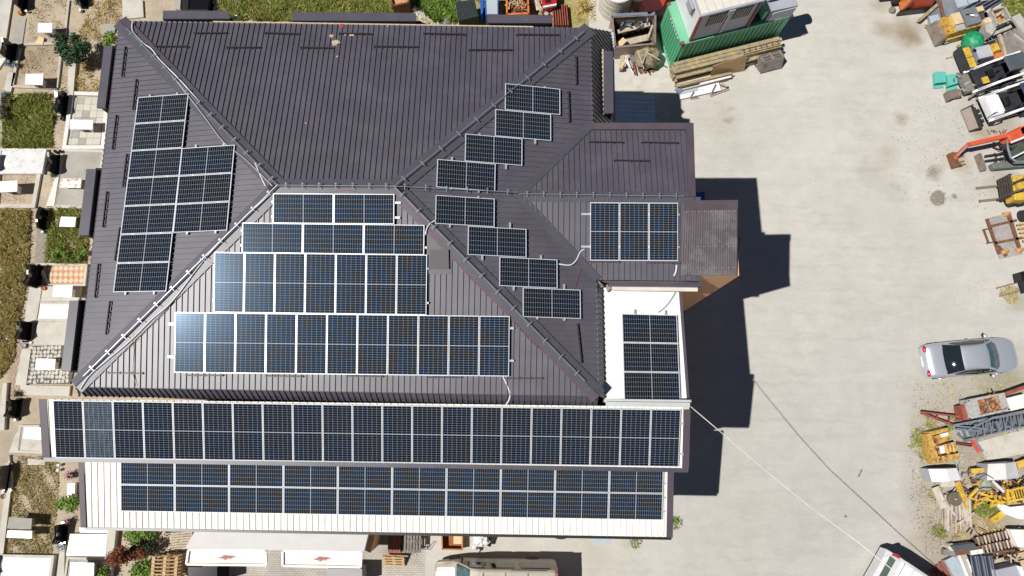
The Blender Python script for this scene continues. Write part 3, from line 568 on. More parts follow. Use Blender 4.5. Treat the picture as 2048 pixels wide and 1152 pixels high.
def array(pl, cor, cols, rows, land, labelf, group, rails=None, gap=.02, dirty=None, raillabel=None):
    """cor: tl,tr,bl,br photo points on plane pl; one matrix per panel"""
    P = [pl.at(*c) for c in cor]; tl, tr, bl, br = P; c = (tl+tr+bl+br)/4
    ax = ((tr-tl)+(br-bl)).normalized(); ay = pl.n.cross(ax).normalized()
    pw, ph = (PH, PW) if land else (PW, PH)
    fixed = []
    for r in range(rows):
        for k in range(cols):
            o = c+ax*((k-(cols-1)/2)*(pw+gap))-ay*((r-(rows-1)/2)*(ph+gap))
            X, Y = (ay, -ax) if land else (ax, ay)
            m = Matrix((X, Y, pl.n)).transposed().to_4x4(); m.translation = o
            panel(m, labelf(r, k), group, dirty == (r, k))
    tw = cols*pw+(cols-1)*gap; th = rows*ph+(rows-1)*gap
    if rails:
        # rails: list of (axis, fraction, ext0, ext1)
        for i, (axn, fr, e0, e1) in enumerate(rails):
            mb = MB()
            if axn == 'x': a = c+ax*(-tw/2-e0)+ay*(th/2-th*fr); b = c+ax*(tw/2+e1)+ay*(th/2-th*fr)
            else: a = c+ax*(-tw/2+tw*fr)+ay*(th/2+e0); b = c+ax*(-tw/2+tw*fr)-ay*(th/2+e1)
            mb.beam(a-pl.n*.06, b-pl.n*.06, .07, .045, pl.n)
            o = O('mounting_rail', mb, alu); recentre(o)
            pos = {('x', True): 'upper', ('x', False): 'lower', ('y', True): 'left', ('y', False): 'right'}[(axn, fr < .5)]
            tag(o, '%s aluminium rail under %s' % (pos, raillabel), 'rail', 'mounting rails')
    return c, ax, ay, tw, th
sp_ = pS.up(.14)
array(sp_, [(545.6, 386.9), (789.4, 388.8), (545, 446.4), (788.5, 447.5)], 2, 1, True, lambda r, k: '%s landscape solar panel in the pair just below the hip roof ridge' % ('left', 'right')[k], 'panels on the south slope', [('x', .28, .06, .22), ('x', .78, .06, .2)], raillabel='the pair of solar panels below the ridge')
array(sp_, [(484.5, 445.5), (849, 450.4), (483.5, 505.5), (848.4, 509.5)], 3, 1, True, lambda r, k: '%s landscape solar panel in the row of three on the south slope' % ('left', 'middle', 'right')[k], 'panels on the south slope', [('x', .25, .05, .08), ('x', .75, .06, .1)], raillabel='the row of three on the south slope')
array(sp_, [(428.8, 504.6), (853.8, 510.3), (427.4, 624.5), (852.3, 629.3)], 7, 1, False, lambda r, k: '%s upright solar panel from the left in the glinting row of seven' % ordn(k), 'panels on the south slope', [('x', .23, .04, .05), ('x', .8, .05, .07)], raillabel='the upright row of seven solar panels')
array(sp_, [(350.3, 624.5), (1019.7, 632.2), (348.3, 745), (1016.8, 753)], 11, 1, False, lambda r, k: '%s solar panel from the left in the hip roof row of eleven' % ordn(k), 'panels on the south slope', [('x', .2, .24, .16), ('x', .74, .24, .17)], raillabel='the upright row of eleven solar panels')
wp = pW.up(.14)
def wl(cn): return lambda r, k: '%s landscape solar panel from the top in the %s column on the west slope' % (ordn(r), cn)
array(wp, [(276, 195.3), (376.8, 188), (226, 583.4), (332, 581.4)], 1, 7, True, wl('long left'), 'panels on the west slope', [('y', .22, .1, .1), ('y', .76, .1, .1)], raillabel='the long west column of seven panels')
# the short column: px corners of its left edge follow the long one
array(wp, [(366, 297.5), (469.5, 290.4), (345, 464), (451.8, 459.7)], 1, 3, True, wl('short right'), 'panels on the west slope', [('y', .25, .13, .08), ('y', .78, .13, .08)], raillabel='the short west column of three panels')
ep = pE.up(.14)
ED = [([(1010.5, 167), (1120.7, 177.5), (1009.4, 218.6), (1120.5, 229.7)], 'topmost solar panel of the staggered east run, crossed by the hip rod', .06, .0, .06, .0),
 ([(990, 219), (1103.5, 229), (989.5, 271), (1102, 281)], 'second solar panel down the staggered run on the east slope', 0, 0, .0, .16),
 ([(930.8, 267.6), (1045, 277), (929.3, 321.5), (1044.5, 331.3)], 'third solar panel down the staggered run on the east slope', .08, 0, 0, .17),
 ([(874, 318), (991.8, 328), (872.6, 373.9), (990.4, 382.8)], 'fourth panel down the staggered east run, just above the annex ridge rod', .14, .06, 0, .07),
 ([(871.1, 390.3), (989.8, 397.6), (870, 446.6), (988.9, 453.6)], 'fifth panel down the staggered east run, just below the annex ridge rod', .0, .1, .08, .0),
 ([(936.8, 452), (1053, 458.8), (935.4, 509), (1052, 514)], 'sixth solar panel down the staggered run on the east slope', 0, .17, .22, 0),
 ([(999, 514), (1115, 520), (998.6, 571), (1114.8, 576)], 'seventh panel down the staggered east run, a white conduit leaving its right end', 0, .14, .15, 0),
 ([(1045.4, 575.7), (1161.6, 580.6), (1045.4, 632.7), (1162, 636.8)], 'lowest solar panel of the staggered run on the east slope', 0, .07, .19, .08)]
for cor, lb, e0, e1, e2, e3 in ED:
    array(ep, cor, 1, 1, True, lambda r, k: lb, 'staggered panels on the east slope', [('y', .25, e0, e1), ('y', .72, e2, e3)], raillabel='the %s panel of the staggered east run' % ordn(ED.index((cor, lb, e0, e1, e2, e3))))
array(pAS.up(.14), [(1180.4, 404.7), (1356.5, 405.7), (1180.4, 521), (1356, 522)], 3, 1, False, lambda r, k: '%s upright solar panel on the annex roof' % ('left', 'middle', 'right')[k], 'panels on the annex roof', [('x', .2, .32, .06), ('x', .76, .32, .06)], raillabel='the three annex roof panels')
array(plL.up(.12), [(1245, 628), (1354.5, 630.6), (1248, 802.2), (1359.7, 803.2)], 1, 3, True, lambda r, k: '%s landscape solar panel on the white link roof' % ('top', 'middle', 'bottom')[r], 'panels on the white link roof', [('y', .24, .18, .05), ('y', .8, .18, .05)], raillabel='the three white link roof panels')
array(pF.up(.1), [(105.9, 802), (1361.2, 819.2), (111.2, 914.3), (1357.3, 934.2)], 21, 1, False, lambda r, k: 'second upright panel from the left in the long row of twenty one, glass streaked grey' if k == 1 else '%s upright solar panel from the left in the long row of twenty one' % ordn(k), 'panels on the upper wing', [('x', .25, .05, .17), ('x', .78, .05, .17)], dirty=(0, 1), raillabel='the long row of twenty one panels')
gp = pG.up(.1)
_tl = gp.at(240.9, 1022.6); _c = [(241, 969.2), (1325.7, 988), (240.9, 1022.6), (1325, 1040)]
P_ = [gp.at(*q) for q in _c]; ax_ = ((P_[1]-P_[0])+(P_[3]-P_[2])).normalized(); ay_ = gp.n.cross(ax_).normalized(); cc = sum(P_, Vector())/4
for r in range(2):
    for k in range(10):
        o = cc+ax_*((k-4.5)*(PH+.02))+ay_*((1-r)*(PW+.02)); m = Matrix((ay_, -ax_, gp.n)).transposed().to_4x4(); m.translation = o
        panel(m, '%s landscape solar panel from the left in the %s row on the lowest wing' % (ordn(k), ('upper', 'lower')[r]), 'panels on the lower wing')
for i in range(4):
    mb = MB(); o = cc-ax_*(5*(PH+.02)+.08)+ay_*(1.45-i*.55)-gp.n*.06; e = o+ax_*(10*(PH+.02)+.18); mb.beam(o, e, .05, .04, gp.n); TM('mounting_rail', mb, alu, '%s long aluminium rail under the panels of the lowest wing' % ordn(i), 'rail', 'mounting rails')
# ================================================================ CABLES ON THE ROOFS
def cable(pl, pts, r, mat, label, nm='cable', h=.05):
    P = [pl.up(h).at(u, v) for u, v in pts]; Q = []
    for i in range(len(P)-1):
        p0, p1, p2, p3 = P[max(i-1, 0)], P[i], P[i+1], P[min(i+2, len(P)-1)]
        for k in range(5):
            t = k/5; Q.append(.5*((2*p1)+(p2-p0)*t+(2*p0-5*p1+4*p2-p3)*t*t+(3*p1-3*p2+p3-p0)*t**3))
    Q.append(P[-1]); mb = MB(); mb.tube(Q, r, 5); return TM(nm, mb, mat, label, 'cable')
cable(pE, [(1118, 528), (1140, 530), (1152, 521), (1160, 505), (1168, 499), (1176, 502), (1181, 512)], .022, whitec, 'white conduit looping from east slope panel to the annex panels', 'conduit', .12)
cable(pF, [(1006, 753), (1016, 775), (1020, 790), (1017, 802), (1012, 809)], .022, whitec, 'white conduit dropping from the row of eleven to the white wing', 'conduit', .35)
cable(pS, [(870, 441), (860, 447), (853, 458), (851, 470)], .018, whitec, 'short white cable bridging the south east hip by the row of three', 'cable', .12)
cable(pAS, [(1353, 530), (1352, 542), (1348, 552)], .028, whitec, 'short white conduit below the right annex panel', 'conduit', .1)
cable(plL, [(1361, 569), (1352, 582), (1343, 597), (1330, 614), (1316, 625)], .02, greyc, 'grey conduit curving over the white link roof', 'conduit', .05)
cable(pW, [(510, 325), (516, 340), (524, 358), (531, 372)], .02, whitec, 'white conduit on the west slope by the ridge end', 'conduit', .08)
cable(pN, [(265, 42), (265, 62), (285, 85), (303, 98), (318, 118), (330, 130), (360, 160), (400, 205)], .022, whitec, 'white conduit following the north west hip from the corner', 'conduit', .1)
cable(pW, [(345, 152), (372, 186), (410, 235), (448, 285), (490, 318), (545, 372)], .022, greyc, 'grey conduit running up the north west hip to the ridge', 'conduit', .1)
cable(pS, [(160, 778), (180, 750), (212, 722), (262, 680), (302, 640), (345, 602), (400, 530), (442, 482), (500, 425), (546, 384)], .02, whitec, 'white conduit running up the south west hip', 'conduit', .1)
cable(pS, [(400, 517), (410, 522), (420, 527), (430, 531)], .016, whitec, 'short white cable into the leftmost panel of the row of seven', 'cable', .08)
for pl, pts, lb in ((pN, [(243, 40), (262, 50), (282, 72), (305, 92), (330, 128), (352, 150)], 'red cable tangled at the north west roof corner'),
    (pW, [(352, 150), (372, 180), (398, 222), (430, 258), (462, 292), (500, 335), (540, 372)], 'red cable climbing the west slope beside the hip'),
    (pS, [(266, 660), (268, 700), (266, 740), (272, 772)], 'red cable lying down the left part of the south slope'),
    (pS, [(800, 395), (830, 425), (862, 462), (893, 497), (930, 545), (975, 590), (1020, 637), (1065, 685), (1110, 725), (1150, 765), (1190, 800)], 'red cable running down inside the south east hip'),
    (pE, [(1164, 530), (1158, 548), (1153, 565), (1149, 578)], 'short red cable between annex valley and the lowest east panel'),
    (pS, [(560, 379), (590, 383), (620, 380), (650, 386), (690, 381), (720, 385)], 'red cable strung below the ridge above the panel pair'),
    (pS, [(345, 606), (322, 632), (290, 662), (262, 692), (220, 724), (190, 755)], 'red cable beside the south west hip'),
    (pW, [(438, 470), (430, 490), (418, 515)], 'short red cable from the short west column to the hip')):
    cable(pl, pts, .008, redc, lb, 'cable', .05)
for (u0, v0, u1, v1, lb) in ((1365, 847, 1375, 848, 'upper'), (1362, 909, 1372, 910, 'lower')): pass
# overhead line
pts = [(1381, 813, 9.85), (1445, 867, 8.9), (1534.6, 944, 7.6), (1620, 1013.6, 6.5), (1702.7, 1074, 5.7), (1788.5, 1142, 5.1), (1900, 1236, 4.8)]
mb = MB(); mb.tube([W(*p) for p in pts], .017, 5); TM('overhead_line', mb, M('white_cable_sheath', (.78, .77, .75), .5), 'white overhead cable from the wing corner across the yard to the lower right', 'cable')
# ================================================================ FOLIAGE AND GRASS
def leafcloud(clumps, n, size, seed=0, flat=.5):
    """many small leaf quads in the shells of the clumps; returns MB-like arrays"""
    rg = np.random.default_rng(seed); tot = sum(c[3]**2 for c in clumps); V = []
    for (x, y, z, r, sq) in clumps:
        k = int(n*r*r/tot)+4; d = rg.normal(size=(k, 3)); d /= np.linalg.norm(d, axis=1)[:, None]; rad = r*(rg.random(k)**.45)*(1+.25*rg.normal(size=k)*.6)
        c = np.array([x, y, z])+d*rad[:, None]*np.array([1, 1, sq]); c[:, 2] = np.maximum(c[:, 2], .02)
        a = rg.normal(size=(k, 3)); a[:, 2] *= flat; a /= np.linalg.norm(a, axis=1)[:, None]
        b = np.cross(a, d+.5*rg.normal(size=(k, 3))); b /= np.linalg.norm(b, axis=1)[:, None]
        s = size*(.6+.8*rg.random(k))[:, None]; V.append(np.stack([c-a*s, c+b*s*.5, c+a*s, c-b*s*.5], 1))
    return np.concatenate(V)
def quads(name, V, mat, parent=None, kind=None):
    V = V.astype(np.float32); k, q = V.shape[0], V.shape[1]; me = bpy.data.meshes.new(name); v = V.reshape(-1, 3).copy()
    if parent is not None: v -= np.array(WL(parent), dtype=np.float32)
    me.vertices.add(k*q); me.vertices.foreach_set('co', v.ravel()); me.loops.add(k*q); me.loops.foreach_set('vertex_index', np.arange(k*q, dtype=np.int32))
    me.polygons.add(k); me.polygons.foreach_set('loop_start', np.arange(0, k*q, q, dtype=np.int32)); me.polygons.foreach_set('loop_total', np.full(k, q, dtype=np.int32)); me.update(); me.validate()
    me.materials.append(mat); o = bpy.data.objects.new(name, me); COL.objects.link(o)
    if parent is not None: o.parent = parent
    if kind: o['kind'] = kind
    return o
def inpoly(x, y, P):
    c = np.zeros(len(x), bool); n = len(P)
    for i in range(n):
        x1, y1 = P[i]; x2, y2 = P[(i+1) % n]; m = ((y1 > y) != (y2 > y)) & (x < (x2-x1)*(y-y1)/(y2-y1+1e-9)+x1); c ^= m
    return c
def grass(name, polypx, dens, hgt, mat, label, cat='grass', seed=1, z0=.01, wid=.012, clump=.7, world=False):
    P = polypx if world else [XY(u, v, 0) for u, v in polypx]; xs = [p[0] for p in P]; ys = [p[1] for p in P]; rg = np.random.default_rng(seed)
    n = int((max(xs)-min(xs))*(max(ys)-min(ys))*dens); x = rg.uniform(min(xs), max(xs), n); y = rg.uniform(min(ys), max(ys), n)
    # clumpiness
    f = np.sin(x*3.1+seed)*np.sin(y*2.7+seed*2)+np.sin(x*7.3+y*5.1)*.6+rg.normal(size=n)*.5; m = inpoly(x, y, P) & (f > clump-1.2); x, y, f = x[m], y[m], f[m]; n = len(x)
    h = hgt*(.4+.8*rg.random(n))*(1+.3*np.clip(f, -1, 1.5)); a = rg.uniform(0, 2*PI, n); ln = h*rg.uniform(.3, 1.1, n); w = wid*(.6+rg.random(n))*np.where(rg.random(n) < .22, 2.6, 1.)
    b0 = np.stack([x-np.sin(a)*w, y+np.cos(a)*w, np.full(n, z0)], 1); b1 = np.stack([x+np.sin(a)*w, y-np.cos(a)*w, np.full(n, z0)], 1); tp = np.stack([x+np.cos(a)*ln, y+np.sin(a)*ln, z0+h], 1)
    o = quads(name, np.stack([b0, b1, tp], 1), mat, kind='stuff'); o['label'] = label; o['category'] = cat; return o
def shrub(name, clpx, n, size, mat, label, cat='shrub', seed=0, trunk=True, zc=None, flat=.6):
    cl = [(W(u, v, z).x, W(u, v, z).y, z, r, sq) for u, v, z, r, sq in clpx]; cx = sum(c[0] for c in cl)/len(cl); cy = sum(c[1] for c in cl)/len(cl)
    t = T(name, label, cat, (cx, cy, 0)); quads('crown', leafcloud(cl, n, size, seed, flat), mat, t)
    if trunk:
        mb = MB(); top = max(c[2] for c in cl)
        mb.tube([(cx, cy, 0), (cx+.03, cy, top*.5), (cx, cy+.03, top*.95)], [.05, .04, .015], 7)
        for c in cl[:6]: mb.tube([(cx, cy, c[2]*.35), ((cx+c[0])/2, (cy+c[1])/2, c[2]*.7), (c[0], c[1], c[2])], [.025, .018, .008], 5)
        O('trunk', mb, barkm, t)
    return t
# grasses and weeds
grass('dry_grass', [(185, 0), (250, 0), (235, 50), (215, 72), (205, 85), (150, 78), (170, 40)], 650, .10, grassy, 'dry yellow grass by the north west roof corner', seed=2)
grass('dry_grass', [(150, 116), (196, 118), (196, 186), (150, 186)], 700, .12, grassy, 'yellow grass bed on a grave beside the uppermost west dormer', seed=3)
grass('dry_grass', [(85, 0), (135, 0), (128, 75), (55, 82), (62, 30)], 350, .05, grassm, 'sparse turf on the uppermost soil grave', seed=4, clump=1.)
grass('dry_grass', [(42, 92), (118, 92), (112, 172), (30, 172)], 300, .05, grassm, 'thin turf around the blue white marble table', seed=5, clump=1.2)
grass('green_weeds', [(8, 190), (105, 188), (110, 230), (105, 296), (4, 296)], 1300, .20, grassg, 'dense green weeds filling the square grave left of the paved one', cat='weeds', seed=6, wid=.02, clump=.1)
grass('dry_grass', [(0, 345), (72, 345), (66, 404), (0, 404)], 250, .04, grassm, 'thin turf around the cropped white table at the left edge', seed=7, clump=1.2)
grass('mixed_weeds', [(0, 420), (62, 420), (60, 480), (58, 540), (48, 600), (38, 650), (28, 720), (0, 760)], 1300, .18, grassm, 'tall brown and green weeds along the left edge', cat='weeds', seed=8, wid=.02, clump=.1)
grass('green_weeds', [(100, 418), (165, 415), (178, 470), (172, 528), (92, 528), (98, 470)], 1200, .18, grassg, 'green weeds around the small square white table', cat='weeds', seed=9, wid=.02, clump=.2)
grass('mixed_weeds', [(115, 116), (150, 116), (140, 190), (110, 190)], 250, .06, grassy, 'dry tufts on the path below the dark shrub', cat='weeds', seed=10, clump=1.)
grass('mixed_turf', [(35, 912), (118, 912), (118, 985), (105, 1108), (8, 1108), (20, 1000)], 1100, .08, grassm, 'green and brown turf of the lowest grass grave', seed=11, clump=.3)
grass('green_weeds', [(435, 0), (782, 0), (790, 30), (580, 42), (470, 42), (440, 30)], 1400, .22, grassg, 'lush green meadow north of the hip roof', cat='weeds', seed=12, wid=.022, clump=.3)
grass('green_weeds', [(832, 0), (912, 0), (920, 44), (868, 44), (845, 20)], 1600, .28, leafg, 'leafy green weeds beside the rubble heap', cat='weeds', seed=13, wid=.035, clump=.0)
grass('dry_grass', [(1138, 0), (1192, 0), (1190, 46), (1142, 46)], 600, .08, grassy, 'yellow grass under the yellow steel trestle', seed=14)
grass('green_weeds', [(2005, 0), (2060, 0), (2060, 45), (2020, 50), (2002, 25)], 1500, .25, grassg, 'green weeds in the top right corner', cat='weeds', seed=15, wid=.025, clump=.1)
grass('green_weeds', [(1935, 1000), (1990, 1000), (1995, 1022), (1965, 1035), (1940, 1022)], 1500, .14, grassg, 'green weed patch below the yellow crane parts', cat='weeds', seed=16, wid=.02, clump=.2)
grass('dry_grass', [(1925, 1030), (1990, 1038), (2010, 1058), (1990, 1075), (1900, 1080)], 700, .08, grassy, 'dry grass between timber pile and pallets', seed=17)
for i, (u, v, r, m_, lb) in enumerate([(1352, 1046, .3, leafg, 'small weed tuft at the foot of the lowest wing'), (1270, 1083, .3, leafg, 'weed tuft under the lowest wing gutter'), (1862, 845, .35, grassg, 'green tuft by the red drawbar tip'), (1840, 875, .5, grassg, 'green weeds left of the rusty yellow engine'), (1852, 905, .4, grassm, 'weeds beside the lower left corner of the yellow engine'), (1822, 892, .15, grassg, 'tiny tuft alone on the concrete'), (1856, 40+15, .2, grassg, 'tuft by the wire mesh sheets'), (1920, 97, .25, grassm, 'tuft between yellow roller and grit box'),
     (1900, 845, .4, leafg, 'bright tuft under the grey lattice end'), (1978, 960, .3, grassg, 'tuft beside the grey lid'), (1873, 985, .4, grassm, 'weeds left of the timber pile'), (1880, 1062, .4, grassg, 'weeds above the shadowed van'), (2020, 590, .5, grassm, 'thin weeds under the lowest fork arms'), (2042, 180, .4, grassg, 'green clump behind the first skid steer')]):
    p = W(u, v, 0); grass('weed_tuft', [(p.x+r*math.cos(a)*(1+.3*math.sin(a*3+i)), p.y+r*math.sin(a)) for a in [k*PI/5 for k in range(10)]], 700, .09, m_, lb, cat='weeds', seed=30+i, world=True, clump=.4, wid=.018)
# scattered sparse weeds and pebbles over the right yard edge
rg = np.random.default_rng(5)
def pebbles(name, areas, n, smin, smax, mat, label, seed, cat='pebbles'):
    rr = random.Random(seed); mb = MB()
    for i in range(n):
        u0, v0, u1, v1 = rr.choice(areas); p = W(rr.uniform(u0, u1), rr.uniform(v0, v1), 0); s = rr.uniform(smin, smax)
        a = [rr.uniform(.6, 1.2) for _ in range(5)]; q = [(p.x+s*a[k]*math.cos(k*2*PI/5), p.y+s*a[k]*math.sin(k*2*PI/5)) for k in range(5)]
        b = len(mb.v); mb.v += [(x, y, 0) for x, y in q]+[(p.x+rr.uniform(-s, s)*.3, p.y+rr.uniform(-s, s)*.3, s*.8)]; mb.f += [(b+k, b+(k+1) % 5, b+5) for k in range(5)]; mb.m += [0]*5
    o = O(name, mb, mat, None, kind='stuff'); return tag(o, label, cat)
pebbles('pebbles', [(1830, 760, 2048, 900), (1820, 880, 1900, 1060), (1900, 880, 2048, 960), (1860, 1040, 1930, 1110), (1900, 560, 2048, 620), (1840, 200, 2000, 420)], 1500, .012, .04, M('mixed_pebbles', (.45, .42, .38), .9, 0, .5, 15.), 'loose pale pebbles scattered over the right edge of the yard', 1)
pebbles('dark_grit', [(1830, 760, 2048, 900), (1820, 850, 1900, 1060), (1900, 880, 2048, 1000), (1780, 180, 2000, 420), (1820, 850, 1900, 1060), (1850, 1040, 1920, 1110)], 1800, .01, .035, M('dark_grit', (.13, .125, .09), .9, 0, .5, 15.), 'dark grit and weed litter scattered over the right edge of the yard', 2)
pebbles('white_flecks', [(1480, 560, 1840, 1100), (1400, 150, 1850, 560)], 160, .008, .022, M('white_flecks', (.75, .74, .70), .9), 'tiny white flecks of litter across the open concrete', 3, 'litter')
pebbles('pebbles', [(25, 90, 130, 190), (100, 190, 130, 420), (60, 420, 100, 530), (45, 540, 70, 700), (20, 780, 60, 1110), (55, 0, 140, 80)], 700, .012, .045, M('pale_grave_gravel', (.55, .5, .43), .9, 0, .4, 15.), 'pale gravel and chips scattered over the cemetery paths', 22)
pebbles('leaf_litter', [(25, 90, 130, 190), (100, 190, 130, 420), (60, 420, 100, 530), (130, 0, 240, 80), (20, 900, 130, 1110)], 700, .012, .04, M('brown_leaf_litter', (.12, .08, .04), .9, 0, .5, 15.), 'brown leaf litter scattered over the cemetery plots', 23)
pebbles('flower_heads', [(8, 192, 104, 294), (0, 425, 60, 600), (440, 4, 775, 38), (100, 420, 170, 525)], 380, .012, .03, M('yellow_flower_heads', (.62, .58, .22), .8, 0, .3, 9.), 'tiny yellow flower heads dotted through the weeds', 24, 'flowers')
def litter_patch(u, v, r, seed, mat, nm='weed_litter'):
    pass
grass('sparse_weeds', [(1826, 770), (1900, 760), (2048, 740), (2048, 800), (1900, 850), (1880, 930), (1850, 960), (1905, 1030), (1880, 1100), (1850, 1060), (1825, 960), (1818, 860)], 160, .05, grassm, 'sparse low weeds over the gravelly right edge', cat='weeds', seed=50, clump=.9, wid=.02)
grass('sparse_weeds', [(1900, 880), (2048, 860), (2048, 930), (1980, 960), (1930, 970)], 220, .05, grassm, 'sparse weeds behind the white box hoods', cat='weeds', seed=51, clump=.9, wid=.02)
# shrubs
shrub('shrub', [(122, 80, 1.0, .42, .8), (150, 78, 1.2, .36, .8), (130, 100, 1.2, .45, .8), (150, 105, 1.3, .5, .8), (165, 95, 1.1, .45, .8), (140, 118, 1.0, .38, .8), (160, 118, .9, .3, .8), (120, 95, .8, .3, .8)], 2600, .075, leafd, 'large dark green shrub between the top two graves', seed=1)
shrub('shrub', [(220, 72, .7, .30, .8), (214, 85, .8, .28, .8), (226, 78, .7, .22, .8)], 900, .06, leafg, 'small bright green shrub above the uppermost west dormer', seed=2)
shrub('shrub', [(128, 1003, .6, .3, .8), (142, 1012, .7, .35, .8), (150, 1000, .6, .25, .8), (120, 1012, .5, .2, .8)], 1100, .055, leafg, 'light green shrub tucked against the lowest wing', seed=3)
shrub('shrub', [(265, 1065, 1.0, .32, .9), (285, 1062, 1.1, .30, .9), (300, 1068, .9, .28, .9), (275, 1078, .8, .28, .9), (255, 1072, .7, .22, .9)], 1300, .06, leafg, 'yellow green shrub under the wing gutter, above the rust red conifer', seed=4)
shrub('conifer', [(243, 1098, 1.3, .18, 1.2), (236, 1105, 1.2, .26, 1.), (228, 1112, 1.1, .30, 1.), (222, 1120, .9, .32, 1.), (238, 1118, .9, .34, 1.), (250, 1115, .7, .32, 1.), (262, 1108, .6, .34, 1.), (285, 1105, .5, .4, 1.)], 3000, .05, leafr, 'rust red dying conifer left of the upright pallets', cat='conifer', seed=5)
shrub('shrub', [(275, 1135, .9, .30, .9), (290, 1130, .8, .32, .9), (300, 1142, .8, .28, .9), (285, 1150, .7, .34, .9), (268, 1146, .6, .24, .9)], 1500, .06, leafg, 'rounded green shrub at the bottom edge beside the upright pallets', seed=6)
shrub('shrub', [(205, 1150, .5, .3, .8), (195, 1158, .5, .3, .8), (210, 1135, .4, .18, .8)], 700, .06, leafg, 'low green shrub right of the lowest white marble table', seed=7)
shrub('shrub', [(300, 1095, .6, .4, .7), (275, 1090, .5, .45, .7), (320, 1115, .5, .3, .7)], 900, .06, M('painted_shade_foliage', (.015, .02, .01), .8, 0, .4, 5.), 'dark shrub with shade in its leaf colour between conifer and upright pallets', seed=8)  # leaf colour near black, painting the deep shade between the plants
shrub('flower_bush', [(0, 215, .5, .25, .8), (8, 200, .5, .2, .8), (4, 230, .5, .25, .8)], 500, .05, M('dusty_purple_foliage', (.07, .05, .06), .8, 0, .5, 15.), 'dusty purple bush at the left edge beside the weeds', cat='bush', seed=9, trunk=False)
shrub('weed_plant', [(118, 500, .3, .2, .6), (108, 512, .3, .18, .6), (130, 508, .3, .18, .6), (155, 515, .3, .2, .6), (168, 505, .3, .18, .6)], 700, .05, leafg, 'leafy plants along the edge above the red and cream tiled grave', cat='plant', seed=10, trunk=False)
# ================================================================ CEMETERY
def kerb(name, pts, wd, z, mat, label, closed=True):
    t = T(name, label, 'grave', (*XY(*pts[0], 0), 0)); n = len(pts)
    for i in range(n if closed else n-1):
        a, b = Vector(XY(*pts[i], z)), Vector(XY(*pts[(i+1) % n], z)); mb = MB(); d = (b-a).normalized(); mb.bar(a-d*wd*.0, b, wd, 0, z+.002*(i % 2)); O('kerb', mb, mat, t)
    return t
def slabpart(t, pts, z, mat, nm='slab', z0=0.): mb = MB(); pp(mb, pts, z0, z); return O(nm, mb, mat, t)
beige = M('pale_beige_kerb', (.46, .42, .35), .9, 0, .12, 2., (.3, .28, .22), (.6, .75), 5., fine=.1)
wkerb = M('white_painted_kerb', (.68, .66, .62), .8, 0, .08, 2., (.5, .45, .38), (.6, .75), 5.)
kerb('grave', [(50, 84), (137, 0), (128, 82), (50, 84)][1:3], .12, .1, beige, 'kerb line right of the uppermost soil grave', False)
g = kerb('grave', [(48, 88), (118, 86), (118, 88)], .16, .12, beige, 'soil grave with blue white table, fallen paper on its upper kerb', False)
for a, b in (((122, 100), (113, 175)), ((113, 176), (25, 172)), ((24, 172), (38, 95))):
    mb = MB(); mb.bar(XY(*a, .12), XY(*b, .12), .14, 0, .12); O('kerb', mb, beige, g)
g = kerb('grave', [(0, 184), (3, 298), (0, 298)], .12, .1, beige, 'left kerb of the square weedy grave', False)
def grave(pts, fill, mat, kw, kz, kmat, label, fz=.05, nm='grave'):
    t = T(nm, label, 'grave', (*XY(*pts[0], 0), 0))
    for i in range(4):
        a, b = Vector(XY(*pts[i], kz)), Vector(XY(*pts[(i+1) % 4], kz)); d = (b-a).normalized(); e = kw/2 if i % 2 == 0 else -kw/2
        mb = MB(); mb.bar(a-d*e, b+d*e, kw, 0, kz); O('kerb', mb, kmat, t)
    if fill: c = (sum(p[0] for p in pts)/4, sum(p[1] for p in pts)/4); slabpart(t, pts, fz, mat, fill)
    return t
grave([(0, 299), (90, 300), (82, 345), (-6, 345)], 'slab', marblev, .12, .22, marblev, 'white veined marble grave cropped by the left edge', .18)
grave([(-5, 345), (78, 345), (66, 412), (-10, 412)], None, None, .2, .14, conclight, 'soil grave with the white table cropped by the left edge')
grave([(143, 186), (215, 188), (205, 294), (128, 294)], None, None, .2, .16, wkerb, 'paved grave with white kerbs under the long white table')
tg = T('paved_bed', 'grey square pavers inside the white kerbed grave', 'paving', (*XY(140, 200, 0), 0))
p00, p10, p01 = W(141, 195, .07), W(213, 195, .07), W(127, 290, .07)
for i in range(5):
    for j in range(7):
        o = p00+(p10-p00)*(i/5)+(p01-p00)*(j/7); e = (p10-p00)/5*.96; f = (p01-p00)/7*.96; mb = MB(); dz = R.uniform(-.004, .004); mb.slab([o+Vector((0, 0, dz)), o+e+Vector((0, 0, dz)), o+e+f+Vector((0, 0, dz)), o+f+Vector((0, 0, dz))], (0, 0, -.06)); O('paver', mb, concm if R.random() < .3 else conclight, tg)
grave([(125, 300), (208, 302), (188, 415), (108, 412)], 'slab', concm, .16, .12, conclight, 'plain grey concrete grave with the rust stained table', .10)
grave([(75, 528), (172, 530), (168, 570), (96, 570)], None, None, .12, .12, conclight, 'grave surfaced with red and cream diamond tiles')
mt_ = T('tiled_bed', 'red and cream diamond tiles laid over a grave', 'tiles', (*XY(100, 535, 0), 0)); cr = M('cream_tile', (.55, .47, .27), .6, 0, .15, 8.); rd = M('faded_red_tile', (.50, .20, .13), .6, 0, .15, 8.)
mb = MB(); pp(mb, [(93, 531), (170, 532), (166, 567), (98, 567)], .02, .06); O('bedding', mb, rd, mt_)
for i in range(7):
    for j in range(3):
        c = W(101+i*10.4-j*.5, 537+j*12, .07); 
        mb = MB(); mb.prism([(c.x+.135*math.cos(a)*(1 if k % 2 == 0 else .80), c.y+.15*math.sin(a)*(1 if k % 2 == 0 else .80)) for k, a in enumerate([k*PI/4 for k in range(8)])], .05, .07); O('tile', mb, cr, mt_)
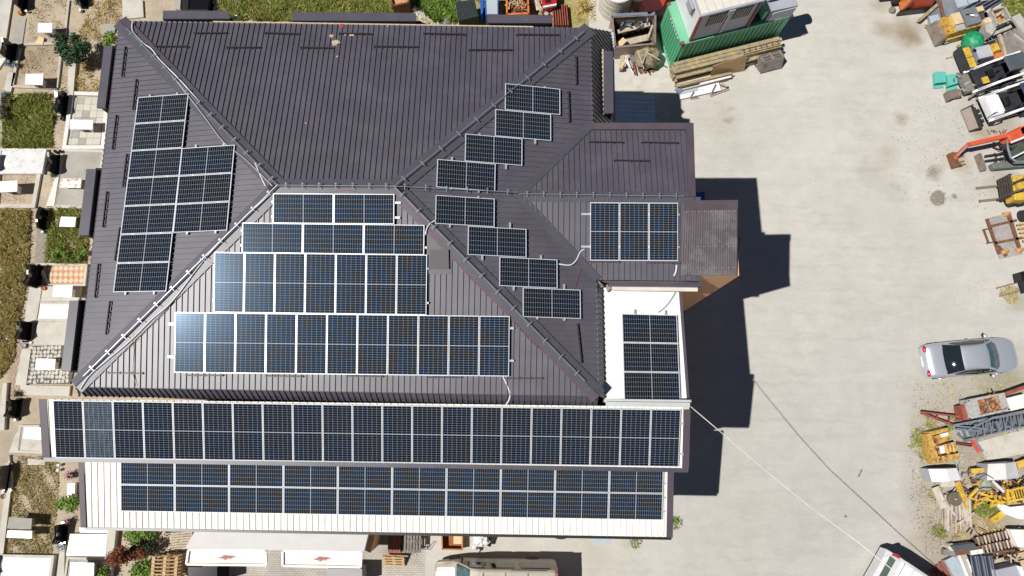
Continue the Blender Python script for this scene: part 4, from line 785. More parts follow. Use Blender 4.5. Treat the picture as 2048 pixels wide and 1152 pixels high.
grave([(82, 572), (160, 574), (155, 602), (80, 602)], 'slab', conclight, .1, .12, conclight, 'cracked concrete grave below the diamond tiles', .11)
grave([(70, 606), (143, 606), (138, 640), (66, 640)], 'slab', marblev, .14, .12, conclight, 'pale crazed stone grave with a green weedy edge', .1)
slab = T('grave', 'bare cream concrete grave slab between two black headstones', 'grave', (*XY(80, 650, 0), 0)); slabpart(slab, [(75, 643), (136, 643), (130, 690), (66, 690)], .12, conclight)
cz = T('grave', 'crazy paved grave with black joints around the small white table', 'grave', (*XY(70, 700, 0), 0)); slabpart(cz, [(60, 692), (126, 692), (146, 745), (140, 768), (50, 768)], .08, M('joint_mortar', (.12, .11, .10), .9), 'bedding')
rr = random.Random(5)
for j in range(9):
    for i in range(12):
        p = W(62+i*7.2-j*1.+rr.uniform(-1.5, 1.5), 696+j*8.3+rr.uniform(-1.5, 1.5), .1)
        if i > 8 and j < 5: continue
        n = rr.randint(5, 7); mb = MB(); s = rr.uniform(.085, .115); mb.prism([(p.x+s*rr.uniform(.75, 1.1)*math.cos(k*2*PI/n), p.y+s*1.1*rr.uniform(.75, 1.1)*math.sin(k*2*PI/n)) for k in range(n)], .07, .095); O('stone', mb, conclight, cz)
cz['category'] = 'grave'
for q, m_, z, lb in (([(40, 770), (140, 772), (138, 792), (42, 790)], conclight, .14, 'pale concrete strip below the crazy paved grave'), ([(44, 698), (62, 698), (52, 770), (30, 770)], conclight, .14, 'pinkish white kerb slabs left of the crazy paving'), ([(60, 572), (84, 572), (72, 645), (48, 645)], conclight, .15, 'grey white kerb slabs left of the crazed stone grave'),
    ([(112, 350), (118, 350), (108, 412), (92, 412)], wkerb, .16, 'white kerb left of the plain concrete grave'), ([(138, 120), (152, 120), (146, 190), (134, 190)], conclight, .2, 'grey concrete edging left of the yellow grass bed'), ([(16, 145), (32, 145), (20, 188), (6, 188)], conclight, .12, 'pale slab path beside the blue flowers'),
    ([(30, 36), (52, 36), (44, 90), (22, 90)], concm, .05, 'grey concrete path strip beside the orange pot'), ([(0, 0), (24, 0), (10, 92), (0, 92)], conclight, .12, 'pale paved grave cropped by the top left corner'), ([(244, 0), (285, 0), (287, 34), (246, 38)], conclight, .12, 'pale slab grave above the north west roof corner'), ([(348, 0), (365, 0), (365, 20), (350, 18)], concm, .15, 'grey slab left of the black tomb'),
    ([(205, 48), (232, 48), (228, 66), (207, 66)], concm, .12, 'grey plank like slab touching the north west roof corner'), ([(78, 418), (95, 470), (88, 530), (68, 530)], M('gravelly_path', (.27, .24, .20), .95, 0, .25, 8.), .03, 'gravelly path strip below the curved black headstone'), ([(6, 766), (14, 766), (8, 860), (-6, 860)], greensheet if False else conclight, .2, 'pale slab cropped by the left edge beside the brick path'),
    ([(30, 870), (45, 852), (38, 905), (18, 905)], conclight, .12, 'pale slab left of the cropped white table by the wing'), ([(18, 910), (24, 960), (6, 1110), (-6, 1110)], conclight, .14, 'long pale kerb left of the lowest grass grave'), ([(110, 420), (116, 420), (110, 412), (104, 412)], conclight, .1, 'small pale block above the curved black headstone'),
    ([(118, 1110), (130, 1060), (128, 1152), (112, 1160)], conclight, .12, 'pale kerb strip at the bottom edge left of the lowest table'), ([(215, 1058), (232, 1062), (220, 1160), (205, 1160)], conclight, .3, 'pale concrete wall top left of the conifer'), ([(55, 917), (90, 920), (90, 930), (55, 930)], conclight, .06, 'small tan slab at the head of the lowest grass grave')):
    mb = MB(); pp(mb, q, 0, z); TM('stone_slab', mb, m_, lb, 'slab')
slab = T('grave', 'white marble grave slab under the lowest wing verge', 'grave', (*XY(140, 1060, 0), 0)); slabpart(slab, [(158, 1055), (216, 1056), (215, 1066), (160, 1065)], .32, marblev, 'headpiece'); slabpart(slab, [(140, 1068), (215, 1068), (212, 1112), (132, 1112)], .25, marblev)
grave([(2, 1112), (105, 1114), (98, 1165), (-4, 1165)], 'slab', marblev, .14, .25, conclight, 'marble grave at the bottom left corner', .22)
grave([(135, 1116), (205, 1118), (200, 1170), (128, 1170)], 'slab', concm, .1, .15, conclight, 'grave under the lowest white table', .1)
grave([(40, 852), (86, 852), (82, 905), (34, 903)], 'slab', conclight, .1, .15, conclight, 'pale paved grave beside the wing verge', .1)
# brick path at left edge: individual bricks are a few pixels, joined
mb = MB(); rr = random.Random(9)
for j in range(24):
    for i in range(4):
        p = W(26+i*6.5-j*.45+(j % 2)*3, 622+j*7.5, .04); mb.box((p.x, p.y, .03), (.145, .16, .02+rr.uniform(0, .006)))
o = O('brick_path', mb, M('pinkish_path_bricks', (.38, .28, .21), .9, 0, .2, 6.), None, kind='stuff'); tag(o, 'pinkish brick path along the left edge between weeds and graves', 'path')
def headstone(a, b, h, label, mat=granite, lean=0., curve=False, vases=()):
    A, B = W(*a, 0), W(*b, 0); t = T('headstone', label, 'headstone', ((A.x+B.x)/2, (A.y+B.y)/2, 0)); d = (B-A).normalized(); n = Vector((-d.y, d.x, 0)); 
    mb = MB(); mb.bar(A-d*.08, B+d*.08, .28, 0, .14); O('plinth', mb, mat if mat is graniteg else granite, t)
    L_ = (B-A).length; prof = [(0, .14), (0, h*.78)]+([(L_*k/8, h*.78+h*.22*math.sin(PI*k/8)) for k in range(1, 8)] if curve else [(L_*.08, h*.96), (L_*.3, h*.88), (L_*.5, h*.84), (L_*.7, h*.88), (L_*.92, h*1.02)])+[(L_, h*.78), (L_, .14)]
    mb = MB(); mb.slab([A+d*x-n*.05+Vector((0, 0, z)) for x, z in prof], n*.1); O('stone', mb, mat, t)
    mb = MB(); c = (A+B)/2; s = 1 if n.x > 0 else -1; q = c+n*s*.053
    mb.slab([q+d*x+Vector((0, 0, z)) for x, z in ((-.09, h*.62), (.09, h*.62), (.09, h*.84), (-.09, h*.84))], n*s*.006); O('portrait_plaque', mb, M('grey_portrait_plaque', (.16, .16, .17), .3, 0, .5, 20.), t)
    return t
HS = [((52, -4), (49, 24), .95, 'black headstone at the top edge with orange and white pots before it', granite), ((30, 92), (26, 126), 1.05, 'black headstone left of the soil grave with blue flowers below it', granite), ((133, 196), (130, 234), .95, 'black headstone left of the white kerbed paved grave', granite), ((118, 314), (115, 352), .95, 'black headstone with heart vases beside the plain concrete grave', granite),
 ((94, 420), (90, 462), .75, 'curved black headstone with white flower vases at both ends', granite), ((82, 535), (76, 578), 1.1, 'large black headstone left of the red and cream tiles', granite), ((60, 645), (56, 682), .95, 'black headstone above the pale blue vase and crazy paving', granite), ((40, 800), (35, 836), .95, 'black headstone left of the long wing with small dark flowers above', granite),
 ((22, 930), (14, 978), .9, 'brushed grey headstone leaning at the left edge above the turf grave', graniteg), ((132, 1046), (128, 1084), .85, 'black headstone beside the lowest wing verge', granite), ((173, -6), (170, 16), .8, 'black headstone cut by the top edge near the yellow grass', granite), ((-4, 316), (-8, 348), 1.1, 'black headstone cropped by the left edge on veined marble', granite), ((-6, 1112), (-10, 1150), 1., 'black headstone cropped at the bottom left corner', granite)]
for i, (a, b, h, lb, m_) in enumerate(HS): headstone(a, b, h, lb, m_, curve=(i in (4, 8)))
def mtable(q, z, label, mat=marble, legs=True):
    P = [W(u, v, z) for u, v in q]; c = sum(P, Vector())/4; t = T('marble_table', label, 'table', (c.x, c.y, 0), 'marble tables on the graves'); mb = MB(); mb.prism([(p.x, p.y) for p in P], z-.05, z); O('tabletop', mb, mat, t)
    for k in (.28, .72):
        a = P[0].lerp(P[1], k).lerp(P[3].lerp(P[2], k), .2); b = P[0].lerp(P[1], k).lerp(P[3].lerp(P[2], k), .8); mb = MB(); mb.bar((a.x, a.y), (b.x, b.y), .07, 0, z-.05); O('leg', mb, mat, t)
    return t
for q, z, lb, m_ in (([(76, 46), (105, 46), (104, 65), (75, 65)], .75, 'white marble table by the dark shrub on the topmost soil grave', marble), ([(51, 148), (87, 147), (85, 170), (50, 169)], .72, 'white table with pale blue stool edges on the second soil grave', marble), ([(140, 239), (186, 240), (185, 259), (139, 258)], .72, 'long white marble table on the square paved grave', marble),
    ([(-6, 363), (35, 361), (34, 383), (-8, 385)], .72, 'white table cropped by the left edge with a stool shadow', marble), ([(121, 357), (163, 357), (161, 376), (119, 375)], .5, 'white marble table streaked with rust stains', marblestain), ([(122, 433), (152, 434), (149, 454), (118, 453)], .55, 'small squarish white table in the green weeds', marble),
    ([(107, 571), (145, 571), (143, 595), (105, 593)], .75, 'white marble table right under the diamond tiled grave', marble), ([(73, 717), (111, 718), (109, 740), (70, 740)], .75, 'white marble table on the crazy paved grave', marble), ([(49, 854), (86, 855), (84, 879), (47, 877)], .75, 'white table half hidden by the long wing verge', marble),
    ([(18, 1034), (64, 1037), (62, 1059), (14, 1057)], .75, 'grey stone table, upper of the two on the turf grave', M('grey_stone_top', (.33, .31, .27), .8, 0, .1, 3.)), ([(15, 1061), (64, 1062), (63, 1077), (13, 1075)], .7, 'narrow white bench like table, lower of the two on the turf grave', marble), ([(141, 1125), (188, 1126), (187, 1160), (139, 1160)], .8, 'white table at the bottom edge right of the brick path', marble)): mtable(q, z, lb, m_)
# pots, vases, flowers
def vase(u, v, r, h, mat, label, fl=None, seed=0):
    p = W(u, v, 0); t = T('flower_vase', label, 'vase', (p.x, p.y, 0)); mb = MB(); mb.lathe((p.x, p.y, 0), [(r*.7, 0), (r, h*.4), (r*.75, h*.8), (r, h), (r*.8, h), (r*.6, h*.8)], 12); O('vase', mb, mat, t, smooth=True)
    if fl: quads('flowers', leafcloud([(p.x, p.y, h+.08, r*1.8, .7)], 160, .035, seed), fl, t)
for i, a in enumerate([(44, 29, .12, .2, potred, 'orange terracotta pot below the topmost black headstone'), (57, 26, .07, .22, vasew, 'white round vase beside the orange pot'), (163, 12, .11, .3, marblev, 'white stone vase with foliage at the top edge', leafd), (163, 24, .1, .2, marblev, 'grey white stone vase below the one at the top edge'), (20, 132, .1, .22, vasew, 'pale blue flowers in a white vase, left of the second grave', flow), (36, 134, .09, .22, vasew, 'white vase with blue flowers nearest the blue white table', flow), (14, 192, .1, .2, steelb, 'blue grey vase at the corner of the weedy grave', flow), (145, 128, .07, .2, marblev, 'small white vase on the concrete edging by the shrub'),
    (132, 190, .12, .25, granite, 'black vase of dark foliage above the paved grave headstone', leafd), (128, 240, .1, .2, granite, 'black vase below the paved grave headstone'), (116, 306, .09, .25, granite, 'black vase, left of the heart pair on the concrete grave'), (126, 306, .09, .25, granite, 'black vase, right of the heart pair on the concrete grave'), (112, 354, .08, .2, vasew, 'white vase below the heart vase headstone', leafd), (98, 420, .07, .25, vasew, 'white ringed vase above the curved headstone'), (90, 466, .07, .25, vasew, 'white ringed vase below the curved headstone'), (75, 535, .09, .25, vasew, 'grey white vase above the large headstone by the tiles', flow),
    (92, 578, .11, .2, potred, 'red brown pot below the large headstone by the tiles'), (84, 577, .07, .2, vasew, 'white ball vase beside the red brown pot'), (51, 692, .12, .12, steelb, 'pale blue square vase at the corner of the crazy paving'), (66, 686, .07, .2, vasew, 'pinkish white vase right of the pale blue one'), (42, 788, .12, .25, granite, 'dark vase of dark flowers above the long wing headstone', leafd), (35, 840, .08, .22, vasew, 'grey vase below the headstone beside the long wing'), (22, 928, .06, .25, vasew, 'white vase above the brushed grey headstone'), (12, 984, .07, .25, vasew, 'white vase below the brushed grey headstone'), (26, 980, .08, .2, vasew, 'white ring vase right of the brushed grey headstone'), (10, 992, .13, .15, M('brown_pot', (.12, .06, .05), .7), 'brown square pot under the brushed grey headstone'),
    (122, 930, .07, .25, vasew, 'upper white vase in the shadow beside the long wing verge'), (121, 940, .07, .25, vasew, 'lower white vase in the shadow beside the long wing verge'), (146, 950, .15, .25, granite, 'pot of pink and white flowers against the lowest wing', flowr), (140, 1042, .12, .25, granite, 'pink flower bunch above the headstone by the lowest wing', flowr), (128, 1092, .15, .2, vasew, 'pale blue and white flower bunch below the headstone by the lowest wing', flow)]): vase(*a[:6], fl=a[6] if len(a) > 6 else None, seed=i)
mb = MB(); pp(mb, [(79, 72), (88, 76), (85, 90), (70, 84)], .14, .15); TM('paper_sheet', mb, cardl, 'crumpled tan paper lying on a grave kerb', 'paper')
mb = MB(); pp(mb, [(135, 968), (150, 966), (148, 996), (134, 996)], 0, .2); TM('marble_block', mb, marble, 'white marble block against the lowest wing wall', 'block')
mb = MB(); pp(mb, [(0, 116), (12, 116), (-4, 140), (-8, 140)], 0, .1); TM('stone_slab', mb, wkerb, 'white slab corner at the left edge below the second headstone', 'slab')
# ================================================================ NORTH STRIP (behind the hip roof)
def box_open(t, q, z0, z1, wall, mat, inner=None, fill=None, fz=.5):
    """open topped tub: four walls from the outline q (px at z1)"""
    P = [Vector((*XY(u, v, z1), 0)) for u, v in q]; n = len(P); c = sum(P, Vector())/n
    for i in range(n):
        a, b = P[i], P[(i+1) % n]; d = (b-a).normalized(); m_ = Vector((-d.y, d.x, 0)); s = 1 if (c-a).dot(m_) > 0 else -1
        mb = MB(); mb.slab([a+Vector((0, 0, z0)), b+Vector((0, 0, z0)), b+Vector((0, 0, z1)), a+Vector((0, 0, z1))], m_*s*wall); O('side_wall', mb, mat, t)
        mb = MB(); mb.slab([a-m_*s*.02+Vector((0, 0, z1-.05)), b-m_*s*.02+Vector((0, 0, z1-.05)), b-m_*s*.02+Vector((0, 0, z1+.004)), a-m_*s*.02+Vector((0, 0, z1+.004))], m_*s*(wall+.04)); O('rim', mb, mat, t)
    mb = MB(); mb.prism([(c.x+(p.x-c.x)*.97, c.y+(p.y-c.y)*.97) for p in P], z0, z0+.05); O('base', mb, inner or mat, t)
    if fill: mb = MB(); mb.prism([(c.x+(p.x-c.x)*.9, c.y+(p.y-c.y)*.9) for p in P], z0+.05, z0+(z1-z0)*fz); O('contents', mb, fill, t)
    return [Vector((p.x, p.y, 0)) for p in P], c
def scraps(n, area, z, ln, wd, mat, label, seed, zj=.25, nm='scrap', group=None, cat='scrap', ang=None, th=.03, maxn=None):
    rr = random.Random(seed); out = []
    for i in range(n):
        u = rr.uniform(area[0], area[2]); v = rr.uniform(area[1], area[3]); p = W(u, v, z); a = rr.uniform(0, PI) if ang is None else ang+rr.uniform(-.25, .25); l = ln*rr.uniform(.5, 1.3); t_ = rr.uniform(-.2, .2)
        d = Vector((math.cos(a)*math.cos(t_), math.sin(a)*math.cos(t_), math.sin(t_))); q = p+Vector((0, 0, rr.uniform(0, zj))); mb = MB(); mb.beam(q-d*l/2, q+d*l/2, wd*rr.uniform(.6, 1.3), th); m_ = mat[i % len(mat)] if isinstance(mat, list) else mat
        out.append((mb, m_))
    return out
def heap(name, n, area, z, ln, wd, mat, label, seed, **k):
    t = T(name, label, k.pop('cat', 'scrap'), (*XY((area[0]+area[2])/2, (area[1]+area[3])/2, z), 0)); pn = k.pop('pn', 'offcut')
    for mb, m_ in scraps(n, area, z, ln, wd, mat, label, seed, **k): O(pn, mb, m_, t)
    return t
mb = MB(); pbar(mb, 437, -4, 427, 21, .09, .05, .14); TM('plastic_pipe', mb, whitec, 'right of two white pipes standing off the left end of the north meadow', 'pipe')
mb = MB(); pbar(mb, 428, -4, 420, 20, .09, .05, .14); TM('plastic_pipe', mb, whitec, 'left of two white pipes standing off the left end of the north meadow', 'pipe')
t = T('tomb', 'black granite tomb block at the top edge beside two white pipes', 'tomb', (*XY(390, 5, 0), 0)); mb = MB(); pp(mb, [(362, -12), (420, -12), (416, 19), (360, 18)], 0, .6); O('slab', mb, granite, t); mb = MB(); pp(mb, [(365, -12), (378, -12), (376, 18), (363, 18)], .6, .66); O('top_strip', mb, blackm, t)
mb = MB(); mb.bar(XY(460, 38, 9.2), XY(474, 31, 9.2), .09, 9.1, 9.2); TM('pipe_stub', mb, whitem, 'short white bracket jutting from the left north dormer cap', 'bracket')
t = T('skip', 'small rusty skip of brown soil at the top edge above the middle north dormer', 'skip', (*XY(800, 3, 0), 0)); box_open(t, [(777, -16), (820, -22), (817, 5), (784, 12)], .1, 1., .05, rust, rust, copper, .75)
pebbles('rubble', [(828, 14, 850, 30), (840, 25, 868, 46), (858, 32, 885, 48)], 90, .05, .13, stonem, 'heap of pale rubble stones right of the middle north dormer', 21, 'rubble')
mb = MB(); mb.blob(W(829, 17, .1), .14, 10, .2, 3); TM('boulder', mb, M('white_stone', (.72, .70, .68), .9), 'largest white stone at the tip of the rubble heap', 'stone', smooth=True)
mb = MB(); p = W(893, 45, 0); mb.lathe(p, [(.32, 0), (.2, .15), (.02, .28)], 9); TM('gravel_cone', mb, M('grey_gravel_cone', (.22, .21, .2), .95, 0, .2, 20.), 'small grey gravel pile at the roof edge beside the corrugated sheets', 'gravel')
t = T('sheet_stack', 'stack of dark green corrugated sheets on a pallet near the north eave', 'sheets', (*XY(930, 20, 0), 0)); a, b, c, d = W(911, 5, 1.0), W(949, -1, 1.0), W(957, 33, 1.0), W(918, 42, 1.0)
for i in range(8):
    k0, k1 = i/8, (i+1)/8; mb = MB(); mb.slab([a.lerp(b, k0), a.lerp(b, k0+.07), d.lerp(c, k0+.07), d.lerp(c, k0)], (0, 0, .05)); mb.slab([a.lerp(b, k0+.07), a.lerp(b, k1), d.lerp(c, k1), d.lerp(c, k0+.07)], (0, 0, .015)); O('corrugation', mb, greensheet, t)
mb = MB(); mb.prism([(p.x, p.y) for p in (a, b, c, d)], .15, .98); O('lower_sheets', mb, M('dark_sheet_edges', (.02, .025, .025), .7), t); 
for k in (.1, .5, .9): q = d.lerp(c, k); mb = MB(); mb.bar((q.x-.1, q.y-.15), (a.lerp(b, k).x, a.lerp(b, k).y), .1, 0, .14); O('pallet_block', mb, woodp, t)
mb = MB(); pp(mb, [(909, 20), (915, 18), (916, 27), (910, 28)], 0, .15); TM('timber_block', mb, woodo, 'small pale wood block left of the dark corrugated sheets', 'block')
t = T('storage_tank', 'blue sided tank with pale grey top at the top edge, right of the corrugated sheets', 'tank', (*XY(975, 5, 0), 0)); mb = MB(); pp(mb, [(969, -20), (997, -20), (997, 30), (971, 30)], 0, 1.25); O('body', mb, bluep, t); mb = MB(); pp(mb, [(972, -20), (995, -20), (995, 28), (974, 28)], 1.25, 1.3); O('lid', mb, bluegrey, t); mb = MB(); pp(mb, [(958, -20), (967, -20), (966, 24), (962, 30)], .4, 1.1); O('side_rail', mb, bluep, t)
t = T('scrap_cage', 'orange steel cage full of copper coloured scrap at the top edge', 'cage', (*XY(1034, 10, 0), 0)); P_, c_ = box_open(t, [(1012, -16), (1056, -18), (1058, 27), (1013, 29)], .1, .95, .05, orange, rust, rust, .6)
for i in range(7): q = P_[3].lerp(P_[2], (i+.5)/7); mb = MB(); mb.box((q.x, q.y-.04, .5), (.05, .06, .8)); O('bar', mb, orange, t)
for mb, m_ in scraps(46, (1018, -12, 1052, 22), .75, .5, .05, [copper, woodp, rust, copper], '', 31, zj=.25): O('scrap_piece', mb, m_, t)
heap('timber_pile', 14, (1066, 2, 1100, 26), .1, 1.1, .12, [woodp, conclight, woodp], 'loose pale planks between the orange cage and the red boxes', 32, ang=-.95, cat='timber', pn='plank')
t = T('red_crate', 'dark red box with white rim at the top edge above the red bars', 'crate', (*XY(1100, 0, 0), 0)); mb = MB(); pp(mb, [(1084, -25), (1112, -28), (1113, 8), (1086, 13)], .1, .9); O('body', mb, M('dark_red_paint', (.42, .012, .02), .4), t); mb = MB(); pp(mb, [(1086, 12), (1113, 7), (1113, 10), (1087, 15)], .8, .93); O('rim', mb, whitep, t); mb = MB(); pp(mb, [(1090, -10), (1101, -12), (1101, 4), (1091, 5)], .9, .96); O('black_insert', mb, blackm, t)
for i in range(7): mb = MB(); pbar(mb, 1105+i*4.6, 11-i*.6, 1108+i*4.7, 50, .055, .3+.02*(i % 2), .42+.02*(i % 2)); TM('steel_bar', mb, rustr, '%s red oxide bar from the left in the bundle by the right north dormer' % ordn(i), 'bar', 'red oxide steel bars')
mb = MB(); pp(mb, [(1105, 14), (1136, 10), (1140, 50), (1108, 50)], 0, .28); TM('steel_stack', mb, M('dark_red_stack', (.07, .02, .02), .8), 'dark red lower layer beneath the seven oxide bars', 'stack')
t = T('trestle', 'yellow tubular steel trestle standing on dry grass', 'trestle', (*XY(1166, 15, 0), 0))
for a, b in (((1160, 2, .9), (1155, 30, 0)), ((1162, 2, .9), (1166, 28, 0)), ((1171, 0, .9), (1173, 26, 0)), ((1172, 0, .9), (1178, 20, 0)), ((1158, 3, .9), (1174, -2, .9)), ((1157, 14, .5), (1176, 12, .5)), ((1163, 8, .7), (1172, 24, .1))): mb = MB(); ptube(mb, [a, b], .025); O('tube', mb, yellowb if a[2] > .8 else rust, t)
t = T('concrete_ring_stack', 'leaning stack of white concrete well rings beside the north east roof corner', 'concrete rings', (*XY(1225, 40, 0), 0))
for i in range(5):
    c = W(1228, 40, 0)+Vector((0, 0, 0)); z = i*.42; mb = MB(); mb.lathe((c.x, c.y+.75, z), [(.80, 0), (.86, .02), (.86, .37), (.80, .40), (.72, .40)] if i < 4 else [(.80, 0), (.88, .03), (.88, .16), (.8, .2), (.12, .32), (.1, .32), (.1, .2)], 30); O('ring' if i < 4 else 'cover', mb, conclight if i < 4 else M('white_concrete', (.62, .60, .56), .85, 0, .06, 3.), t)
c = W(1275, 8, 0); t = T('concrete_ring', 'tipped white concrete dish beside the ring stack at the top edge', 'concrete ring', c); mb = MB(); mb.lathe((c.x, c.y+.35, .5), [(.2, .1), (.75, .35), (.8, .33), (.7, .15), (.3, -.1)], 26); O('dish', mb, MATS['white_concrete'], t); mb = MB(); pbar(mb, 1264, 0, 1266, 22, .12, .3, .5); O('rim_leg', mb, conclight, t)
t = T('container', 'orange red container end behind the green container, at the top edge', 'container', (*XY(1340, 0, 0), 0)); a, b = W(1327, 14, 1.3), W(1352, 8, 1.3); d = (b-a).normalized(); n_ = Vector((-d.y, d.x, 0))
for i in range(8): p = a+d*(i*(b-a).length/8); mb = MB(); mb.slab([p-Vector((0, 0, 1.2)), p+d*.05-Vector((0, 0, 1.2)), p+d*.05+Vector((0, 0, .9))+n_*.6, p+Vector((0, 0, .9))+n_*.6], n_*.06); O('rib', mb, redcon, t)
mb = MB(); mb.prism([(a.x, a.y+.07), (b.x, b.y+.07), (b.x-.6, b.y+2.4), (a.x-.6, a.y+2.4)], .1, 2.2); O('body', mb, redcon, t)
mb = MB(); pbar(mb, 1296, -5, 1312, 22, .9, .2, 1.3); TM('maroon_steel_bin', mb, M('dark_maroon_steel', (.05, .008, .01), .5), 'dark maroon steel body between concrete dish and red container', 'bin')
t = T('bench_parts', 'grey and white metal oddments beside the green container corner', 'scrap', (*XY(1318, 25, 0), 0))
for mb, m_ in scraps(8, (1315, 10, 1324, 36), .2, .5, .06, [alud, whitep, woodp], '', 33): O('oddment', mb, m_, t)
# big rusty skip
t = T('skip', 'large rusty steel skip holding planks and an engine block, left of the green container', 'skip', (*XY(1268, 60, 0), 0))
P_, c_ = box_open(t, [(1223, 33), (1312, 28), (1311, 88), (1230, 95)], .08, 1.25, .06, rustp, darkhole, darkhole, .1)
for q, z, m_ in (((1236, 63, 1300, 48, .22), .9, woodp), ((1236, 88, 1306, 72, .35), .5, woodp), ((1240, 54, 1300, 38, .12), .95, steeld), ((1296, 75, 1305, 50, .1), .8, woodp), ((1236, 92, 1250, 78, .3), .9, cardl), ((1240, 60, 1258, 46, .08), 1., steeld)): mb = MB(); pbar(mb, *q, z-.1, z); O('contents_plank', mb, m_, t)
for mb, m_ in scraps(22, (1240, 40, 1295, 55), .95, .3, .06, [steeld, steelb, alud, woodd], '', 34, zj=.2): O('scrap_piece', mb, m_, t)
mb = MB(); pbar(mb, 1225, 30, 1310, 26, .16, 1.2, 1.3); O('pale_rim', mb, steelb, t)
heap('timber_pile', 9, (1232, 105, 1252, 132), .15, .9, .2, [woodp, conclight, cardl], 'pale boards and boxes beside the east skirt of the hip roof', 35, ang=1.3, cat='timber', pn='board')
heap('sheet_offcuts', 9, (1250, 108, 1272, 138), .15, .7, .1, [whitep, steelb, rustr, woodp], 'white and red sheet offcuts below the large rusty skip', 36, ang=1.9, cat='offcuts')
t = T('wrapped_bale', 'dirty brown wrapped bale strapped on a pallet, below the large rusty skip', 'bale', (*XY(1295, 125, 0), 0)); mb = MB(); mb.blob(W(1294, 116, .55), .62, 16, .16, 8, (1.25, .95, .85)); O('wrap', mb, tarpg, t)
for a, b, z in (((1290, 103), (1320, 120), 1.1), ((1275, 100), (1288, 138), .95), ((1296, 100), (1284, 128), 1.05)): mb = MB(); pbar(mb, *a, *b, .05, z, z+.04); O('slat', mb, woodp, t)
for k in range(4): mb = MB(); pbar(mb, 1278+k*8, 138-k, 1284+k*8, 146-k, .12, 0, .1); O('pallet_foot', mb, rust, t)
# lean-to sheet roof and its slab in the building's shade
t = T('lean_to', 'low lean-to with blue grey corrugated sheets in the shade of the annex', 'lean-to', (*XY(1265, 215, 0), 0)); a, b, c, d = W(1226, 187, 2.6), W(1309, 191, 2.6), W(1309, 252, 2.5), W(1215, 252, 2.5)
for i in range(7):
    k0, k1 = i/7, (i+1)/7; mb = MB(); mb.slab([a.lerp(d, k0), a.lerp(d, k1-.02), b.lerp(c, k1-.02), b.lerp(c, k0)], (0, 0, .03)); mb.slab([a.lerp(d, k1-.07)+Vector((0, 0, .03)), a.lerp(d, k1-.02)+Vector((0, 0, .03)), b.lerp(c, k1-.02)+Vector((0, 0, .03)), b.lerp(c, k1-.07)+Vector((0, 0, .03))], (0, 0, .04)); O('roof_sheet', mb, M('blue_grey_corrugated', (.58, .76, .86), .45, .1, .1), t)
for k in (.05, .95):
    for q in (a.lerp(b, k), d.lerp(c, k)): mb = MB(); mb.box((q.x, q.y, 1.25), (.08, .08, 2.5)); O('post', mb, steeld, t)
# ================================================================ GREEN CONTAINER
A0 = Vector((8.62, 19.08, 0)); ang = math.radians(16.1); dx = Vector((math.cos(ang), math.sin(ang), 0)); dy = Vector((-math.sin(ang), math.cos(ang), 0)); CL, CW_, CHt = 6.06, 2.44, 2.59
def cp(x, y, z=0.): return A0+dx*x+dy*y+Vector((0, 0, z))
t = T('container', 'mint green shipping container with rusty corners, cabins stacked on its roof', 'container', A0)
mb = MB(); mb.slab([cp(.06, .06, .12), cp(CL-.06, .06, .12), cp(CL-.06, CW_-.06, .12), cp(.06, CW_-.06, .12)], (0, 0, CHt-.2)); O('body', mb, greenc, t)
for z in (.06, CHt-.08):
    for a, b in ((cp(0, .05, z), cp(CL, .05, z)), (cp(0, CW_-.05, z), cp(CL, CW_-.05, z)), (cp(.05, 0, z), cp(.05, CW_, z)), (cp(CL-.05, 0, z), cp(CL-.05, CW_, z))): mb = MB(); mb.beam(a, b, .1, .14); O('rail', mb, greent, t)
for i in range(22): x = .22+i*(CL-.4)/22; mb = MB(); mb.slab([cp(x, .075, .15), cp(x+.13, .075, .15), cp(x+.13, .075, CHt-.16), cp(x, .075, CHt-.16)], -dy*.055); O('corrugation', mb, greenc, t)
for i in range(9): y = .2+i*(CW_-.36)/9; mb = MB(); mb.slab([cp(.075, y, .15), cp(.075, y+.12, .15), cp(.075, y+.12, CHt-.16), cp(.075, y, CHt-.16)], -dx*.05); O('corrugation', mb, greenc, t)
for x in (0, CL-.16):
    for y in (0, CW_-.16):
        for z in (0, CHt-.14): mb = MB(); mb.slab([cp(x-.01, y-.01, z), cp(x+.17, y-.01, z), cp(x+.17, y+.17, z), cp(x-.01, y+.17, z)], (0, 0, .15)); O('corner_casting', mb, rust, t)
for i in range(6): y = .5+i*.22; mb = MB(); mb.slab([cp(.015, y, CHt-.3), cp(.015, y+.1, CHt-.3), cp(.015, y+.1, CHt-.18), cp(.015, y, CHt-.18)], -dx*.012); O('white_marking', mb, whitep, t)
mb = MB(); mb.slab([cp(.1, .1, CHt-.02), cp(CL-.1, .1, CHt-.02), cp(CL-.1, CW_-.1, CHt-.02), cp(.1, CW_-.1, CHt-.02)], (0, 0, .015)); O('roof', mb, greent, t)
# white cabin on the roof
z0 = CHt+.02; z1 = z0+2.35; cx0, cx1 = .42, 3.58
t = T('site_cabin', 'white site cabin with maroon corner posts and barred windows, on the green container', 'cabin', cp(2, 1, z0))
mb = MB(); mb.slab([cp(cx0+.05, .12, z0), cp(cx1-.05, .12, z0), cp(cx1-.05, 2.5, z0), cp(cx0+.05, 2.5, z0)], (0, 0, 2.3)); O('body', mb, cabinw, t)
mb = MB(); mb.slab([cp(cx0+.1, .10, z0+.1), cp(cx1-.1, .10, z0+.1), cp(cx1-.1, .10, z1-.15), cp(cx0+.1, .10, z1-.15)], dy*.03); O('front_sheet', mb, cabing, t)
mb = MB(); mb.slab([cp(cx0-.05, .0, z1-.1), cp(cx1+.05, .0, z1-.1), cp(cx1+.05, 2.6, z1-.1), cp(cx0-.05, 2.6, z1-.1)], (0, 0, .08)); rf = O('roof', mb, cabing, t)
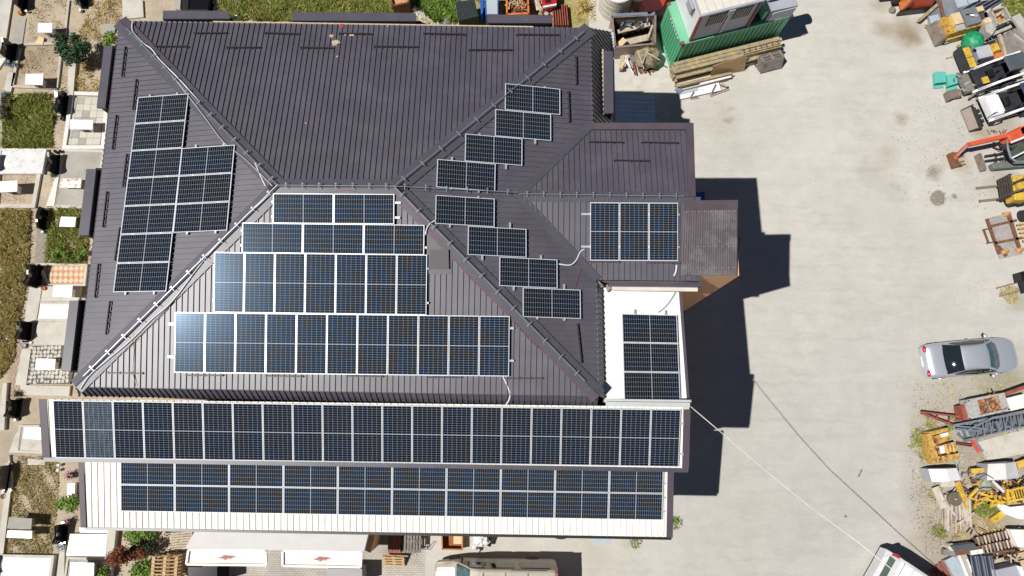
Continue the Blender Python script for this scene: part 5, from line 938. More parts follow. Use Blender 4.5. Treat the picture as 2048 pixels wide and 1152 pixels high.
for i in range(8): x = cx0+.02+i*(cx1-cx0-.05)/8; mb = MB(); mb.slab([cp(x, .1, z1-.02), cp(x+.36, .1, z1-.02), cp(x+.36, 2.5, z1-.02), cp(x, 2.5, z1-.02)], (0, 0, .02)); O('roof_sheet', mb, M('cream_cabin_roof', (.66, .62, .54), .5, 0, .08, 2.), rf)
for x in (cx0, cx1-.1):
    mb = MB(); mb.slab([cp(x, .03, z0), cp(x+.12, .03, z0), cp(x+.12, .15, z0), cp(x, .15, z0)], (0, 0, 2.25)); O('corner_post', mb, maroon, t)
for x in (.62, 1.98):
    mb = MB(); mb.slab([cp(cx0+x-.08, .085, z0+1.1), cp(cx0+x+.86, .085, z0+1.1), cp(cx0+x+.86, .085, z0+1.95), cp(cx0+x-.08, .085, z0+1.95)], -dy*.01); wn_ = O('window', mb, glassd, t)
    for i in range(7): mb = MB(); q = cp(cx0+x+i*.13, .05, z0+1.08); mb.slab([q, q+dx*.025, q+dx*.025+Vector((0, 0, .9)), q+Vector((0, 0, .9))], -dy*.02); O('window_bar', mb, M('cream_bar', (.6, .55, .45), .5), wn_)
mb = MB(); mb.slab([cp(2.0, .06, z0+.1), cp(2.06, .06, z0+.1), cp(2.06, .06, z1-.2), cp(2.0, .06, z1-.2)], -dy*.02); O('divider', mb, whitep, t)
mb = MB(); mb.slab([cp(1.85, -.05, z1-.45), cp(2.15, -.05, z1-.45), cp(2.15, -.05, z1-.12), cp(1.85, -.05, z1-.12)], dy*.15); O('junction_box', mb, cabing, t)
mb = MB(); mb.slab([cp(cx0-.04, .7, z1-.9), cp(cx0-.04, 1.3, z1-.9), cp(cx0-.04, 1.3, z1-.4), cp(cx0-.04, .7, z1-.4)], -dx*.12); O('air_unit', mb, cabing, t)
# grey cart with ribbed grille
t = T('equipment_box', 'grey tilted equipment box with ribbed grille at the right end of the container roof', 'equipment', cp(5.2, 1, z0))
mb = MB(); mb.slab([cp(4.55, .1, z0), cp(5.95, .05, z0), cp(5.95, 1.2, z0), cp(4.55, 1.2, z0)], (0, 0, .9)); O('body', mb, cabing, t)
for i in range(14): q = cp(4.66+i*.09, .03, z0+.08); mb = MB(); mb.slab([q, q+dx*.035, q+dx*.035+Vector((0, 0, .75)), q+Vector((0, 0, .75))], -dy*.03); O('grille_bar', mb, cabinw, t)
mb = MB(); mb.cyl(cp(4.5, .9, z0+1.15), cp(6.1, .9, z0+1.15), .33, 20); O('drum', mb, M('pale_green_drum', (.36, .42, .38), .4), t); mb = MB(); mb.slab([cp(4.3, .2, z0), cp(4.5, .2, z0), cp(4.5, .9, z0), cp(4.3, .9, z0)], (0, 0, .8)); O('side_motor', mb, greent, t)
mb = MB(); mb.slab([cp(3.7, .2, z0), cp(4.35, .2, z0), cp(4.35, 1.8, z0), cp(3.7, 1.8, z0)], (0, 0, .12)); TM('dark_mat', mb, greensheet, 'dark flat mat between the cabin and equipment box on the container', 'mat')
# timber stack in front
def sp2(x, y, z=0.): return cp(x, y, z)
t = T('timber_stack', 'long stack of yellow formwork beams leaning along the green container', 'timber', cp(3, -.6, 0))
rr = random.Random(12)
for r in range(6):
    for k in range(4):
        y = -.18-k*.21-(0 if r < 4 else .02); z = .1+r*.17-.0*k; x0 = -.05+rr.uniform(-.12, .12)-(.1 if r > 3 else 0); x1 = CL-.15+rr.uniform(-.3, .15)
        if r > 3 and k == 3 or (r > 1 and k == 3 and r < 3): continue
        mb = MB(); mb.beam(sp2(x0, y, z), sp2(x1, y-.05, z), .185, .145); O('beam', mb, woody if rr.random() < .85 else woodg, t)
for x in (.8, 2.6, 4.6): mb = MB(); mb.beam(sp2(x, -.1, .02), sp2(x, -1.1, .02), .1, .06); O('bearer', mb, woodd, t)
for k in range(3): mb = MB(); mb.beam(sp2(-.1, -1.02-k*.1, .12+.16*k), sp2(3.0, -1.08-k*.1, .12+.16*k), .09, .1); O('loose_beam', mb, woody, t)
t = T('ladder', 'short wooden ladder lying on the right end of the beam stack', 'ladder', cp(4.8, -.5, 1.))
for y in (-.4, -.68): mb = MB(); mb.beam(sp2(3.6, y, 1.12), sp2(5.8, y, 1.12), .045, .04); O('rail', mb, woody, t)
for i in range(7): mb = MB(); mb.beam(sp2(3.7+i*.32, -.4, 1.13), sp2(3.7+i*.32, -.68, 1.13), .04, .03); O('rung', mb, woodd, t)
mb = MB(); mb.slab([W(1426, 131, 1.2), W(1495, 108, 1.25), W(1488, 141, .03), W(1421, 153, .03)], -dy*.03); TM('fibreboard_sheet', mb, osb, 'tan fibreboard sheet leaning against the middle of the beam stack', 'board')
def pallet(name, o, X, Y, Z, mat, label, L_=1.2, w=.8, group=None, n=6, mat2=None):
    """pallet with corner o and axes X (length) Y (width) Z (height)"""
    t = T(name, label, 'pallet', o, group); X, Y, Z = Vector(X).normalized(), Vector(Y).normalized(), Vector(Z).normalized()
    def bx(x0, x1, y0, y1, z0, z1, nm, m_=mat): mb = MB(); mb.slab([o+X*x0+Y*y0+Z*z0, o+X*x1+Y*y0+Z*z0, o+X*x1+Y*y1+Z*z0, o+X*x0+Y*y1+Z*z0], Z*(z1-z0)); O(nm, mb, m_, t)
    for k in range(n): y = k*(w-.1)/(n-1); bx(0, L_, y, y+.095, .122, .144, 'deck_slat')
    for x in (0, L_/2-.05, L_-.1): bx(x, x+.1, 0, w, .1, .121, 'cross_board', mat2 or mat)
    for y in (0, w/2-.05, w-.1):
        bx(0, L_, y, y+.1, 0, .022, 'base_board', mat2 or mat)
        for x in (0, L_/2-.07, L_-.145): bx(x, x+.145, y, y+.1, .0225, .0995, 'block', mat2 or mat)
    return t
for i in range(3): o = cp(4.55+i*.04, -1.12-i*.14, .1); pallet('pallet', o, dx+Vector((0, 0, .0)), Vector((0, 0, 1))*.55+dy*.25, -dy, woodg, '%s grey pallet leaning at the right end of the beam stack' % ('rear', 'middle', 'front')[i], 1.25, .75, 'grey pallets leaning by the beams')
t = T('panel_offcuts', 'white sandwich panel strips and a tiled offcut lying below the beam stack', 'panels', (*XY(1405, 170, 0), 0))
for a, b, wd, z, m_ in (((1356, 172), (1425, 155), .55, .1, M('cream_panel_face', (.58, .50, .42), .7, 0, .1, 5.)), ((1400, 166), (1462, 150), .25, .3, whitep), ((1358, 190), (1440, 172), .5, .16, whitep), ((1356, 185), (1395, 176), .28, .2, bluegrey), ((1440, 166), (1455, 172), .12, .3, woodp), ((1450, 146), (1490, 138), .18, .05, conclight), ((1354, 175), (1362, 184), .3, .28, steelb)): mb = MB(); pbar(mb, *a, *b, wd, z-.08, z); O('panel_strip', mb, m_, t)
for a, b in (((1382, 192), (1388, 183)), ((1424, 184), (1432, 168)), ((1360, 182), (1455, 158)), ((1380, 196), (1396, 193)), ((1420, 190), (1458, 176))): mb = MB(); pbar(mb, *a, *b, .04, .2, .26); O('steel_bit', mb, rust, t)
# ================================================================ EAST MACHINERY LINE
ub = (math.cos(math.radians(12)), math.sin(math.radians(12)))
def fr(u, v, deg):
    """local frame: origin at photo ground point, x axis turned deg"""
    o = W(u, v, 0); a = math.radians(deg); X = Vector((math.cos(a), math.sin(a), 0)); Y = Vector((-math.sin(a), math.cos(a), 0))
    return lambda x, y, z=0.: o+X*x+Y*y+Vector((0, 0, z))
def bx(t, nm, F, x0, x1, y0, y1, z0, z1, mat, tap=0., **k):
    mb = MB(); q = [F(x0, y0, z0), F(x1, y0, z0), F(x1, y1, z0), F(x0, y1, z0), F(x0+tap, y0+tap, z1), F(x1-tap, y0+tap, z1), F(x1-tap, y1-tap, z1), F(x0+tap, y1-tap, z1)]; mb.hexa(q); return O(nm, mb, mat, t, **k)
def wheel(t, F, x, y, r, w, nm='wheel', zc=None):
    zc = r if zc is None else zc; mb = MB(); a, b = F(x, y-w/2, zc), F(x, y+w/2, zc); mb.tube([a, a.lerp(b, .12), a.lerp(b, .88), b], [r*.9, r, r, r*.9], 18); o = O(nm, mb, rubber, t); m2 = MB(); m2.cyl(F(x, y-w/2-.02, zc), F(x, y+w/2+.02, zc), r*.5, 12); O('rim', m2, alud, o); return o
# orange spreader at the top edge
F = fr(1785, 25, 8); t = T('orange_truck', 'orange vehicle with hopper and one grey wheel, cut by the top edge', 'truck', F(0, 0))
bx(t, 'body', F, .25, 2.05, .25, 2.6, .5, 1.5, orange); bx(t, 'hopper', F, .4, 1.9, -.15, .3, .45, 1.35, orangered, .12); bx(t, 'mud_flap', F, .1, 1.85, -.28, -.2, .1, .5, blackm); bx(t, 'chassis', F, -.2, .25, .3, 2.4, .4, .9, steeld); bx(t, 'side_panel', F, .2, .35, -.2, .4, .4, 1.5, orange)
w_ = wheel(t, F, -.35, .85, .42, .3)
mb = MB(); mb.lathe(W(1783, 22, 0), [(.17, 0), (.2, .1), (.12, .22)], 12); TM('rubber_pad', mb, M('grey_rubber_pad', (.2, .18, .15), .8), 'small grey rounded pad in front of the orange vehicle wheel', 'pad')
# mesh sheets and beam
t = T('mesh_stack', 'stack of pale steel mesh sheets in the top right', 'mesh', (*XY(1900, 25, 0), 0))
P_ = [W(u, v, .28) for u, v in ((1855, -5), (1975, -14), (1952, 3), (1862, 54))]
mb = MB(); mb.prism([(p.x, p.y) for p in P_], .05, .2); O('lower_sheets', mb, M('pale_blue_mesh_stack', (.34, .37, .41), .5, .2, .25, 8.), t)
for i in range(34):
    k = i/33; mb = MB(); mb.beam(P_[0].lerp(P_[3], k), P_[1].lerp(P_[2], k), .014, .012); O('wire', mb, alud, t)
for i in range(26):
    k = i/25; mb = MB(); mb.beam(P_[0].lerp(P_[1], k)+Vector((0, 0, .015)), P_[3].lerp(P_[2], k)+Vector((0, 0, .015)), .014, .012); O('wire', mb, steelb, t)
for q, m_ in (([(1858, 33), (1876, 28), (1882, 40), (1864, 54)], bluegrey), ([(1908, -6), (1932, -10), (1936, 10), (1916, 16)], bluegrey), ([(1934, -8), (1960, -12), (1956, 2), (1938, 8)], bluegrey)): mb = MB(); pp(mb, q, .3, .34); O('sheet', mb, m_, t)
mb = MB(); pbar(mb, 1878, -5, 1888, 34, .18, .3, .36); TM('rusty_strip', mb, rust, 'rusty strip lying across the mesh sheets', 'strip')
mb = MB(); pbar(mb, 1840, 39, 1876, 8, .16, .3, .46); TM('timber_beam', mb, woody, 'brown timber beam beside the orange vehicle', 'beam')
t = T('pipe_bundle', 'dark steel pipes and rails piled right of the mesh sheets', 'pipes', (*XY(1930, 35, 0), 0))
for i in range(11): mb = MB(); z = .12+.03*(i % 3); ptube(mb, [(1868+i*7, 54-i*1.1, z), (1962+i*5, 2-i*.5, z)], .035); O('pipe', mb, (steeld, steelb, blackm)[i % 3], t)
# yellow roller with black lid
F = fr(1872, 93, 17); t = T('road_roller', 'yellow compactor with grey steel lid and sloped brown nose', 'roller', F(0, 0))
bx(t, 'body', F, .15, 2.0, .05, 1.15, .25, 1.05, yellow, .04); bx(t, 'nose_guard', F, -.15, .2, -.02, 1.2, .1, .75, rustp, .06); bx(t, 'hood', F, .55, 1.05, .45, 1.1, 1.05, 1.2, paleyel); bx(t, 'hood', F, .55, 1.05, .1, .42, 1.05, 1.14, M('grey_hood', (.4, .38, .33), .5), 0)
bx(t, 'lid', F, 1.1, 1.95, .15, 1.15, 1.05, 1.3, M('slate_grey_lid', (.17, .18, .20), .5), .03); bx(t, 'side_skirt', F, .3, 2.0, -.04, .04, .1, .6, yellow); 
for k in range(5): bx(t, 'grille_bar', F, .28, .48, .2+k*.17, .27+k*.17, 1.05, 1.09, yellowb)
mb = MB(); mb.tube([F(1.35, .75, 1.34), F(1.5, .62, 1.4), F(1.7, .55, 1.36)], [.03, .05, .09], 8); O('handle', mb, alu, t); mb = MB(); mb.tube([F(1.2, .8, 1.33), F(1.45, .7, 1.42), F(1.65, .6, 1.33)], .03, 6); O('hose', mb, blackm, t)
for x in (.45, 1.7): wheel(t, F, x, .02, .24, .12, 'drum')
# small cream and yellow roller
F = fr(1940, 66, 16); t = T('trench_roller', 'small cream yellow roller with black seat beside the slate lid', 'roller', F(0, 0))
bx(t, 'front_cover', F, .1, .6, .7, 1.05, .3, .85, paleyel, .03); bx(t, 'rear_cover', F, .25, .85, -.05, .25, .3, .85, paleyel, .03); bx(t, 'frame', F, .0, .25, .0, 1.0, .2, .7, yellow); bx(t, 'seat', F, .3, .72, .28, .68, .5, .8, M('dark_grey_plastic', (.08, .075, .085), .5), .04); bx(t, 'drum_guard', F, -.38, -.02, .25, .75, .15, .6, steeld, .05); bx(t, 'rear_guard', F, .8, 1.1, .25, .85, .2, .7, steeld, .05); bx(t, 'side_box', F, .5, .9, -.15, 0, .2, .6, orange)
mb = MB(); mb.cyl(F(-.2, -.1, .3), F(-.2, 1.1, .3), .3, 16); O('drum', mb, steeld, t)
# grey tub
F = fr(1978, 52, 20); t = T('mixing_tub', 'grey steel tub with rust brown contents in the top right corner', 'tub', F(0, 0)); box_open(t, [(1982, 20), (2010, 12), (2024, 38), (1996, 50)], .4, 1.1, .05, M('grey_tub_steel', (.40, .39, .36), .6, 0, .15, 4., (.2, .14, .1), (.55, .7), 5.), rust, M('amber_residue', (.45, .22, .06), .6, 0, .3, 5.), .35)
mb = MB(); pp(mb, [(1968, 24), (1981, 16), (1996, 52), (1984, 70), (1972, 62)], .1, .8); O('sloped_side', mb, MATS['grey_tub_steel'], t); mb = MB(); pp(mb, [(1972, 62), (1998, 52), (2030, 42), (2026, 54), (1975, 76)], .1, .35); O('skid', mb, MATS['grey_tub_steel'], t)
for a, b in (((1992, 32), (2003, 24)), ((2005, 25), (2007, 32))): mb = MB(); pbar(mb, *a, *b, .12, .9, .96); O('timber', mb, woodp, t)
t = T('cart', 'large grey weathered timber cart body at the right edge', 'cart', (*XY(2030, 90, 0), 0))
for i in range(6): mb = MB(); pbar(mb, 2004+i*9, 72-i*5, 2018+i*9, 122-i*5, .30, .35, .85+.02*(i % 2)); O('board', mb, woodg, t)
for q in ((2000, 68, 2016, 124, .14), (2016, 122, 2062, 104, .12), (2028, 68, 2060, 92, .12), (2032, 30, 2060, 70, .5)): mb = MB(); pbar(mb, *q, .85, 1.0); O('frame_rail', mb, woodp if q[0] == 2000 else M('light_grey_board', (.42, .4, .38), .8, 0, .15, 3.), t)
t = T('scaffold_frames', 'tangle of grey steel lattice frames beside the timber truck body', 'frames', (*XY(1992, 100, 0), 0)); rr = random.Random(4)
for i in range(8): mb = MB(); pbeam(mb, (1976+i*.8, 84+i*6.2, .5+.03*(i % 3)), (2010+i*.9, 70+i*6.8, .5+.03*(i % 3)), .04, .04); O('rail', mb, alud, t)
for i in range(34): u, v = rr.uniform(1978, 2012), rr.uniform(75, 122); mb = MB(); pbeam(mb, (u, v, .35+rr.uniform(0, .2)), (u+rr.uniform(-9, 9), v+rr.uniform(-9, 9), .35+rr.uniform(0, .2)), .03, .03); O('brace', mb, (alud, steelb)[i % 2], t)
mb = MB(); mb.prism([XY(*q, 0) for q in ((1972, 82), (2005, 66), (2022, 118), (1990, 130))], .01, .04); TM('black_ground_sheet', mb, blackm, 'black sheet under the grey lattice frames', 'mat')  # thin black sheet on the ground under the frames
c = W(1946, 84, .55); t = T('wrapped_load', 'bright green tarpaulin tied over a round load', 'tarpaulin', (c.x, c.y, 0)); mb = MB(); mb.blob(c, .52, 22, .07, 4, (1.05, 1.15, .9)); O('tarpaulin', mb, greentarp, t, smooth=True); mb = MB(); pp(mb, [(1927, 88), (1934, 84), (1940, 98), (1932, 103)], 0, .5); O('loose_fold', mb, greentarp, t)
mb = MB(); mb.blob(W(1966, 92, .5), .26, 12, .3, 6, (1.2, .8, .6)); mb.blob(W(1975, 99, .45), .2, 10, .3, 7, (.6, 1.2, .5)); TM('cloth', mb, yelcloth, 'crumpled yellow cloth beside the green tarpaulin', 'cloth')
mb = MB(); pbar(mb, 1893, 116, 1925, 107, .07, .05, .1); TM('thin_post', mb, woodp, 'thin pale post lying left of the black and yellow machine', 'post')
# black and yellow paver
F = fr(1922, 155, 15); t = T('paver_machine', 'black framed machine with bright yellow front panels and pale deck', 'machine', F(0, 0))
bx(t, 'frame', F, 0, 1.95, 0, 1.35, .15, .8, M('black_brown_frame', (.04, .03, .03), .5, .2, .3, 5.), .03); bx(t, 'deck', F, .55, 1.45, .45, 1.15, .8, .92, M('pale_grey_deck', (.42, .43, .47), .5), .02); bx(t, 'engine_cover', F, 1.46, 1.85, .6, 1.1, .8, 1.05, yellowb, .04); bx(t, 'engine_cover', F, 1.5, 1.95, .25, .58, .75, .95, orange, .04)
for y in (.12, .72): bx(t, 'front_panel', F, -.08, .38, y, y+.56, .8, .86, yellowb)
bx(t, 'front_bar', F, -.14, -.04, .05, 1.4, .3, .9, steeld); bx(t, 'console', F, .4, .55, .2, 1.2, .8, .98, steelb)
for y in (.3, .95): mb = MB(); mb.cyl(F(.47, y, .98), F(.47, y, 1.02), .1, 12); O('dial', mb, blackm, t)
mb = MB(); mb.beam(F(.0, -.02, .7), F(2.0, -.04, .9), .08, .1); O('side_rail', mb, steeld, t)
for k, (q, lb) in enumerate((([(1871, 143), (1892, 143), (1893, 164), (1872, 166)], 'left turquoise plastic bin lying open on the concrete'), ([(1894, 149), (1915, 147), (1920, 165), (1898, 172)], 'right turquoise plastic bin touching the yellow fronted machine'))):
    t = T('plastic_bin', lb, 'bin', (*XY(*q[0], 0), 0), 'turquoise plastic bins'); mb = MB(); P_ = [W(u, v, .32) for u, v in q]; mb.prism([(p.x, p.y) for p in P_], .0, .32); O('body', mb, turq, t, bevel=.02)
    a, b = P_[3], P_[2]; dn = (a-P_[0]).normalized(); mb = MB(); mb.slab([a+Vector((0, 0, -.3)), b+Vector((0, 0, -.3)), b+dn*.2+Vector((0, 0, -.27)), a+dn*.2+Vector((0, 0, -.27))], (0, 0, .02)); O('lip', mb, turq, t); mb = MB(); mb.slab([a+dn*.002+Vector((0, 0, -.05)), b+dn*.002+Vector((0, 0, -.05)), b+dn*.002+Vector((0, 0, -.27)), a+dn*.002+Vector((0, 0, -.27))], dn*.01); O('opening', mb, M('dark_turquoise', (.02, .16, .14), .6), t)
# skid steer loaders
def skid(F, t, L_, w, body, cabm, arm, bucket=True):
    bx(t, 'chassis', F, .6, L_-.1, .12, w-.12, .3, .85, steeld, .02)
    for y in (0, w-.12):
        mb = MB(); mb.beam(F(.45, y+.06, .5), F(L_*.55, y+.06, 1.05), .12, .2); O('lift_arm', mb, arm, t); mb = MB(); mb.beam(F(L_*.55, y+.06, 1.05), F(L_, y+.06, 1.35), .12, .2); O('lift_arm', mb, arm, t)
        for x in (.95, L_-.55): wheel(t, F, x, y+.0 if y == 0 else w, .36, .24)
        mb = MB(); mb.cyl(F(.6, y+.06, .75), F(1.3, y+.06, .95), .035, 8); O('hydraulic_ram', mb, alu, t)
    bx(t, 'hood', F, .55, 1.15, .22, w-.22, .8, 1.0, body, .02); bx(t, 'seat', F, 1.2, 1.55, w*.32, w*.68, .85, 1.15, blackm, .05); bx(t, 'floor', F, 1.15, 1.75, .2, w-.2, .6, .84, steeld)
    bx(t, 'cab_roof', F, 1.7, 2.75, .22, w-.22, 1.85, 1.95, cabm, .03); bx(t, 'cab_back', F, 2.5, 2.75, .25, w-.25, .85, 1.85, blackm)
    for y in (.25, w-.3): mb = MB(); mb.beam(F(1.75, y, .9), F(1.75, y, 1.85), .05, .05); O('cab_post', mb, blackm, t)
    for k in range(4): bx(t, 'roof_rib', F, 1.9, 2.4, .4+k*.18, .46+k*.18, 1.955, 1.975, cabm)
F = fr(1918, 200, 17); t = T('skid_steer_loader', 'upper skid steer loader with slate cab roof and a small grey brush head', 'loader', F(0, 0)); skid(F, t, 3.1, 1.3, steeld, cabroofg, whitep)
mb = MB(); mb.beam(F(-.1, .25, .35), F(-.6, .3, .4), .4, .3); O('brush_head', mb, rustp, t); bx(t, 'gearbox', F, .1, .5, .1, 1.1, .35, .7, M('grey_greased_steel', (.27, .25, .21), .5, .3, .3, 8.)); bx(t, 'yellow_plate', F, .8, 1.15, .2, .55, 1.0, 1.06, yellowb)
mb = MB(); pp(mb, [(1894, 182), (1911, 178), (1914, 192), (1900, 199)], .1, .45); O('bucket', mb, M('bare_brown_steel', (.24, .18, .15), .5, .3, .2, 5.), t); rr = random.Random(2)
for i in range(16): a = F(rr.uniform(-.5, .8), rr.uniform(.1, 1.1), rr.uniform(.5, .8)); mb = MB(); mb.beam(a, a+Vector((rr.uniform(-.25, .25), rr.uniform(-.25, .25), rr.uniform(-.1, .1))), .06, .06); O('linkage', mb, (alud, rustp, alu)[i % 3], t)
for a, b in (((1938, 196), (1955, 182)), ((1948, 178), (1966, 190)), ((1954, 198), (1968, 186))): mb = MB(); pbeam(mb, (*a, .4), (*b, .5), .1, .1); O('brush_frame', mb, MATS['grey_greased_steel'], t)
F = fr(1950, 257, 17); t = T('skid_steer_loader', 'lower skid steer loader, white, with navy cab roof and wide steel bucket', 'loader', F(0, 0)); skid(F, t, 3.3, 1.45, whitep, cabroof, whitep); bx(t, 'white_hood', F, .35, 1.05, .12, 1.33, .6, 1.02, whitep, .03)
mb = MB(); q = [W(u, v, z) for u, v, z in ((1922, 221, .12), (1946, 212, .55), (1963, 253, .55), (1939, 262, .12))]; mb.slab(q, (0, 0, -.05)); O('bucket', mb, M('worn_bucket_steel', (.36, .29, .25), .35, .5, .15, 3.), t)
mb = MB(); q2 = [W(u, v, z) for u, v, z in ((1945, 211, .62), (1952, 216, .62), (1968, 252, .62), (1962, 254, .62))]; mb.slab(q2, (0, 0, -.45)); O('bucket_back', mb, steeld, t)
for a, b in (((1922, 221, .14), (1947, 209, .6)), ((1939, 263, .14), (1964, 254, .6))): mb = MB(); pbeam(mb, a, b, .04, .2); O('bucket_cheek', mb, steeld, t)
for k in range(3): mb = MB(); mb.box(tuple(W(1957+k*4, 222+k*10, .68)), (.12, .2, .08), .3); O('coupler', mb, steeld, t)
# orange excavator
F = fr(2015, 330, 12); t = T('mini_excavator', 'orange mini excavator with arm folded down to a rusty bucket', 'excavator', F(0, 0))
mb = MB(); ptube(mb, [(1910, 318, .35), (1922, 302, .7), (1938, 288, 1.25)], [.09, .11, .12], 8); O('dipper_arm', mb, orangered, t); mb = MB(); pbeam(mb, (1938, 289, 1.3), (2012, 272, 1.5), .2, .26); O('boom', mb, orangered, t)
mb = MB(); ptube(mb, [(1944, 290, 1.45), (2000, 277, 1.65)], .045, 8); O('hydraulic_ram', mb, orangered, t); mb = MB(); ptube(mb, [(1915, 312, .7), (1936, 291, 1.45)], .04, 8); O('hydraulic_ram', mb, alud, t)
mb = MB(); pp(mb, [(1899, 306), (1907, 303), (1920, 325), (1926, 330), (1909, 335)], .0, .3); O('bucket', mb, rust, t); mb = MB(); pp(mb, [(1908, 305), (1925, 302), (1928, 312), (1912, 318)], .0, .12); O('bucket_lip', mb, rust, t)
for u, v in ((1926, 322), (1929, 328), (1922, 332)): mb = MB(); pbar(mb, u-4, v+1, u+3, v, .05, .0, .1); O('tooth', mb, rust, t)
mb = MB(); pbar(mb, 1960, 306, 1972, 338, .12, .1, .5); O('dozer_blade', mb, rustp, t)
for v in (304, 314): mb = MB(); pbeam(mb, (1970, v+8, .3), (2010, v+2, .4), .08, .1); O('blade_arm', mb, steeld, t)
mb = MB(); P_ = [W(*q) for q in ((1984, 326, .45), (2060, 316, .45), (2060, 332, .45), (1990, 338, .45))]; mb.prism([(p.x, p.y) for p in P_], .05, .45); O('track', mb, trackm, t, bevel=.08)
for i in range(12): a = P_[0].lerp(P_[1], (i+.5)/12); b = P_[3].lerp(P_[2], (i+.5)/12); mb = MB(); mb.beam(Vector((a.x, a.y, .46)), Vector((b.x, b.y, .46)), .05, .03); O('track_pad', mb, trackm, t)
mb = MB(); pp(mb, [(2014, 268), (2060, 245), (2060, 274), (2022, 284)], .7, 1.4); O('engine_hood', mb, orangered, t, bevel=.06); mb = MB(); pbeam(mb, (2022, 285, 1.42), (2060, 270, 1.42), .09, .05); O('white_stripe', mb, whitep, t)
mb = MB(); pp(mb, [(2016, 284), (2060, 276), (2060, 318), (2026, 322)], .5, .8); O('cab_floor', mb, M('dusty_dark_mat', (.06, .07, .055), .9, 0, .4, 8.), t); mb = MB(); ptube(mb, [(2014, 282, 1.3), (2016, 298, 1.3), (2022, 316, 1.3), (2032, 323, 1.3), (2060, 322, 1.3)], .05, 8); O('cab_frame', mb, steelb, t); mb = MB(); pbeam(mb, (2024, 316, 1.5), (2060, 298, 1.5), .07, .06); O('cab_bar', mb, whitep, t)
bx(t, 'swing_bracket', fr(2010, 290, 12), -.1, .25, 0, .5, .4, 1.4, orangered, .04)
for i in range(7): a = W(1985+i*5, 285+i*3, 1.0); mb = MB(); mb.tube([a, a+Vector((.3, .05*i-.1, .15))], .03, 6); O('hose', mb, blackm, t)
# forklift mast
t = T('forklift', 'yellow forklift with brown mast and two long forks pointing left', 'forklift', (*XY(2015, 380, 0), 0))
for u0, v0, u1, v1 in ((1953, 376, 2001, 371), (1959, 402, 2004, 397)): mb = MB(); pbar(mb, u0, v0, u1, v1, .12, .08, .14); O('fork', mb, rustp, t)
for k in range(5): mb = MB(); pbeam(mb, (1998+k*5, 360-k*3, .5+.25*k), (2004+k*5, 402-k*3, .5+.25*k), .09, .1); O('mast_bar', mb, M('brown_black_steel', (.07, .055, .05), .5, .2, .3, 6.), t)
for v in (361, 373, 399): mb = MB(); pbeam(mb, (1996, v, .4), (2022, v-12, 1.6), .1, .08); O('mast_rail', mb, MATS['brown_black_steel'], t)
mb = MB(); pp(mb, [(2026, 352), (2060, 346), (2060, 400), (2030, 400)], .4, 1.1); O('body', mb, yellowb, t, bevel=.04)
for a, b in (((2026, 366, 1.6), (2060, 352, 1.9)), ((2028, 384, 1.6), (2060, 374, 1.9))): mb = MB(); pbeam(mb, a, b, .09, .09); O('overhead_guard', mb, blackm, t)
mb = MB(); pp(mb, [(2034, 364), (2046, 360), (2048, 376), (2036, 380)], 1.1, 1.3); O('cowl', mb, yellowb, t); mb = MB(); mb.cyl(W(2016, 402, .35), W(2030, 399, .35), .32, 16); O('wheel', mb, rubber, t); mb = MB(); mb.cyl(W(2034, 401, .35), W(2044, 399, .35), .32, 16); O('wheel', mb, rubber, t)
# pale sheet with rusty frame
t = T('rack', 'rusty steel grid rack lying over a pale metal sheet', 'rack', (*XY(2000, 470, 0), 0))
mb = MB(); pp(mb, [(1974, 437), (2022, 424), (2046, 508), (2000, 518)], .02, .1); O('sheet', mb, M('pale_worn_sheet', (.42, .39, .36), .5, .2, .2, 3., (.28, .2, .16), (.55, .7), 4.), t)
for q, w_ in (((1975, 437, 2000, 508), .12), ((2018, 428, 2042, 502), .16), ((1983, 452, 2034, 440), .12), ((1990, 486, 2050, 474), .12), ((1967, 459, 1983, 456), .05), ((1969, 459, 1978, 484), .05), ((1975, 486, 1990, 483), .05), ((1998, 492, 2014, 512), .14)): mb = MB(); pbar(mb, *q, w_, .12, .22); O('bar', mb, rustr if False else rust, t)
for a in ((2014, 428), (2040, 500), (2010, 504)): mb = MB(); mb.blob(W(*a, .2), .16, 9, .35, 5, (1.3, .8, .5)); O('rust_clump', mb, M('orange_rust', (.5, .28, .1), .8, 0, .3, 12.), t)
t = T('axle_unit', 'yellow axle parts with a black tyre at the right edge', 'axle', (*XY(2042, 460, 0), 0)); mb = MB(); mb.cyl(W(2042, 432, .3), W(2056, 430, .3), .3, 16); O('tyre', mb, rubber, t)
for k in range(5): mb = MB(); pbeam(mb, (2034+k*3, 450+k*8, .25), (2056, 446+k*9, .3), .1, .08); O('link', mb, yellow, t)
t = T('fork_arms', 'lowest pair of slim rusty forks pointing left at the right edge', 'forks', (*XY(2040, 570, 0), 0))
for q in ((1994, 576, 2046, 562), (2000, 592, 2050, 578)): mb = MB(); pbar(mb, *q, .08, .06, .12); O('fork', mb, M('mauve_brown_steel', (.26, .17, .15), .6, .1, .2, 6.), t)
mb = MB(); pbeam(mb, (2038, 546, .5), (2050, 586, .5), .12, .3); O('carriage', mb, steeld, t); mb = MB(); pp(mb, [(2040, 544), (2056, 540), (2058, 560), (2044, 562)], .3, .8); O('mast_foot', mb, blackm, t)
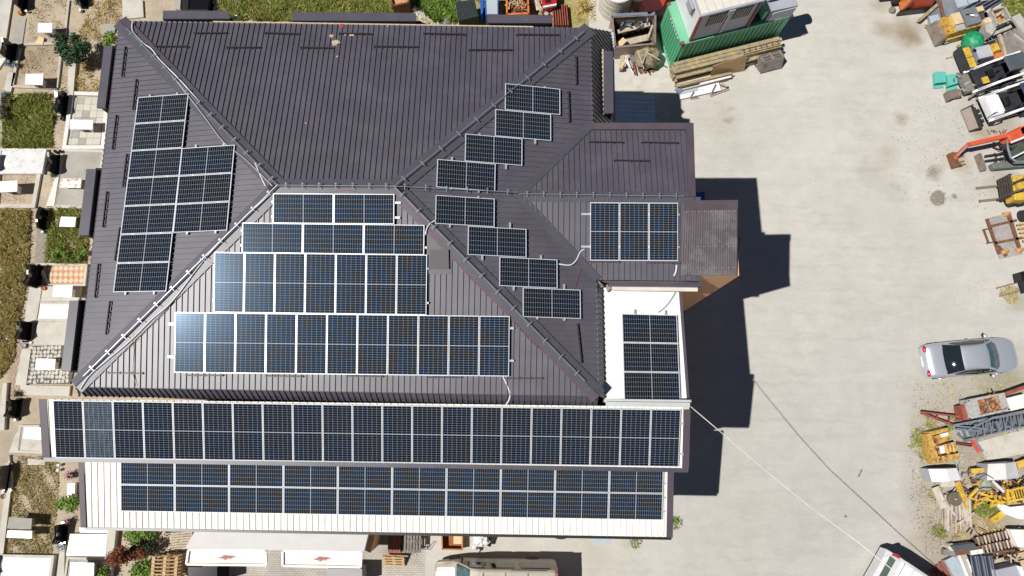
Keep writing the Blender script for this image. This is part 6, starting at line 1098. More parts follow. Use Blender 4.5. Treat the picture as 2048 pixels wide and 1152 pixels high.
# ================================================================ SILVER CAR
def loft(rings, close=True):
    mb = MB(); n = len(rings[0]); mb.v = [tuple(p) for r in rings for p in r]
    for i in range(len(rings)-1):
        for k in range(n-1): mb.f.append((i*n+k, i*n+k+1, (i+1)*n+k+1, (i+1)*n+k))
    mb.f.append(tuple(range(n-1, -1, -1))); mb.f.append(tuple(range((len(rings)-1)*n, len(rings)*n))); mb.m = [0]*len(mb.f); return mb
def car(t, F, L_=4.66, Wd=1.78):
    """F(x,y,z) with x from rear bumper to front, y across centred"""
    st = [(0.0, .62, .45, .62), (.10, .76, .34, .80), (.30, .84, .28, .93), (.75, .87, .24, .97), (1.3, .885, .22, .98), (2.2, .89, .22, .97), (3.1, .89, .22, .96), (3.6, .88, .22, .93), (4.1, .85, .24, .86), (4.4, .78, .28, .78), (4.56, .64, .33, .69), (4.64, .42, .40, .60)]
    rings = []
    for x, hw, zl, zt in st:
        x = x*L_/4.64; hw = hw*Wd/1.78
        prof = [(-hw*.92, zl), (-hw, zl+.12), (-hw*1.0, zl+(zt-zl)*.6), (-hw*.955, zt-.07), (-hw*.86, zt-.012), (-hw*.5, zt+.012), (0, zt+.02), (hw*.5, zt+.012), (hw*.86, zt-.012), (hw*.955, zt-.07), (hw, zl+(zt-zl)*.6), (hw, zl+.12), (hw*.92, zl)]
        rings.append([F(x, y, z) for y, z in prof])
    b = O('body', loft(rings), silver, t, smooth=True); m = b.modifiers.new('s', 'SUBSURF'); m.levels = 2; m.render_levels = 2
    # greenhouse: base outline and roof outline
    xb0, xb1, xr0, xr1 = .78, 3.62, 1.45, 2.92
    def hwb(x): return .80-.06*abs((x-2.1)/1.5)**2
    rings = []
    for x, z, hw in ((.82, .95, .66), (1.05, 1.10, .66), (1.42, 1.33, .60), (1.7, 1.41, .575), (2.15, 1.445, .58), (2.6, 1.42, .58), (2.88, 1.36, .60), (3.25, 1.16, .67), (3.62, .95, .72)):
        rings.append([F(x, y*hw/.6, zz) for y, zz in ((-.78 if z > 1.2 else -.66, .93), (-.66, min(z-.03, 1.2) if z > 1.2 else z-.02), (-.585, z-.035), (-.3, z), (0, z+.012), (.3, z), (.585, z-.035), (.66, min(z-.03, 1.2) if z > 1.2 else z-.02), (.78 if z > 1.2 else .66, .93))])
    g = O('roof', loft(rings), silver, t, smooth=True); m = g.modifiers.new('s', 'SUBSURF'); m.levels = 2; m.render_levels = 2
    def pane(nm, pts, mat, off=.018, n=None):
        mb = MB(); P = [F(*p) for p in pts]; mb.slab(P, (0, 0, .012) if n is None else n); return O(nm, mb, mat, t)
    rows = 5
    def glasspatch(nm, xa, za, ha, xb_, zb_, hb, mat, bow):
        mb = MB(); vs = []; nn = 8
        for i in range(rows):
            k = i/(rows-1); x = xa+(xb_-xa)*k; z = za+(zb_-za)*k+.045*math.sin(PI*k)*.6; h = ha+(hb-ha)*k
            for j in range(nn): y = -1+2*j/(nn-1); vs.append(F(x-bow*y*y*(1-k*.5), y*h, z+.026-.03*y*y))
        mb.v = [tuple(v) for v in vs]; mb.f = [(i*nn+j, i*nn+j+1, (i+1)*nn+j+1, (i+1)*nn+j) for i in range(rows-1) for j in range(nn-1)]; mb.m = [0]*len(mb.f); return O(nm, mb, mat, t, smooth=True)
    glasspatch('rear_window', .84, .985, .73, 1.5, 1.385, .60, glassd, -.06); glasspatch('windscreen', 3.58, .975, .74, 2.86, 1.375, .56, glasst, .10)
    for s in (-1, 1):
        mb = MB(); P = [F(1.25, s*.755, 1.0), F(1.6, s*.655, 1.30), F(2.2, s*.635, 1.37), F(2.8, s*.65, 1.30), F(3.3, s*.765, 1.02), F(2.3, s*.80, 1.0)]; X_ = F(0, s*.03, 0)-F(0, 0, 0)
        mb.slab(P if s > 0 else P[::-1], X_); O('side_window', mb, glassd, t)
        mb = MB(); q = F(3.12, s*.98, .98); mb.blob(q, .12, 10, 0, 1, (.7, 1.1, .6)); O('wing_mirror', mb, silver, t, smooth=True)
        for x in (.85, 3.72):
            mb = MB(); a, c = F(x, s*.885, .31), F(x, s*.70, .31); mb.tube([a, a.lerp(c, .1), c], [.29, .315, .315], 20); w_ = O('wheel', mb, rubber, t); m2 = MB(); m2.cyl(F(x, s*.90, .31), F(x, s*.87, .31), .19, 14); O('rim', m2, alu, w_)
        mb = MB(); mb.blob(F(.10, s*.60, .80), .15, 10, 0, 1, (.6, 1.2, .55)); O('tail_light', mb, redl, t, smooth=True)
        mb = MB(); mb.blob(F(4.36, s*.58, .70), .14, 10, 0, 1, (1.1, 1.1, .6)); O('headlight', mb, clearl, t, smooth=True)
        mb = MB(); mb.blob(F(2.35, s*.885, .80), .05, 8, 0, 1, (2., .5, .5)); O('door_handle', mb, silver, t)
    mb = MB(); mb.slab([F(-.015, -.26, .55), F(-.015, .26, .55), F(-.005, .26, .67), F(-.005, -.26, .67)], F(-.012, 0, 0)-F(0, 0, 0)); O('number_plate', mb, platem, t)
    mb = MB(); mb.beam(F(.03, -.45, .74), F(.03, .45, .74), .05, .03); O('boot_trim', mb, alu, t)
ra, rb = W(1841, 724, .45), W(2029, 708, .45); d_ = (rb-ra); L0 = d_.length; d_ = Vector((d_.x, d_.y, 0)).normalized(); n_ = Vector((-d_.y, d_.x, 0)); o_ = Vector((ra.x, ra.y, 0))
Fc = lambda x, y, z=0.: o_+d_*x+n_*y+Vector((0, 0, z))
t = T('parked_car', 'silver saloon car parked with its nose to the right edge', 'car', o_); car(t, Fc, L0)
# ================================================================ LOWER RIGHT YARD
t = T('flatbed_trailer', 'red framed trailer with grey tub of rusty scrap and long red drawbar', 'trailer', (*XY(1950, 820, 0), 0))
for a, b in (((1842, 824, .5), (1924, 834, .6)), ((1842, 826, .5), (1906, 850, .5))): mb = MB(); pbeam(mb, a, b, .08, .1); O('drawbar', mb, rustr, t)
for a, b in (((1875, 831, .5), (1873, 838, .5)), ((1899, 835, .5), (1898, 847, .5))): mb = MB(); pbeam(mb, a, b, .06, .08); O('drawbar_brace', mb, rustr, t)
mb = MB(); pp(mb, [(1923, 811), (1929, 811), (1938, 839), (1927, 841)], .3, .9); O('headboard', mb, rustr, t)
tub = M('grey_worn_tub', (.40, .38, .36), .6, .1, .25, 5., (.5, .5, .5), (.5, .6), 6.)
box_open(t, [(1936, 800), (2008, 786), (2020, 820), (1938, 838)], .35, 1.0, .06, tub, rust, M('rusty_scrap', (.24, .09, .035), .8, 0, .5, 14., (.4, .2, .08), (.5, .6), 16.), .75)
for q, m_ in (([(1930, 806), (1954, 799), (1962, 828), (1938, 836)], tub), ([(1996, 788), (2008, 786), (2016, 812), (2004, 818)], tub)): mb = MB(); pp(mb, q, .95, 1.02); O('cover_plate', mb, m_, t)
for mb, m_ in scraps(26, (1962, 794, 1996, 820), .85, .55, .05, [rust, woody, rust, copper], '', 41, zj=.12): O('scrap_piece', mb, m_, t)
mb = MB(); pp(mb, [(2012, 797), (2048, 788), (2060, 800), (2060, 812), (2022, 822)], .5, .85); O('white_box', mb, whitem, t)
mb = MB(); pbeam(mb, (2004, 790, .9), (2060, 770, .9), .16, .12); O('chassis_rail', mb, rustr, t)
for x in ((1962, 839), (2000, 830)): mb = MB(); mb.cyl(W(*x, .3), W(x[0]+1, x[1]-5, .3), .28, 14); O('wheel', mb, rubber, t)
t = T('lattice_boom', 'grey steel lattice boom lying beside the red trailer', 'lattice boom', (*XY(1980, 855, 0), 0))
for a, b, w_ in (((1905, 851, .5), (2060, 822, .8), .10), ((1912, 858, .5), (1960, 862, .5), .10), ((1930, 880, .3), (2060, 850, .3), .07), ((1910, 852, .45), (1975, 858, .6), .07), ((1935, 860, .6), (1985, 835, .9), .05)): mb = MB(); pbeam(mb, a, b, w_, .08); O('chord', mb, steelb, t)
rr = random.Random(6)
for i in range(15): u = 1958+i*7; v0 = 849-i*1.6; mb = MB(); pbeam(mb, (u, v0, .6), (u+(5 if i % 2 else -4), v0+24, .35), .045, .045); O('lattice_bar', mb, (steelb, alud)[i % 2], t)
for u in (1922, 1934): mb = MB(); pbeam(mb, (u-3, 858, .3), (u+3, 872, .3), .07, .06); O('rung', mb, alu, t)
mb = MB(); pbeam(mb, (1992, 842, .9), (2000, 862, .9), .12, .08); O('cross_plate', mb, steelb, t)
mb = MB(); mb.prism([XY(*q, 0) for q in ((1912, 868), (1940, 845), (2050, 822), (2050, 850), (1930, 884))], .012, .03); TM('dark_patch', mb, M('dark_grey_sheet', (.13, .14, .15), .6, 0, .4, 4.), 'dark grey sheet beneath the grey lattice boom', 'sheet')  # thin dark grey sheet on the ground under the boom
t = T('engine_block', 'rusty yellow engine unit with white patches among weeds', 'engine', (*XY(1885, 895, 0), 0))
for q, z0_, z1_, m_ in (([(1855, 868), (1863, 866), (1880, 924), (1868, 928)], .1, .75, yellow), ([(1858, 864), (1896, 855), (1898, 862), (1862, 872)], .1, .7, yellow), ([(1870, 872), (1900, 862), (1904, 878), (1880, 888)], .1, .6, yellow), ([(1878, 892), (1908, 884), (1914, 900), (1884, 908)], .1, .62, paleyel), ([(1884, 912), (1918, 906), (1920, 916), (1888, 926)], .1, .55, yellow), ([(1880, 868), (1896, 864), (1898, 871), (1884, 875)], .6, .64, whitep), ([(1879, 893), (1887, 891), (1890, 906), (1882, 908)], .62, .66, whitep), ([(1864, 876), (1880, 880), (1886, 922), (1874, 926)], .1, .35, rust)): mb = MB(); pp(mb, q, z0_, z1_); O('casting', mb, m_, t, bevel=.02)
for i in range(12): u, v = rr.uniform(1868, 1900), rr.uniform(872, 924); mb = MB(); mb.cyl(W(u, v, .35), W(u+rr.uniform(-5, 5), v+rr.uniform(-5, 5), .6), .06, 8); O('pipe', mb, (yellow, rust, MATS['orange_rust'])[i % 3], t)
for k in range(3): mb = MB(); mb.cyl(W(1892+k*7, 888, .66), W(1895+k*7, 904, .66), .08, 10); O('cylinder', mb, yellow, t)
t = T('barrier_post', 'red and white striped post lying on the ground near the lattice boom', 'post', (*XY(1950, 890, 0), 0)); mb = MB(); pbar(mb, 1943, 878, 1959, 904, .16, .03, .10); O('red_band', mb, M('faded_red_reflector', (.55, .08, .07), .5), t); mb = MB(); pbar(mb, 1948, 878, 1966, 903, .12, .02, .06); O('grey_backing', mb, alud, t); mb = MB(); mb.blob(W(1947, 876, .1), .09, 10, .1, 2); O('cap', mb, alu, t)
t = T('drill_rod', 'thin dark and red rods beside the yellow engine', 'rods', (*XY(1925, 890, 0), 0))
for k in range(4): mb = MB(); ptube(mb, [(1912, 884+k*1.6, .12), (1944, 888+k*1.8, .1)], .02, 5); O('rod', mb, (steeld, rustr)[k % 2], t)
def hood(q, z, label, mat, apex=.25):
    t = T('machine_hood', label, 'hood', (*XY(*q[0], 0), 0)); P = [W(u, v, z) for u, v in q]; m0, m1 = (P[0]+P[1])/2, (P[2]+P[3])/2; m0 = m0+Vector((0, 0, apex)); m1 = m1+Vector((0, 0, apex))
    for a, b, c, d in ((P[0], m0, m1, P[3]), (m0, P[1], P[2], m1)): mb = MB(); mb.slab([a, b, c, d], (0, 0, -.03)); O('top_sheet', mb, mat, t)
    for a, m_, b in ((P[0], m0, P[1]), (P[3], m1, P[2])): mb = MB(); mb.slab([Vector((a.x, a.y, .05)), Vector((b.x, b.y, .05)), b-Vector((0, 0, .02)), m_-Vector((0, 0, .03)), a-Vector((0, 0, .02))], (m1-m0).normalized()*.03); O('end_plate', mb, cabing, t)
    for a, b in ((P[0], P[3]), (P[1], P[2])): mb = MB(); mb.slab([Vector((a.x, a.y, .05)), Vector((b.x, b.y, .05)), b-Vector((0, 0, .02)), a-Vector((0, 0, .02))], (P[1]-P[0]).normalized()*.02); O('side_plate', mb, cabing, t)
hood([(1857, 938), (1913, 936), (1922, 960), (1864, 963)], .8, 'white folded steel hood left of the yellow crane parts', M('clean_white_sheet', (.82, .82, .83), .5, 0, .03))
hood([(1976, 928), (2031, 924), (2038, 955), (1974, 960)], .9, 'pale ribbed hood standing over the yellow crane parts', M('pale_grey_hood', (.58, .57, .55), .5, 0, .08, 3.))
t = T('crane_parts', 'yellow crane base and lattice parts piled with rusty castings', 'crane parts', (*XY(1990, 985, 0), 0))
for i in range(84): 
    u, v = rr.uniform(1945, 2050), rr.uniform(962, 1008); a = rr.uniform(-.5, 2.4); l = rr.uniform(8, 20); z = rr.uniform(.2, .7); mb = MB(); pbeam(mb, (u-l*math.cos(a)/2, v-l*math.sin(a)/2, z), (u+l*math.cos(a)/2, v+l*math.sin(a)/2, z+rr.uniform(-.1, .1)), rr.uniform(.05, .13), .08); O('steel_part', mb, (yellowb, yellow, rust, yellowb, MATS['orange_rust'], steeld)[i % 6], t)
for a, b, w_ in (((1912, 964, .7), (1934, 1018, .4), .1), ((1917, 962, .7), (1932, 1000, .6), .07), ((1936, 996, .5), (2010, 1004, .5), .09), ((1938, 994, .5), (1956, 976, .8), .12), ((2014, 982, .8), (2058, 972, .9), .1), ((2014, 1004, .8), (2058, 994, .9), .1), ((2022, 980, .85), (2030, 1006, .85), .12), ((2014, 978, .8), (2016, 1010, .8), .1), ((1942, 942, .5), (1972, 940, .6), .22), ((2034, 930, .5), (2058, 922, .6), .3)): mb = MB(); pbeam(mb, a, b, w_, .1); O('yellow_beam', mb, yellowb, t)
for i in range(8): mb = MB(); pbeam(mb, (2016+i*5, 984-i, .75), (2021+i*5, 1002-i, .75), .04, .05); O('lattice_bar', mb, yellowb, t)
mb = MB(); mb.lathe(W(1955, 968, .0), [(.3, 0), (.32, .4), (.25, .7), (.1, .75)], 14); O('grey_drum', mb, M('mottled_green_grey', (.3, .32, .24), .6, 0, .3, 8.), t)
mb = MB(); ptube(mb, [(1950, 1000, .5), (1955, 985, .8), (1968, 976, .9), (1990, 976, .9), (2010, 984, .8)], .025, 6); O('hose', mb, alud, t); mb = MB(); ptube(mb, [(1956, 958, .9), (1970, 948, 1.), (1984, 955, 1.), (2004, 972, .8)], .02, 6); O('hose', mb, steeld, t); mb = MB(); pbeam(mb, (1985, 962, 1.), (2008, 984, .8), .12, .05); O('white_strap', mb, whitep, t)
mb = MB(); pp(mb, [(1990, 1007), (2006, 1008), (2020, 1014), (2060, 1010), (2060, 1040), (2036, 1038), (2010, 1028)], .2, .35); TM('white_sheet', mb, whitep, 'white curled sheet below the yellow crane parts at the right edge', 'sheet')
t = T('yellow_bracket', 'small yellow and orange channel lying below the white curled sheet', 'bracket', (*XY(1995, 1035, 0), 0)); mb = MB(); pbar(mb, 1986, 1042, 2008, 1026, .3, .05, .25); O('channel', mb, yellowb, t); mb = MB(); pp(mb, [(1979, 1038), (1988, 1035), (1992, 1044), (1984, 1048)], .02, .2); O('rust_foot', mb, MATS['orange_rust'], t)
# timber pile and spool
t = T('timber_pile', 'bleached timber planks piled below the white folded hood', 'timber', (*XY(1900, 1020, 0), 0)); rr = random.Random(8)
for i in range(22):
    u = 1886+(i % 11)*5.2+rr.uniform(-1, 1); v0 = rr.uniform(985, 1010); v1 = rr.uniform(1045, 1066); z = .12+.1*(i//11)+rr.uniform(0, .05); mb = MB(); pbeam(mb, (u, v0, z), (u+rr.uniform(-1, 5), v1, z), rr.uniform(.07, .15), .05); O('plank', mb, (woodp, M('bleached_timber', (.52, .46, .40), .9, 0, .15, 4.), woodp, woodg)[i % 4], t)
for a, b, w_ in (((1870, 974, .3), (1888, 1016, .3), .36), ((1888, 1003, .4), (1910, 1030, .4), .1), ((1902, 998, .4), (1904, 1020, .4), .09), ((1914, 1048, .35), (1948, 1025, .3), .06), ((1880, 968, .2), (1912, 966, .2), .3), ((1928, 1000, .3), (1934, 1042, .3), .25)): mb = MB(); pbeam(mb, a, b, w_, .06); O('plank', mb, M('bleached_timber', (.5, .45, .39)), t)
c = W(1898, 996, 0); t = T('cable_spool', 'brown wound cable spool lying on the timber pile', 'spool', (c.x, c.y, .3)); mb = MB(); mb.lathe((c.x, c.y, .3), [(.30, 0), (.33, .04), (.33, .2), (.30, .22), (.22, .21), (.2, .23), (.12, .22), (.08, .26), (.07, .2)], 24); O('coil', mb, M('brown_coil', (.13, .11, .09), .7, 0, .3, 10.), t); mb = MB(); mb.cyl((c.x, c.y, .45), (c.x, c.y, .56), .06, 10); O('hub', mb, copper, t)
# bottom right corner stack
t = T('slatted_frames', 'weathered slatted timber frames stacked at the lower right', 'pallets', (*XY(1990, 1090, 0), 0)); rr = random.Random(15)
for i in range(26): r_, k = divmod(i, 13); u = 1954+k*7+r_*3; v = 1074-k*1.6+r_*19; mb = MB(); pbeam(mb, (u, v, .4+.02*r_), (u+5, v+16, .4+.02*r_), .07, .03); O('slat', mb, (woodp, woodg, MATS['bleached_timber'])[k % 3], t)
for q in ((1950, 1078, 2030, 1062), (1955, 1094, 2034, 1080), (1968, 1108, 2030, 1100)): mb = MB(); pbar(mb, *q, .08, .3, .38); O('bearer', mb, rust, t)
mb = MB(); mb.prism([XY(*q, 0) for q in ((1940, 1076), (2030, 1060), (2042, 1116), (1960, 1126))], .012, .04); O('dark_base', mb, woodd, t)
mb = MB(); pp(mb, [(2020, 1059), (2060, 1060), (2060, 1096), (2036, 1094)], .4, .7); TM('white_box', mb, whitem, 'white box lid at the right edge above the broken pallets', 'box')
for k in range(2): mb = MB(); pbar(mb, 2030, 1112+k*16, 2062, 1104+k*16, .16, .1, .2); TM('brown_board', mb, woodo, '%s brown board at the right edge below the white box lid' % ('upper', 'lower')[k], 'board')
t = T('tool_chest', 'long dark grey chest with silver trims beside a concrete post', 'chest', (*XY(1925, 1095, 0), 0)); mb = MB(); pp(mb, [(1904, 1092), (1948, 1086), (1954, 1096), (1912, 1102)], .1, .6); O('body', mb, cabroofg, t); mb = MB(); pbar(mb, 1914, 1106, 1962, 1098, .25, .2, .45); O('engine_tray', mb, rust, t); mb = MB(); pbar(mb, 1942, 1106, 1966, 1102, .2, .3, .5); O('white_tray', mb, whitep, t)
mb = MB(); c = W(1895, 1092, 0); mb.lathe(c, [(.18, 0), (.18, .35), (.16, .38)], 16); TM('concrete_post', mb, conclight, 'round pale concrete post end beside the grey chest', 'post')
mb = MB(); pp(mb, [(1889, 1098), (1914, 1104), (1914, 1114), (1888, 1110)], .05, .3); TM('mottled_block', mb, M('mottled_grey_stone', (.22, .2, .19), .8, 0, .4, 10.), 'mottled grey block left of the long silver profiles', 'block')
for k, (q, w_, m_) in enumerate((((1900, 1116, 1924, 1160), .55, bluegrey), ((1916, 1106, 1938, 1160), .12, whitep), ((1926, 1106, 1948, 1160), .25, M('tan_grey_board', (.42, .38, .3), .8, 0, .1, 3.)), ((1934, 1118, 1952, 1160), .07, whitep))): mb = MB(); pbar(mb, *q, w_, .15, .3+.04*k); TM('long_profile', mb, m_, '%s long profile from the left beside the shadowed van' % ordn(k), 'profile', 'long profiles by the van')
t = T('radiator_stack', 'dark finned radiators stacked at the bottom right', 'radiators', (*XY(1965, 1130, 0), 0)); mb = MB(); pp(mb, [(1940, 1112), (1986, 1108), (1994, 1165), (1950, 1165)], .1, .5); O('core', mb, M('dark_fin_core', (.025, .03, .045), .5, .2, .5, 25.), t)
for i in range(10): mb = MB(); pbar(mb, 1942+i*4.6, 1112, 1951+i*4.6, 1162, .03, .5, .55+.02*(i % 2)); O('fin', mb, (steelb, M('navy_fin', (.04, .05, .09), .5), alud)[i % 3], t)
t = T('steel_cabinet', 'pale grey steel cabinet lying at the bottom right corner', 'cabinet', (*XY(2015, 1140, 0), 0)); mb = MB(); pp(mb, [(1992, 1140), (2036, 1130), (2048, 1165), (1996, 1165)], .1, .8); O('body', mb, cabing, t, bevel=.03); mb = MB(); pp(mb, [(2034, 1131), (2044, 1134), (2056, 1165), (2048, 1165)], .3, .85); O('edge', mb, whitep, t); mb = MB(); pbar(mb, 1991, 1122, 2008, 1117, .12, .3, .4); O('timber', mb, woodp, t)
# loose things on the concrete
for a, b, w_, lb in (((1717, 954), (1724, 939), .07, 'thin dark steel strip lying on the open concrete'), ((1689, 1033), (1694, 1033), .1, 'tiny dark steel plate on the open concrete')): mb = MB(); pbar(mb, *a, *b, w_, .005, .03); TM('steel_strip', mb, alud if False else steelb, lb, 'strip')
mb = MB(); mb.blob(W(1834, 45, .02), .05, 8, .3, 1, (1.2, .9, .5)); TM('red_rag', mb, M('red_rag', (.45, .03, .08), .8), 'small red rag on the concrete near the timber beam', 'rag')
t = T('blue_tank', 'blue plastic tank beside the east verge of the annex', 'tank', (*XY(1400, 392, 0), 0)); mb = MB(); pp(mb, [(1380, 383), (1411, 383), (1411, 406), (1380, 406)], 0, 1.1); O('body', mb, bluep, t, bevel=.05)

# ---------------- small clutter between the machines
for nm, ar, n, ln, wd, ms, lb, sd in (('scrap_heap', (1930, 108, 1975, 122), 10, .35, .05, [rust, steeld, woodp], 'small scraps between the road roller and the black framed machine', 61), ('scrap_heap', (1950, 60, 1975, 75), 12, .4, .06, [rust, steeld, yellow], 'rusty bits between the two yellow rollers', 62),
    ('scrap_heap', (1968, 262, 2010, 274), 7, .25, .04, [rust, woodp], 'small bits on the ground under the white loader', 63), ('scrap_heap', (1905, 935, 1960, 950), 9, .3, .05, [rust, woodp, steelb], 'bits of metal between the two white hoods', 64), ('scrap_heap', (1905, 960, 1945, 985), 12, .45, .06, [yellow, rust, woodp], 'yellow and rusty offcuts right of the cable spool', 65),
    ('scrap_heap', (1930, 1050, 1960, 1078), 8, .4, .05, [woodp, rust], 'broken slats above the grey chest', 66), ('scrap_heap', (1985, 1100, 2035, 1122), 16, .5, .06, [woodd, rust, woodp, steeld], 'dark jumble of bars under the slatted timber frames', 67), ('scrap_heap', (1955, 842, 2040, 858), 22, .3, .05, [steelb, alud, steeld], 'small steel brackets inside the grey lattice boom', 68),
    ('scrap_heap', (1975, 20, 2000, 60), 8, .35, .05, [rust, steeld], 'rust flecks around the grey mixing tub', 69), ('scrap_heap', (1985, 300, 2012, 326), 10, .35, .05, [steeld, rubber, steelb], 'hoses and links at the excavator swing base', 70)):
    heap(nm, n, ar, .12, ln, wd, ms, lb, sd, cat='scrap')
for k, (x0, y0, x1, y1, z) in enumerate(((1966, 190, 1998, 176, 1.0), (1975, 236, 2003, 222, 1.1), (1930, 58, 1944, 48, .9), (1985, 150, 2004, 140, 1.0))):
    mb = MB(); ptube(mb, [(x0, y0, z*.6), ((x0+x1)/2, (y0+y1)/2-3, z*1.1), (x1, y1, z*.7)], .025, 6); TM('hydraulic_hose', mb, blackm, ('black hose on the upper skid steer loader', 'black hose on the lower skid steer loader', 'black hose on the small cream yellow roller', 'black hose behind the black framed machine')[k], 'hose')

mb = MB(); pp(mb, [(1955, 884), (2050, 858), (2060, 905), (1975, 922)], 0, .04); TM('concrete_plate', mb, conclight, 'pale concrete plate below the grey lattice boom', 'slab')
# ================================================================ SOUTH STRIP
t = T('water_trough_canopy', 'low building with grey sheet roof and two white rimmed trays stained reddish', 'outbuilding', (*XY(560, 1090, 0), 0)); zc = 3.0
mb = MB(); pp(mb, [(392, 1058), (738, 1062), (728, 1103), (370, 1097)], zc-.3, zc); O('roof', mb, M('pale_grey_membrane', (.52, .51, .50), .6, 0, .06, 1.5, (.5, .48, .45), (.5, .8), 2.), t)
mb = MB(); pp(mb, [(394, 1060), (736, 1064), (726, 1101), (378, 1096)], 0, zc-.35); O('wall', mb, M('cream_wall_board', (.56, .47, .34), .8, 0, .06), t)
def trays(): 
    m = bpy.data.materials.new('stained_white_tray'); m.use_nodes = True; tt = m.node_tree; N = tt.nodes; L = tt.links; b = N['Principled BSDF']; b.inputs['Roughness'].default_value = .6
    tc = N.new('ShaderNodeTexCoord'); mp = N.new('ShaderNodeMapping'); mp.inputs['Scale'].default_value = (.55, 2.2, 0); L.new(tc.outputs['Object'], mp.inputs[0])
    n = N.new('ShaderNodeTexNoise'); n.inputs['Scale'].default_value = 5.; n.inputs['Detail'].default_value = 8; n.inputs['Roughness'].default_value = .75; L.new(mp.outputs[0], n.inputs['Vector'])
    ln = N.new('ShaderNodeVectorMath'); ln.operation = 'LENGTH'; L.new(mp.outputs[0], ln.inputs[0]); ad = N.new('ShaderNodeMath'); ad.operation = 'ADD'; L.new(ln.outputs['Value'], ad.inputs[0]); sc = N.new('ShaderNodeMath'); sc.operation = 'MULTIPLY'; sc.inputs[1].default_value = .9; L.new(n.outputs['Fac'], sc.inputs[0]); L.new(sc.outputs[0], ad.inputs[1])
    r = N.new('ShaderNodeValToRGB'); L.new(ad.outputs[0], r.inputs['Fac']); e = r.color_ramp.elements; e[0].position = .60; e[0].color = (.30, .10, .10, 1); e[1].position = .68; e[1].color = (.80, .75, .71, 1)
    for p_, c_ in ((.86, (.78, .72, .66, 1)), (.93, (.68, .59, .48, 1)), (.97, (.74, .68, .60, 1)), (1., (.80, .77, .73, 1))): k = e.new(p_); k.color = c_
    L.new(r.outputs['Color'], b.inputs['Base Color']); return m
stm = trays()
for q in ([(378, 1099), (532, 1101), (534, 1130), (374, 1128)], [(566, 1101), (724, 1104), (722, 1134), (566, 1131)]):
    P = [W(u, v, zc-.1) for u, v in q]; c = sum(P, Vector())/4; tr = bpy.data.objects.new('tray', bpy.data.meshes.new('tray')); mb = MB(); mb.prism([(p.x-c.x, p.y-c.y) for p in P], -.15, 0); tr.data.from_pydata(mb.v, [], mb.f); tr.data.materials.append(stm); COL.objects.link(tr); tr.parent = t; tr.location = c-WL(t)
    for i in range(4): a, b = P[i], P[(i+1) % 4]; m2 = MB(); m2.beam(a+Vector((0, 0, .04)), b+Vector((0, 0, .04)), .09, .1); O('rim', m2, tanw, tr)
mb = MB(); pp(mb, [(732, 1060), (752, 1064), (740, 1106), (728, 1100)], 0, 2.2); O('side_wall', mb, peach, t)
mb = MB(); pp(mb, [(376, 1134), (434, 1134), (434, 1170), (376, 1170)], 0, 1.4); TM('shadow_block', mb, granite, 'added black box painting a ground shadow under the left white tray at the bottom edge', 'cabinet')  # black block added in place of a shadow cast from out of view
mb = MB(); pp(mb, [(656, 1137), (724, 1138), (724, 1170), (654, 1170)], 0, 1.2); TM('grey_cabinet', mb, M('mauve_grey_sheet', (.30, .28, .30), .5, 0, .06), 'mauve grey box under the right white tray at the bottom edge', 'cabinet')
# upright pallets left
for i in range(7): o = W(303+i*-.6, 1119+i*7.2, 1.2)-Vector((0, 0, 1.2))+Vector((0, -.02, .02)); pallet('pallet', Vector((o.x, o.y, .02)), (1, 0, 0), (0, 0, 1), (0, 1, 0), woodo, '%s upright pallet from the top in the row beside the conifer' % ordn(i), 1.2, 1.15, 'upright pallets', 5)
pallet('pallet', W(342, 1100, .02), (1, .1, 0), (0, 1, 0), (0, 0, 1), woodp, 'pale pallet lying flat under the left end of the grey membrane roof', 1.0, .8, None, 7)
# bottom centre
o = W(808, 1104, .5); pallet('pallet', Vector((o.x, o.y, .5)), (0, 1, 0), (1, 0, 0), (0, 0, 1), woodg, 'grey pallet with upright slats, half under the wing gutter', 1.0, .8, None, 6)
o = W(780, 1104, .5); pallet('pallet', Vector((o.x-.1, o.y, .45)), (0, 1, 0), (1, 0, 0), (0, 0, 1), woodr, 'red stained pallet left of the grey one under the gutter', 1.0, .6, None, 5)
for k in range(3): o = W(783, 1104, .2); pallet('pallet', Vector((o.x-.1+k*.02, o.y, .01+k*.146)), (0, 1, 0), (1, 0, 0), (0, 0, 1), woodd if k < 2 else woodg, '%s dark pallet of the pile beneath the red and grey ones' % ordn(k), 1.0, 1.2, 'dark pallets under the gutter', 6)
o = W(768, 1127, .05); pallet('pallet', Vector((o.x, o.y, .03)), (1, -.02, 0), (0, .75, .6), (0, -.6, .75), woodo, 'orange brown pallet propped below the grey and red ones', 1.0, .6, None, 4, M('orange_pallet_blocks', (.6, .36, .15), .8))
t = T('cardboard_box', 'open brown cardboard box half under the wing gutter', 'box', (*XY(905, 1085, 0), 0)); box_open(t, [(883, 1066), (925, 1066), (925, 1100), (884, 1099)], .02, .5, .02, cardm, M('box_inside', (.30, .11, .04), .9)); mb = MB(); pp(mb, [(907, 1066), (924, 1066), (924, 1088), (907, 1088)], .46, .5); O('flap', mb, cardl, t)
t = T('waste_bag', 'open sack of white plastic waste half under the wing gutter', 'bag', (*XY(965, 1080, 0), 0)); mb = MB(); mb.blob(W(964, 1078, .35), .38, 16, .22, 9, (1., 1., .8)); O('plastic_waste', mb, bagm, t); mb = MB(); mb.blob(W(978, 1078, .3), .3, 12, .15, 4, (.6, 1.2, .8)); O('black_sack', mb, blackm, t); mb = MB(); mb.blob(W(951, 1092, .15), .17, 10, .2, 2); O('plastic_waste', mb, bagm, t)
t = T('bag_stand', 'small white framed cart with netting near the orange brown pallet', 'cart', (*XY(852, 1095, 0), 0))
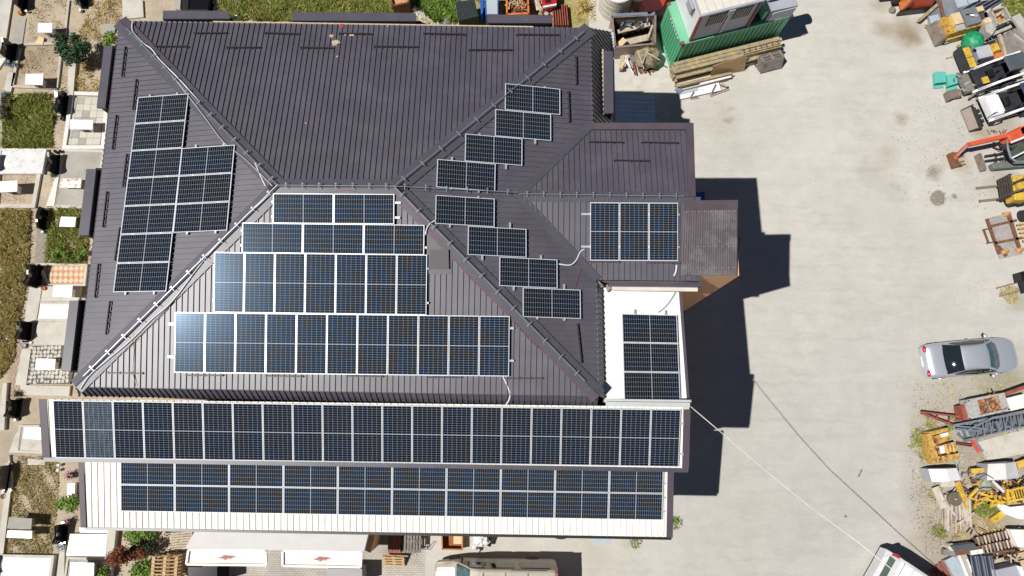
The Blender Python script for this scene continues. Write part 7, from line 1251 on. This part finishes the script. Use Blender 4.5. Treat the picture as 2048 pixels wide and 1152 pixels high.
for a, b in (((838, 1101, .1), (852, 1094, .3)), ((852, 1090, .5), (858, 1090, .5)), ((858, 1090, .5), (858, 1101, .1)), ((853, 1090, .5), (853, 1100, .1)), ((840, 1100, .1), (858, 1101, .1))): mb = MB(); ptube(mb, [a, b], .014, 5); O('frame_tube', mb, whitep, t)
t = T('strap', 'tangled white strap on the paving beside the orange brown pallet', 'strap', (*XY(828, 1108, 0), 0)); mb = MB(); ptube(mb, [(818, 1104, .03), (824, 1112, .05), (828, 1105, .03), (834, 1112, .05), (830, 1116, .03), (822, 1109, .03)], .015, 5); O('loop', mb, whitep, t)
mb = MB(); mb.blob(W(1122, 1072, .05), .3, 14, .05, 3, (1.3, .5, .3)); TM('rubber_dish', mb, rubber, 'dark rubber dish peeping out from under the wing gutter', 'dish')
mb = MB(); pp(mb, [(1186, 1070), (1220, 1070), (1222, 1088), (1184, 1088)], 0, .012); TM('steel_cover', mb, bluegrey, 'pale bluish manhole cover sheet below the wing gutter', 'cover')
# ---------------- minibus at the bottom edge
a_, b_ = W(872, 1150, 1.), W(1117, 1142, 2.4); yb = W(990, 1133, 2.35).y; x0, x1 = W(868, 1140, 1.0).x, W(1117, 1136, 2.35).x
t = T('minibus', 'dusty beige van with white bonnet, half cut off by the bottom edge', 'van', (x0, yb-1, 0)); wv = 1.95
st = [(x0, .45, .85, .25), (x0+.12, .35, 1.0, .10), (x0+.95, .3, 1.25, 0), (x0+1.05, .3, 1.30, 0), (x0+1.75, .3, 2.15, -.02), (x0+2.1, .3, 2.30, 0), (x0+3.5, .3, 2.36, 0), (x1-.15, .3, 2.34, 0), (x1, .35, 2.2, .06)]
rings = []
for x, zl, zt, ins in st: w2 = wv/2-ins; cy = yb-wv/2; rings.append([(x, cy+y, z) for y, z in ((w2*.98, zl), (w2, zl+.3), (w2, min(zt-.08, 1.1)), (w2-.05-(.10 if zt > 1.6 else .02), zt-.07), (w2*.75, zt), (0, zt+.03), (-w2*.75, zt), (-(w2-.05-(.10 if zt > 1.6 else .02)), zt-.07), (-w2, min(zt-.08, 1.1)), (-w2, zl+.3), (-w2*.98, zl))])
mb = loft(rings); bd = O('body', mb, beigep, t, smooth=False, bevel=.04)
mb = MB(); cy = yb-wv/2; mb.slab([Vector((x0+.1, cy-.85, 1.04)), Vector((x0+1.0, cy-.92, 1.31)), Vector((x0+1.0, cy+.72, 1.31)), Vector((x0+.1, cy+.5, 1.04))], (0, 0, .03)); O('bonnet', mb, whitep, t)
mb = MB(); mb.slab([Vector((x0+1.08, cy-.88, 1.36)), Vector((x0+1.7, cy-.78, 2.12)), Vector((x0+1.7, cy+.78, 2.12)), Vector((x0+1.08, cy+.88, 1.36))], Vector((-.02, 0, .02))); O('windscreen', mb, glasst, t)
for xa, xb in ((x0+1.55, x0+2.4), (x0+2.6, x0+3.7), (x0+3.9, x1-.35)): mb = MB(); mb.slab([Vector((xa, yb-.045, 1.25)), Vector((xb, yb-.045, 1.25)), Vector((xb, yb-.13, 2.05)), Vector((xa+.12, yb-.13, 2.05))], Vector((0, .035, .012))); O('side_window', mb, glassd, t)
mb = MB(); mb.blob((x0+1.3, yb+.16, 1.45), .13, 10, 0, 1, (.6, 1.1, 1.1)); O('wing_mirror', mb, blackm, t); mb = MB(); mb.tube([(x0+1.3, yb-.05, 1.3), (x0+1.3, yb+.12, 1.4)], .03, 6); O('mirror_arm', mb, blackm, t)
for x in (x0+.95, x1-1.1): mb = MB(); mb.cyl((x, yb-.22, .33), (x, yb+.01, .33), .33, 18); O('wheel', mb, rubber, t)
for k in range(3): mb = MB(); mb.bar((x0+2.3+k*1.0, cy-.7), (x0+2.3+k*1.0, cy+.7), .03, 2.385, 2.40); O('roof_seam', mb, M('dark_beige_seam', (.2, .18, .14), .7), t)
mb = MB(); mb.bar((x1-2.1, yb-.14), (x1-.5, yb-.15), .03, 2.33, 2.37); O('roof_gutter', mb, blackm, t); mb = MB(); mb.box((x1-.1, yb-.2, 2.2), (.12, .1, .15)); O('marker_lamp', mb, redl, t)
# ---------------- white van at the lower right
ang = math.radians(-34); c0 = W(1806, 1112, 1.9); d = Vector((math.cos(ang), math.sin(ang), 0)); n_ = Vector((-d.y, d.x, 0)); o_ = Vector((c0.x, c0.y, 0))
F = lambda x, y, z=0.: o_+d*x+n_*y+Vector((0, 0, z))
t = T('white_van', 'white van seen from behind in the bottom right corner, dark shadow beside it', 'van', F(0, 0)); hw_ = 1.8
rings = []
for x, zl, zt in ((-.25, .35, 1.0), (-.1, .3, 1.25), (.1, .3, 1.85), (.45, .3, 1.95), (2.2, .3, 2.0), (3.2, .3, 1.95), (3.9, .35, 1.2), (4.8, .4, 1.0)): rings.append([F(x, y, z) for y, z in ((0, zl), (.0, 1.0 if zt > 1 else zt-.1), (-.10 if zt > 1.5 else -.04, zt-.08), (-.25, zt), (-.9, zt+.02), (-1.55, zt), (-1.7, zt-.08), (-1.8, 1.0 if zt > 1 else zt-.1), (-1.8, zl))])
O('body', loft(rings), whitep, t, bevel=.05)
mb = MB(); mb.slab([F(-.13, -.25, 1.28), F(-.13, -1.55, 1.28), F(.0, -1.5, 1.56), F(.0, -.3, 1.56)], d*-.02); O('rear_window', mb, M('green_grey_glass', (.10, .13, .12), .15), t)
for y in (-.1, -1.7): mb = MB(); mb.box(tuple(F(-.02, y, 1.45)), (.15, .14, .4), ang); O('tail_light', mb, redl, t)
for x in (.0, .45, .9): mb = MB(); mb.beam(F(x+.2, -.3, 2.02), F(x+.2, -1.5, 2.02), .03, .02); O('roof_seam', mb, cabinw, t)
for x in (.6, 3.6):
    for y in (-.1, -1.7): mb = MB(); mb.cyl(F(x, y-.1, .33), F(x, y+.1, .33), .33, 16); O('wheel', mb, rubber, t)
mb = MB(); pp(mb, [(1778, 1140), (1790, 1136), (1794, 1165), (1770, 1165)], .1, .7); TM('grey_trolley', mb, alud, 'grey rounded trolley at the bottom edge left of the white van', 'trolley')
for k in range(5): mb = MB(); pbar(mb, 1862+k*6, 1140-k*5, 1880+k*6, 1165-k*3, .1, .05, .14); TM('red_plank', mb, rustr if k % 2 else woodr, '%s red brown bar from the left in the shadow of the white van' % ordn(k), 'bar', 'red brown bars by the van')
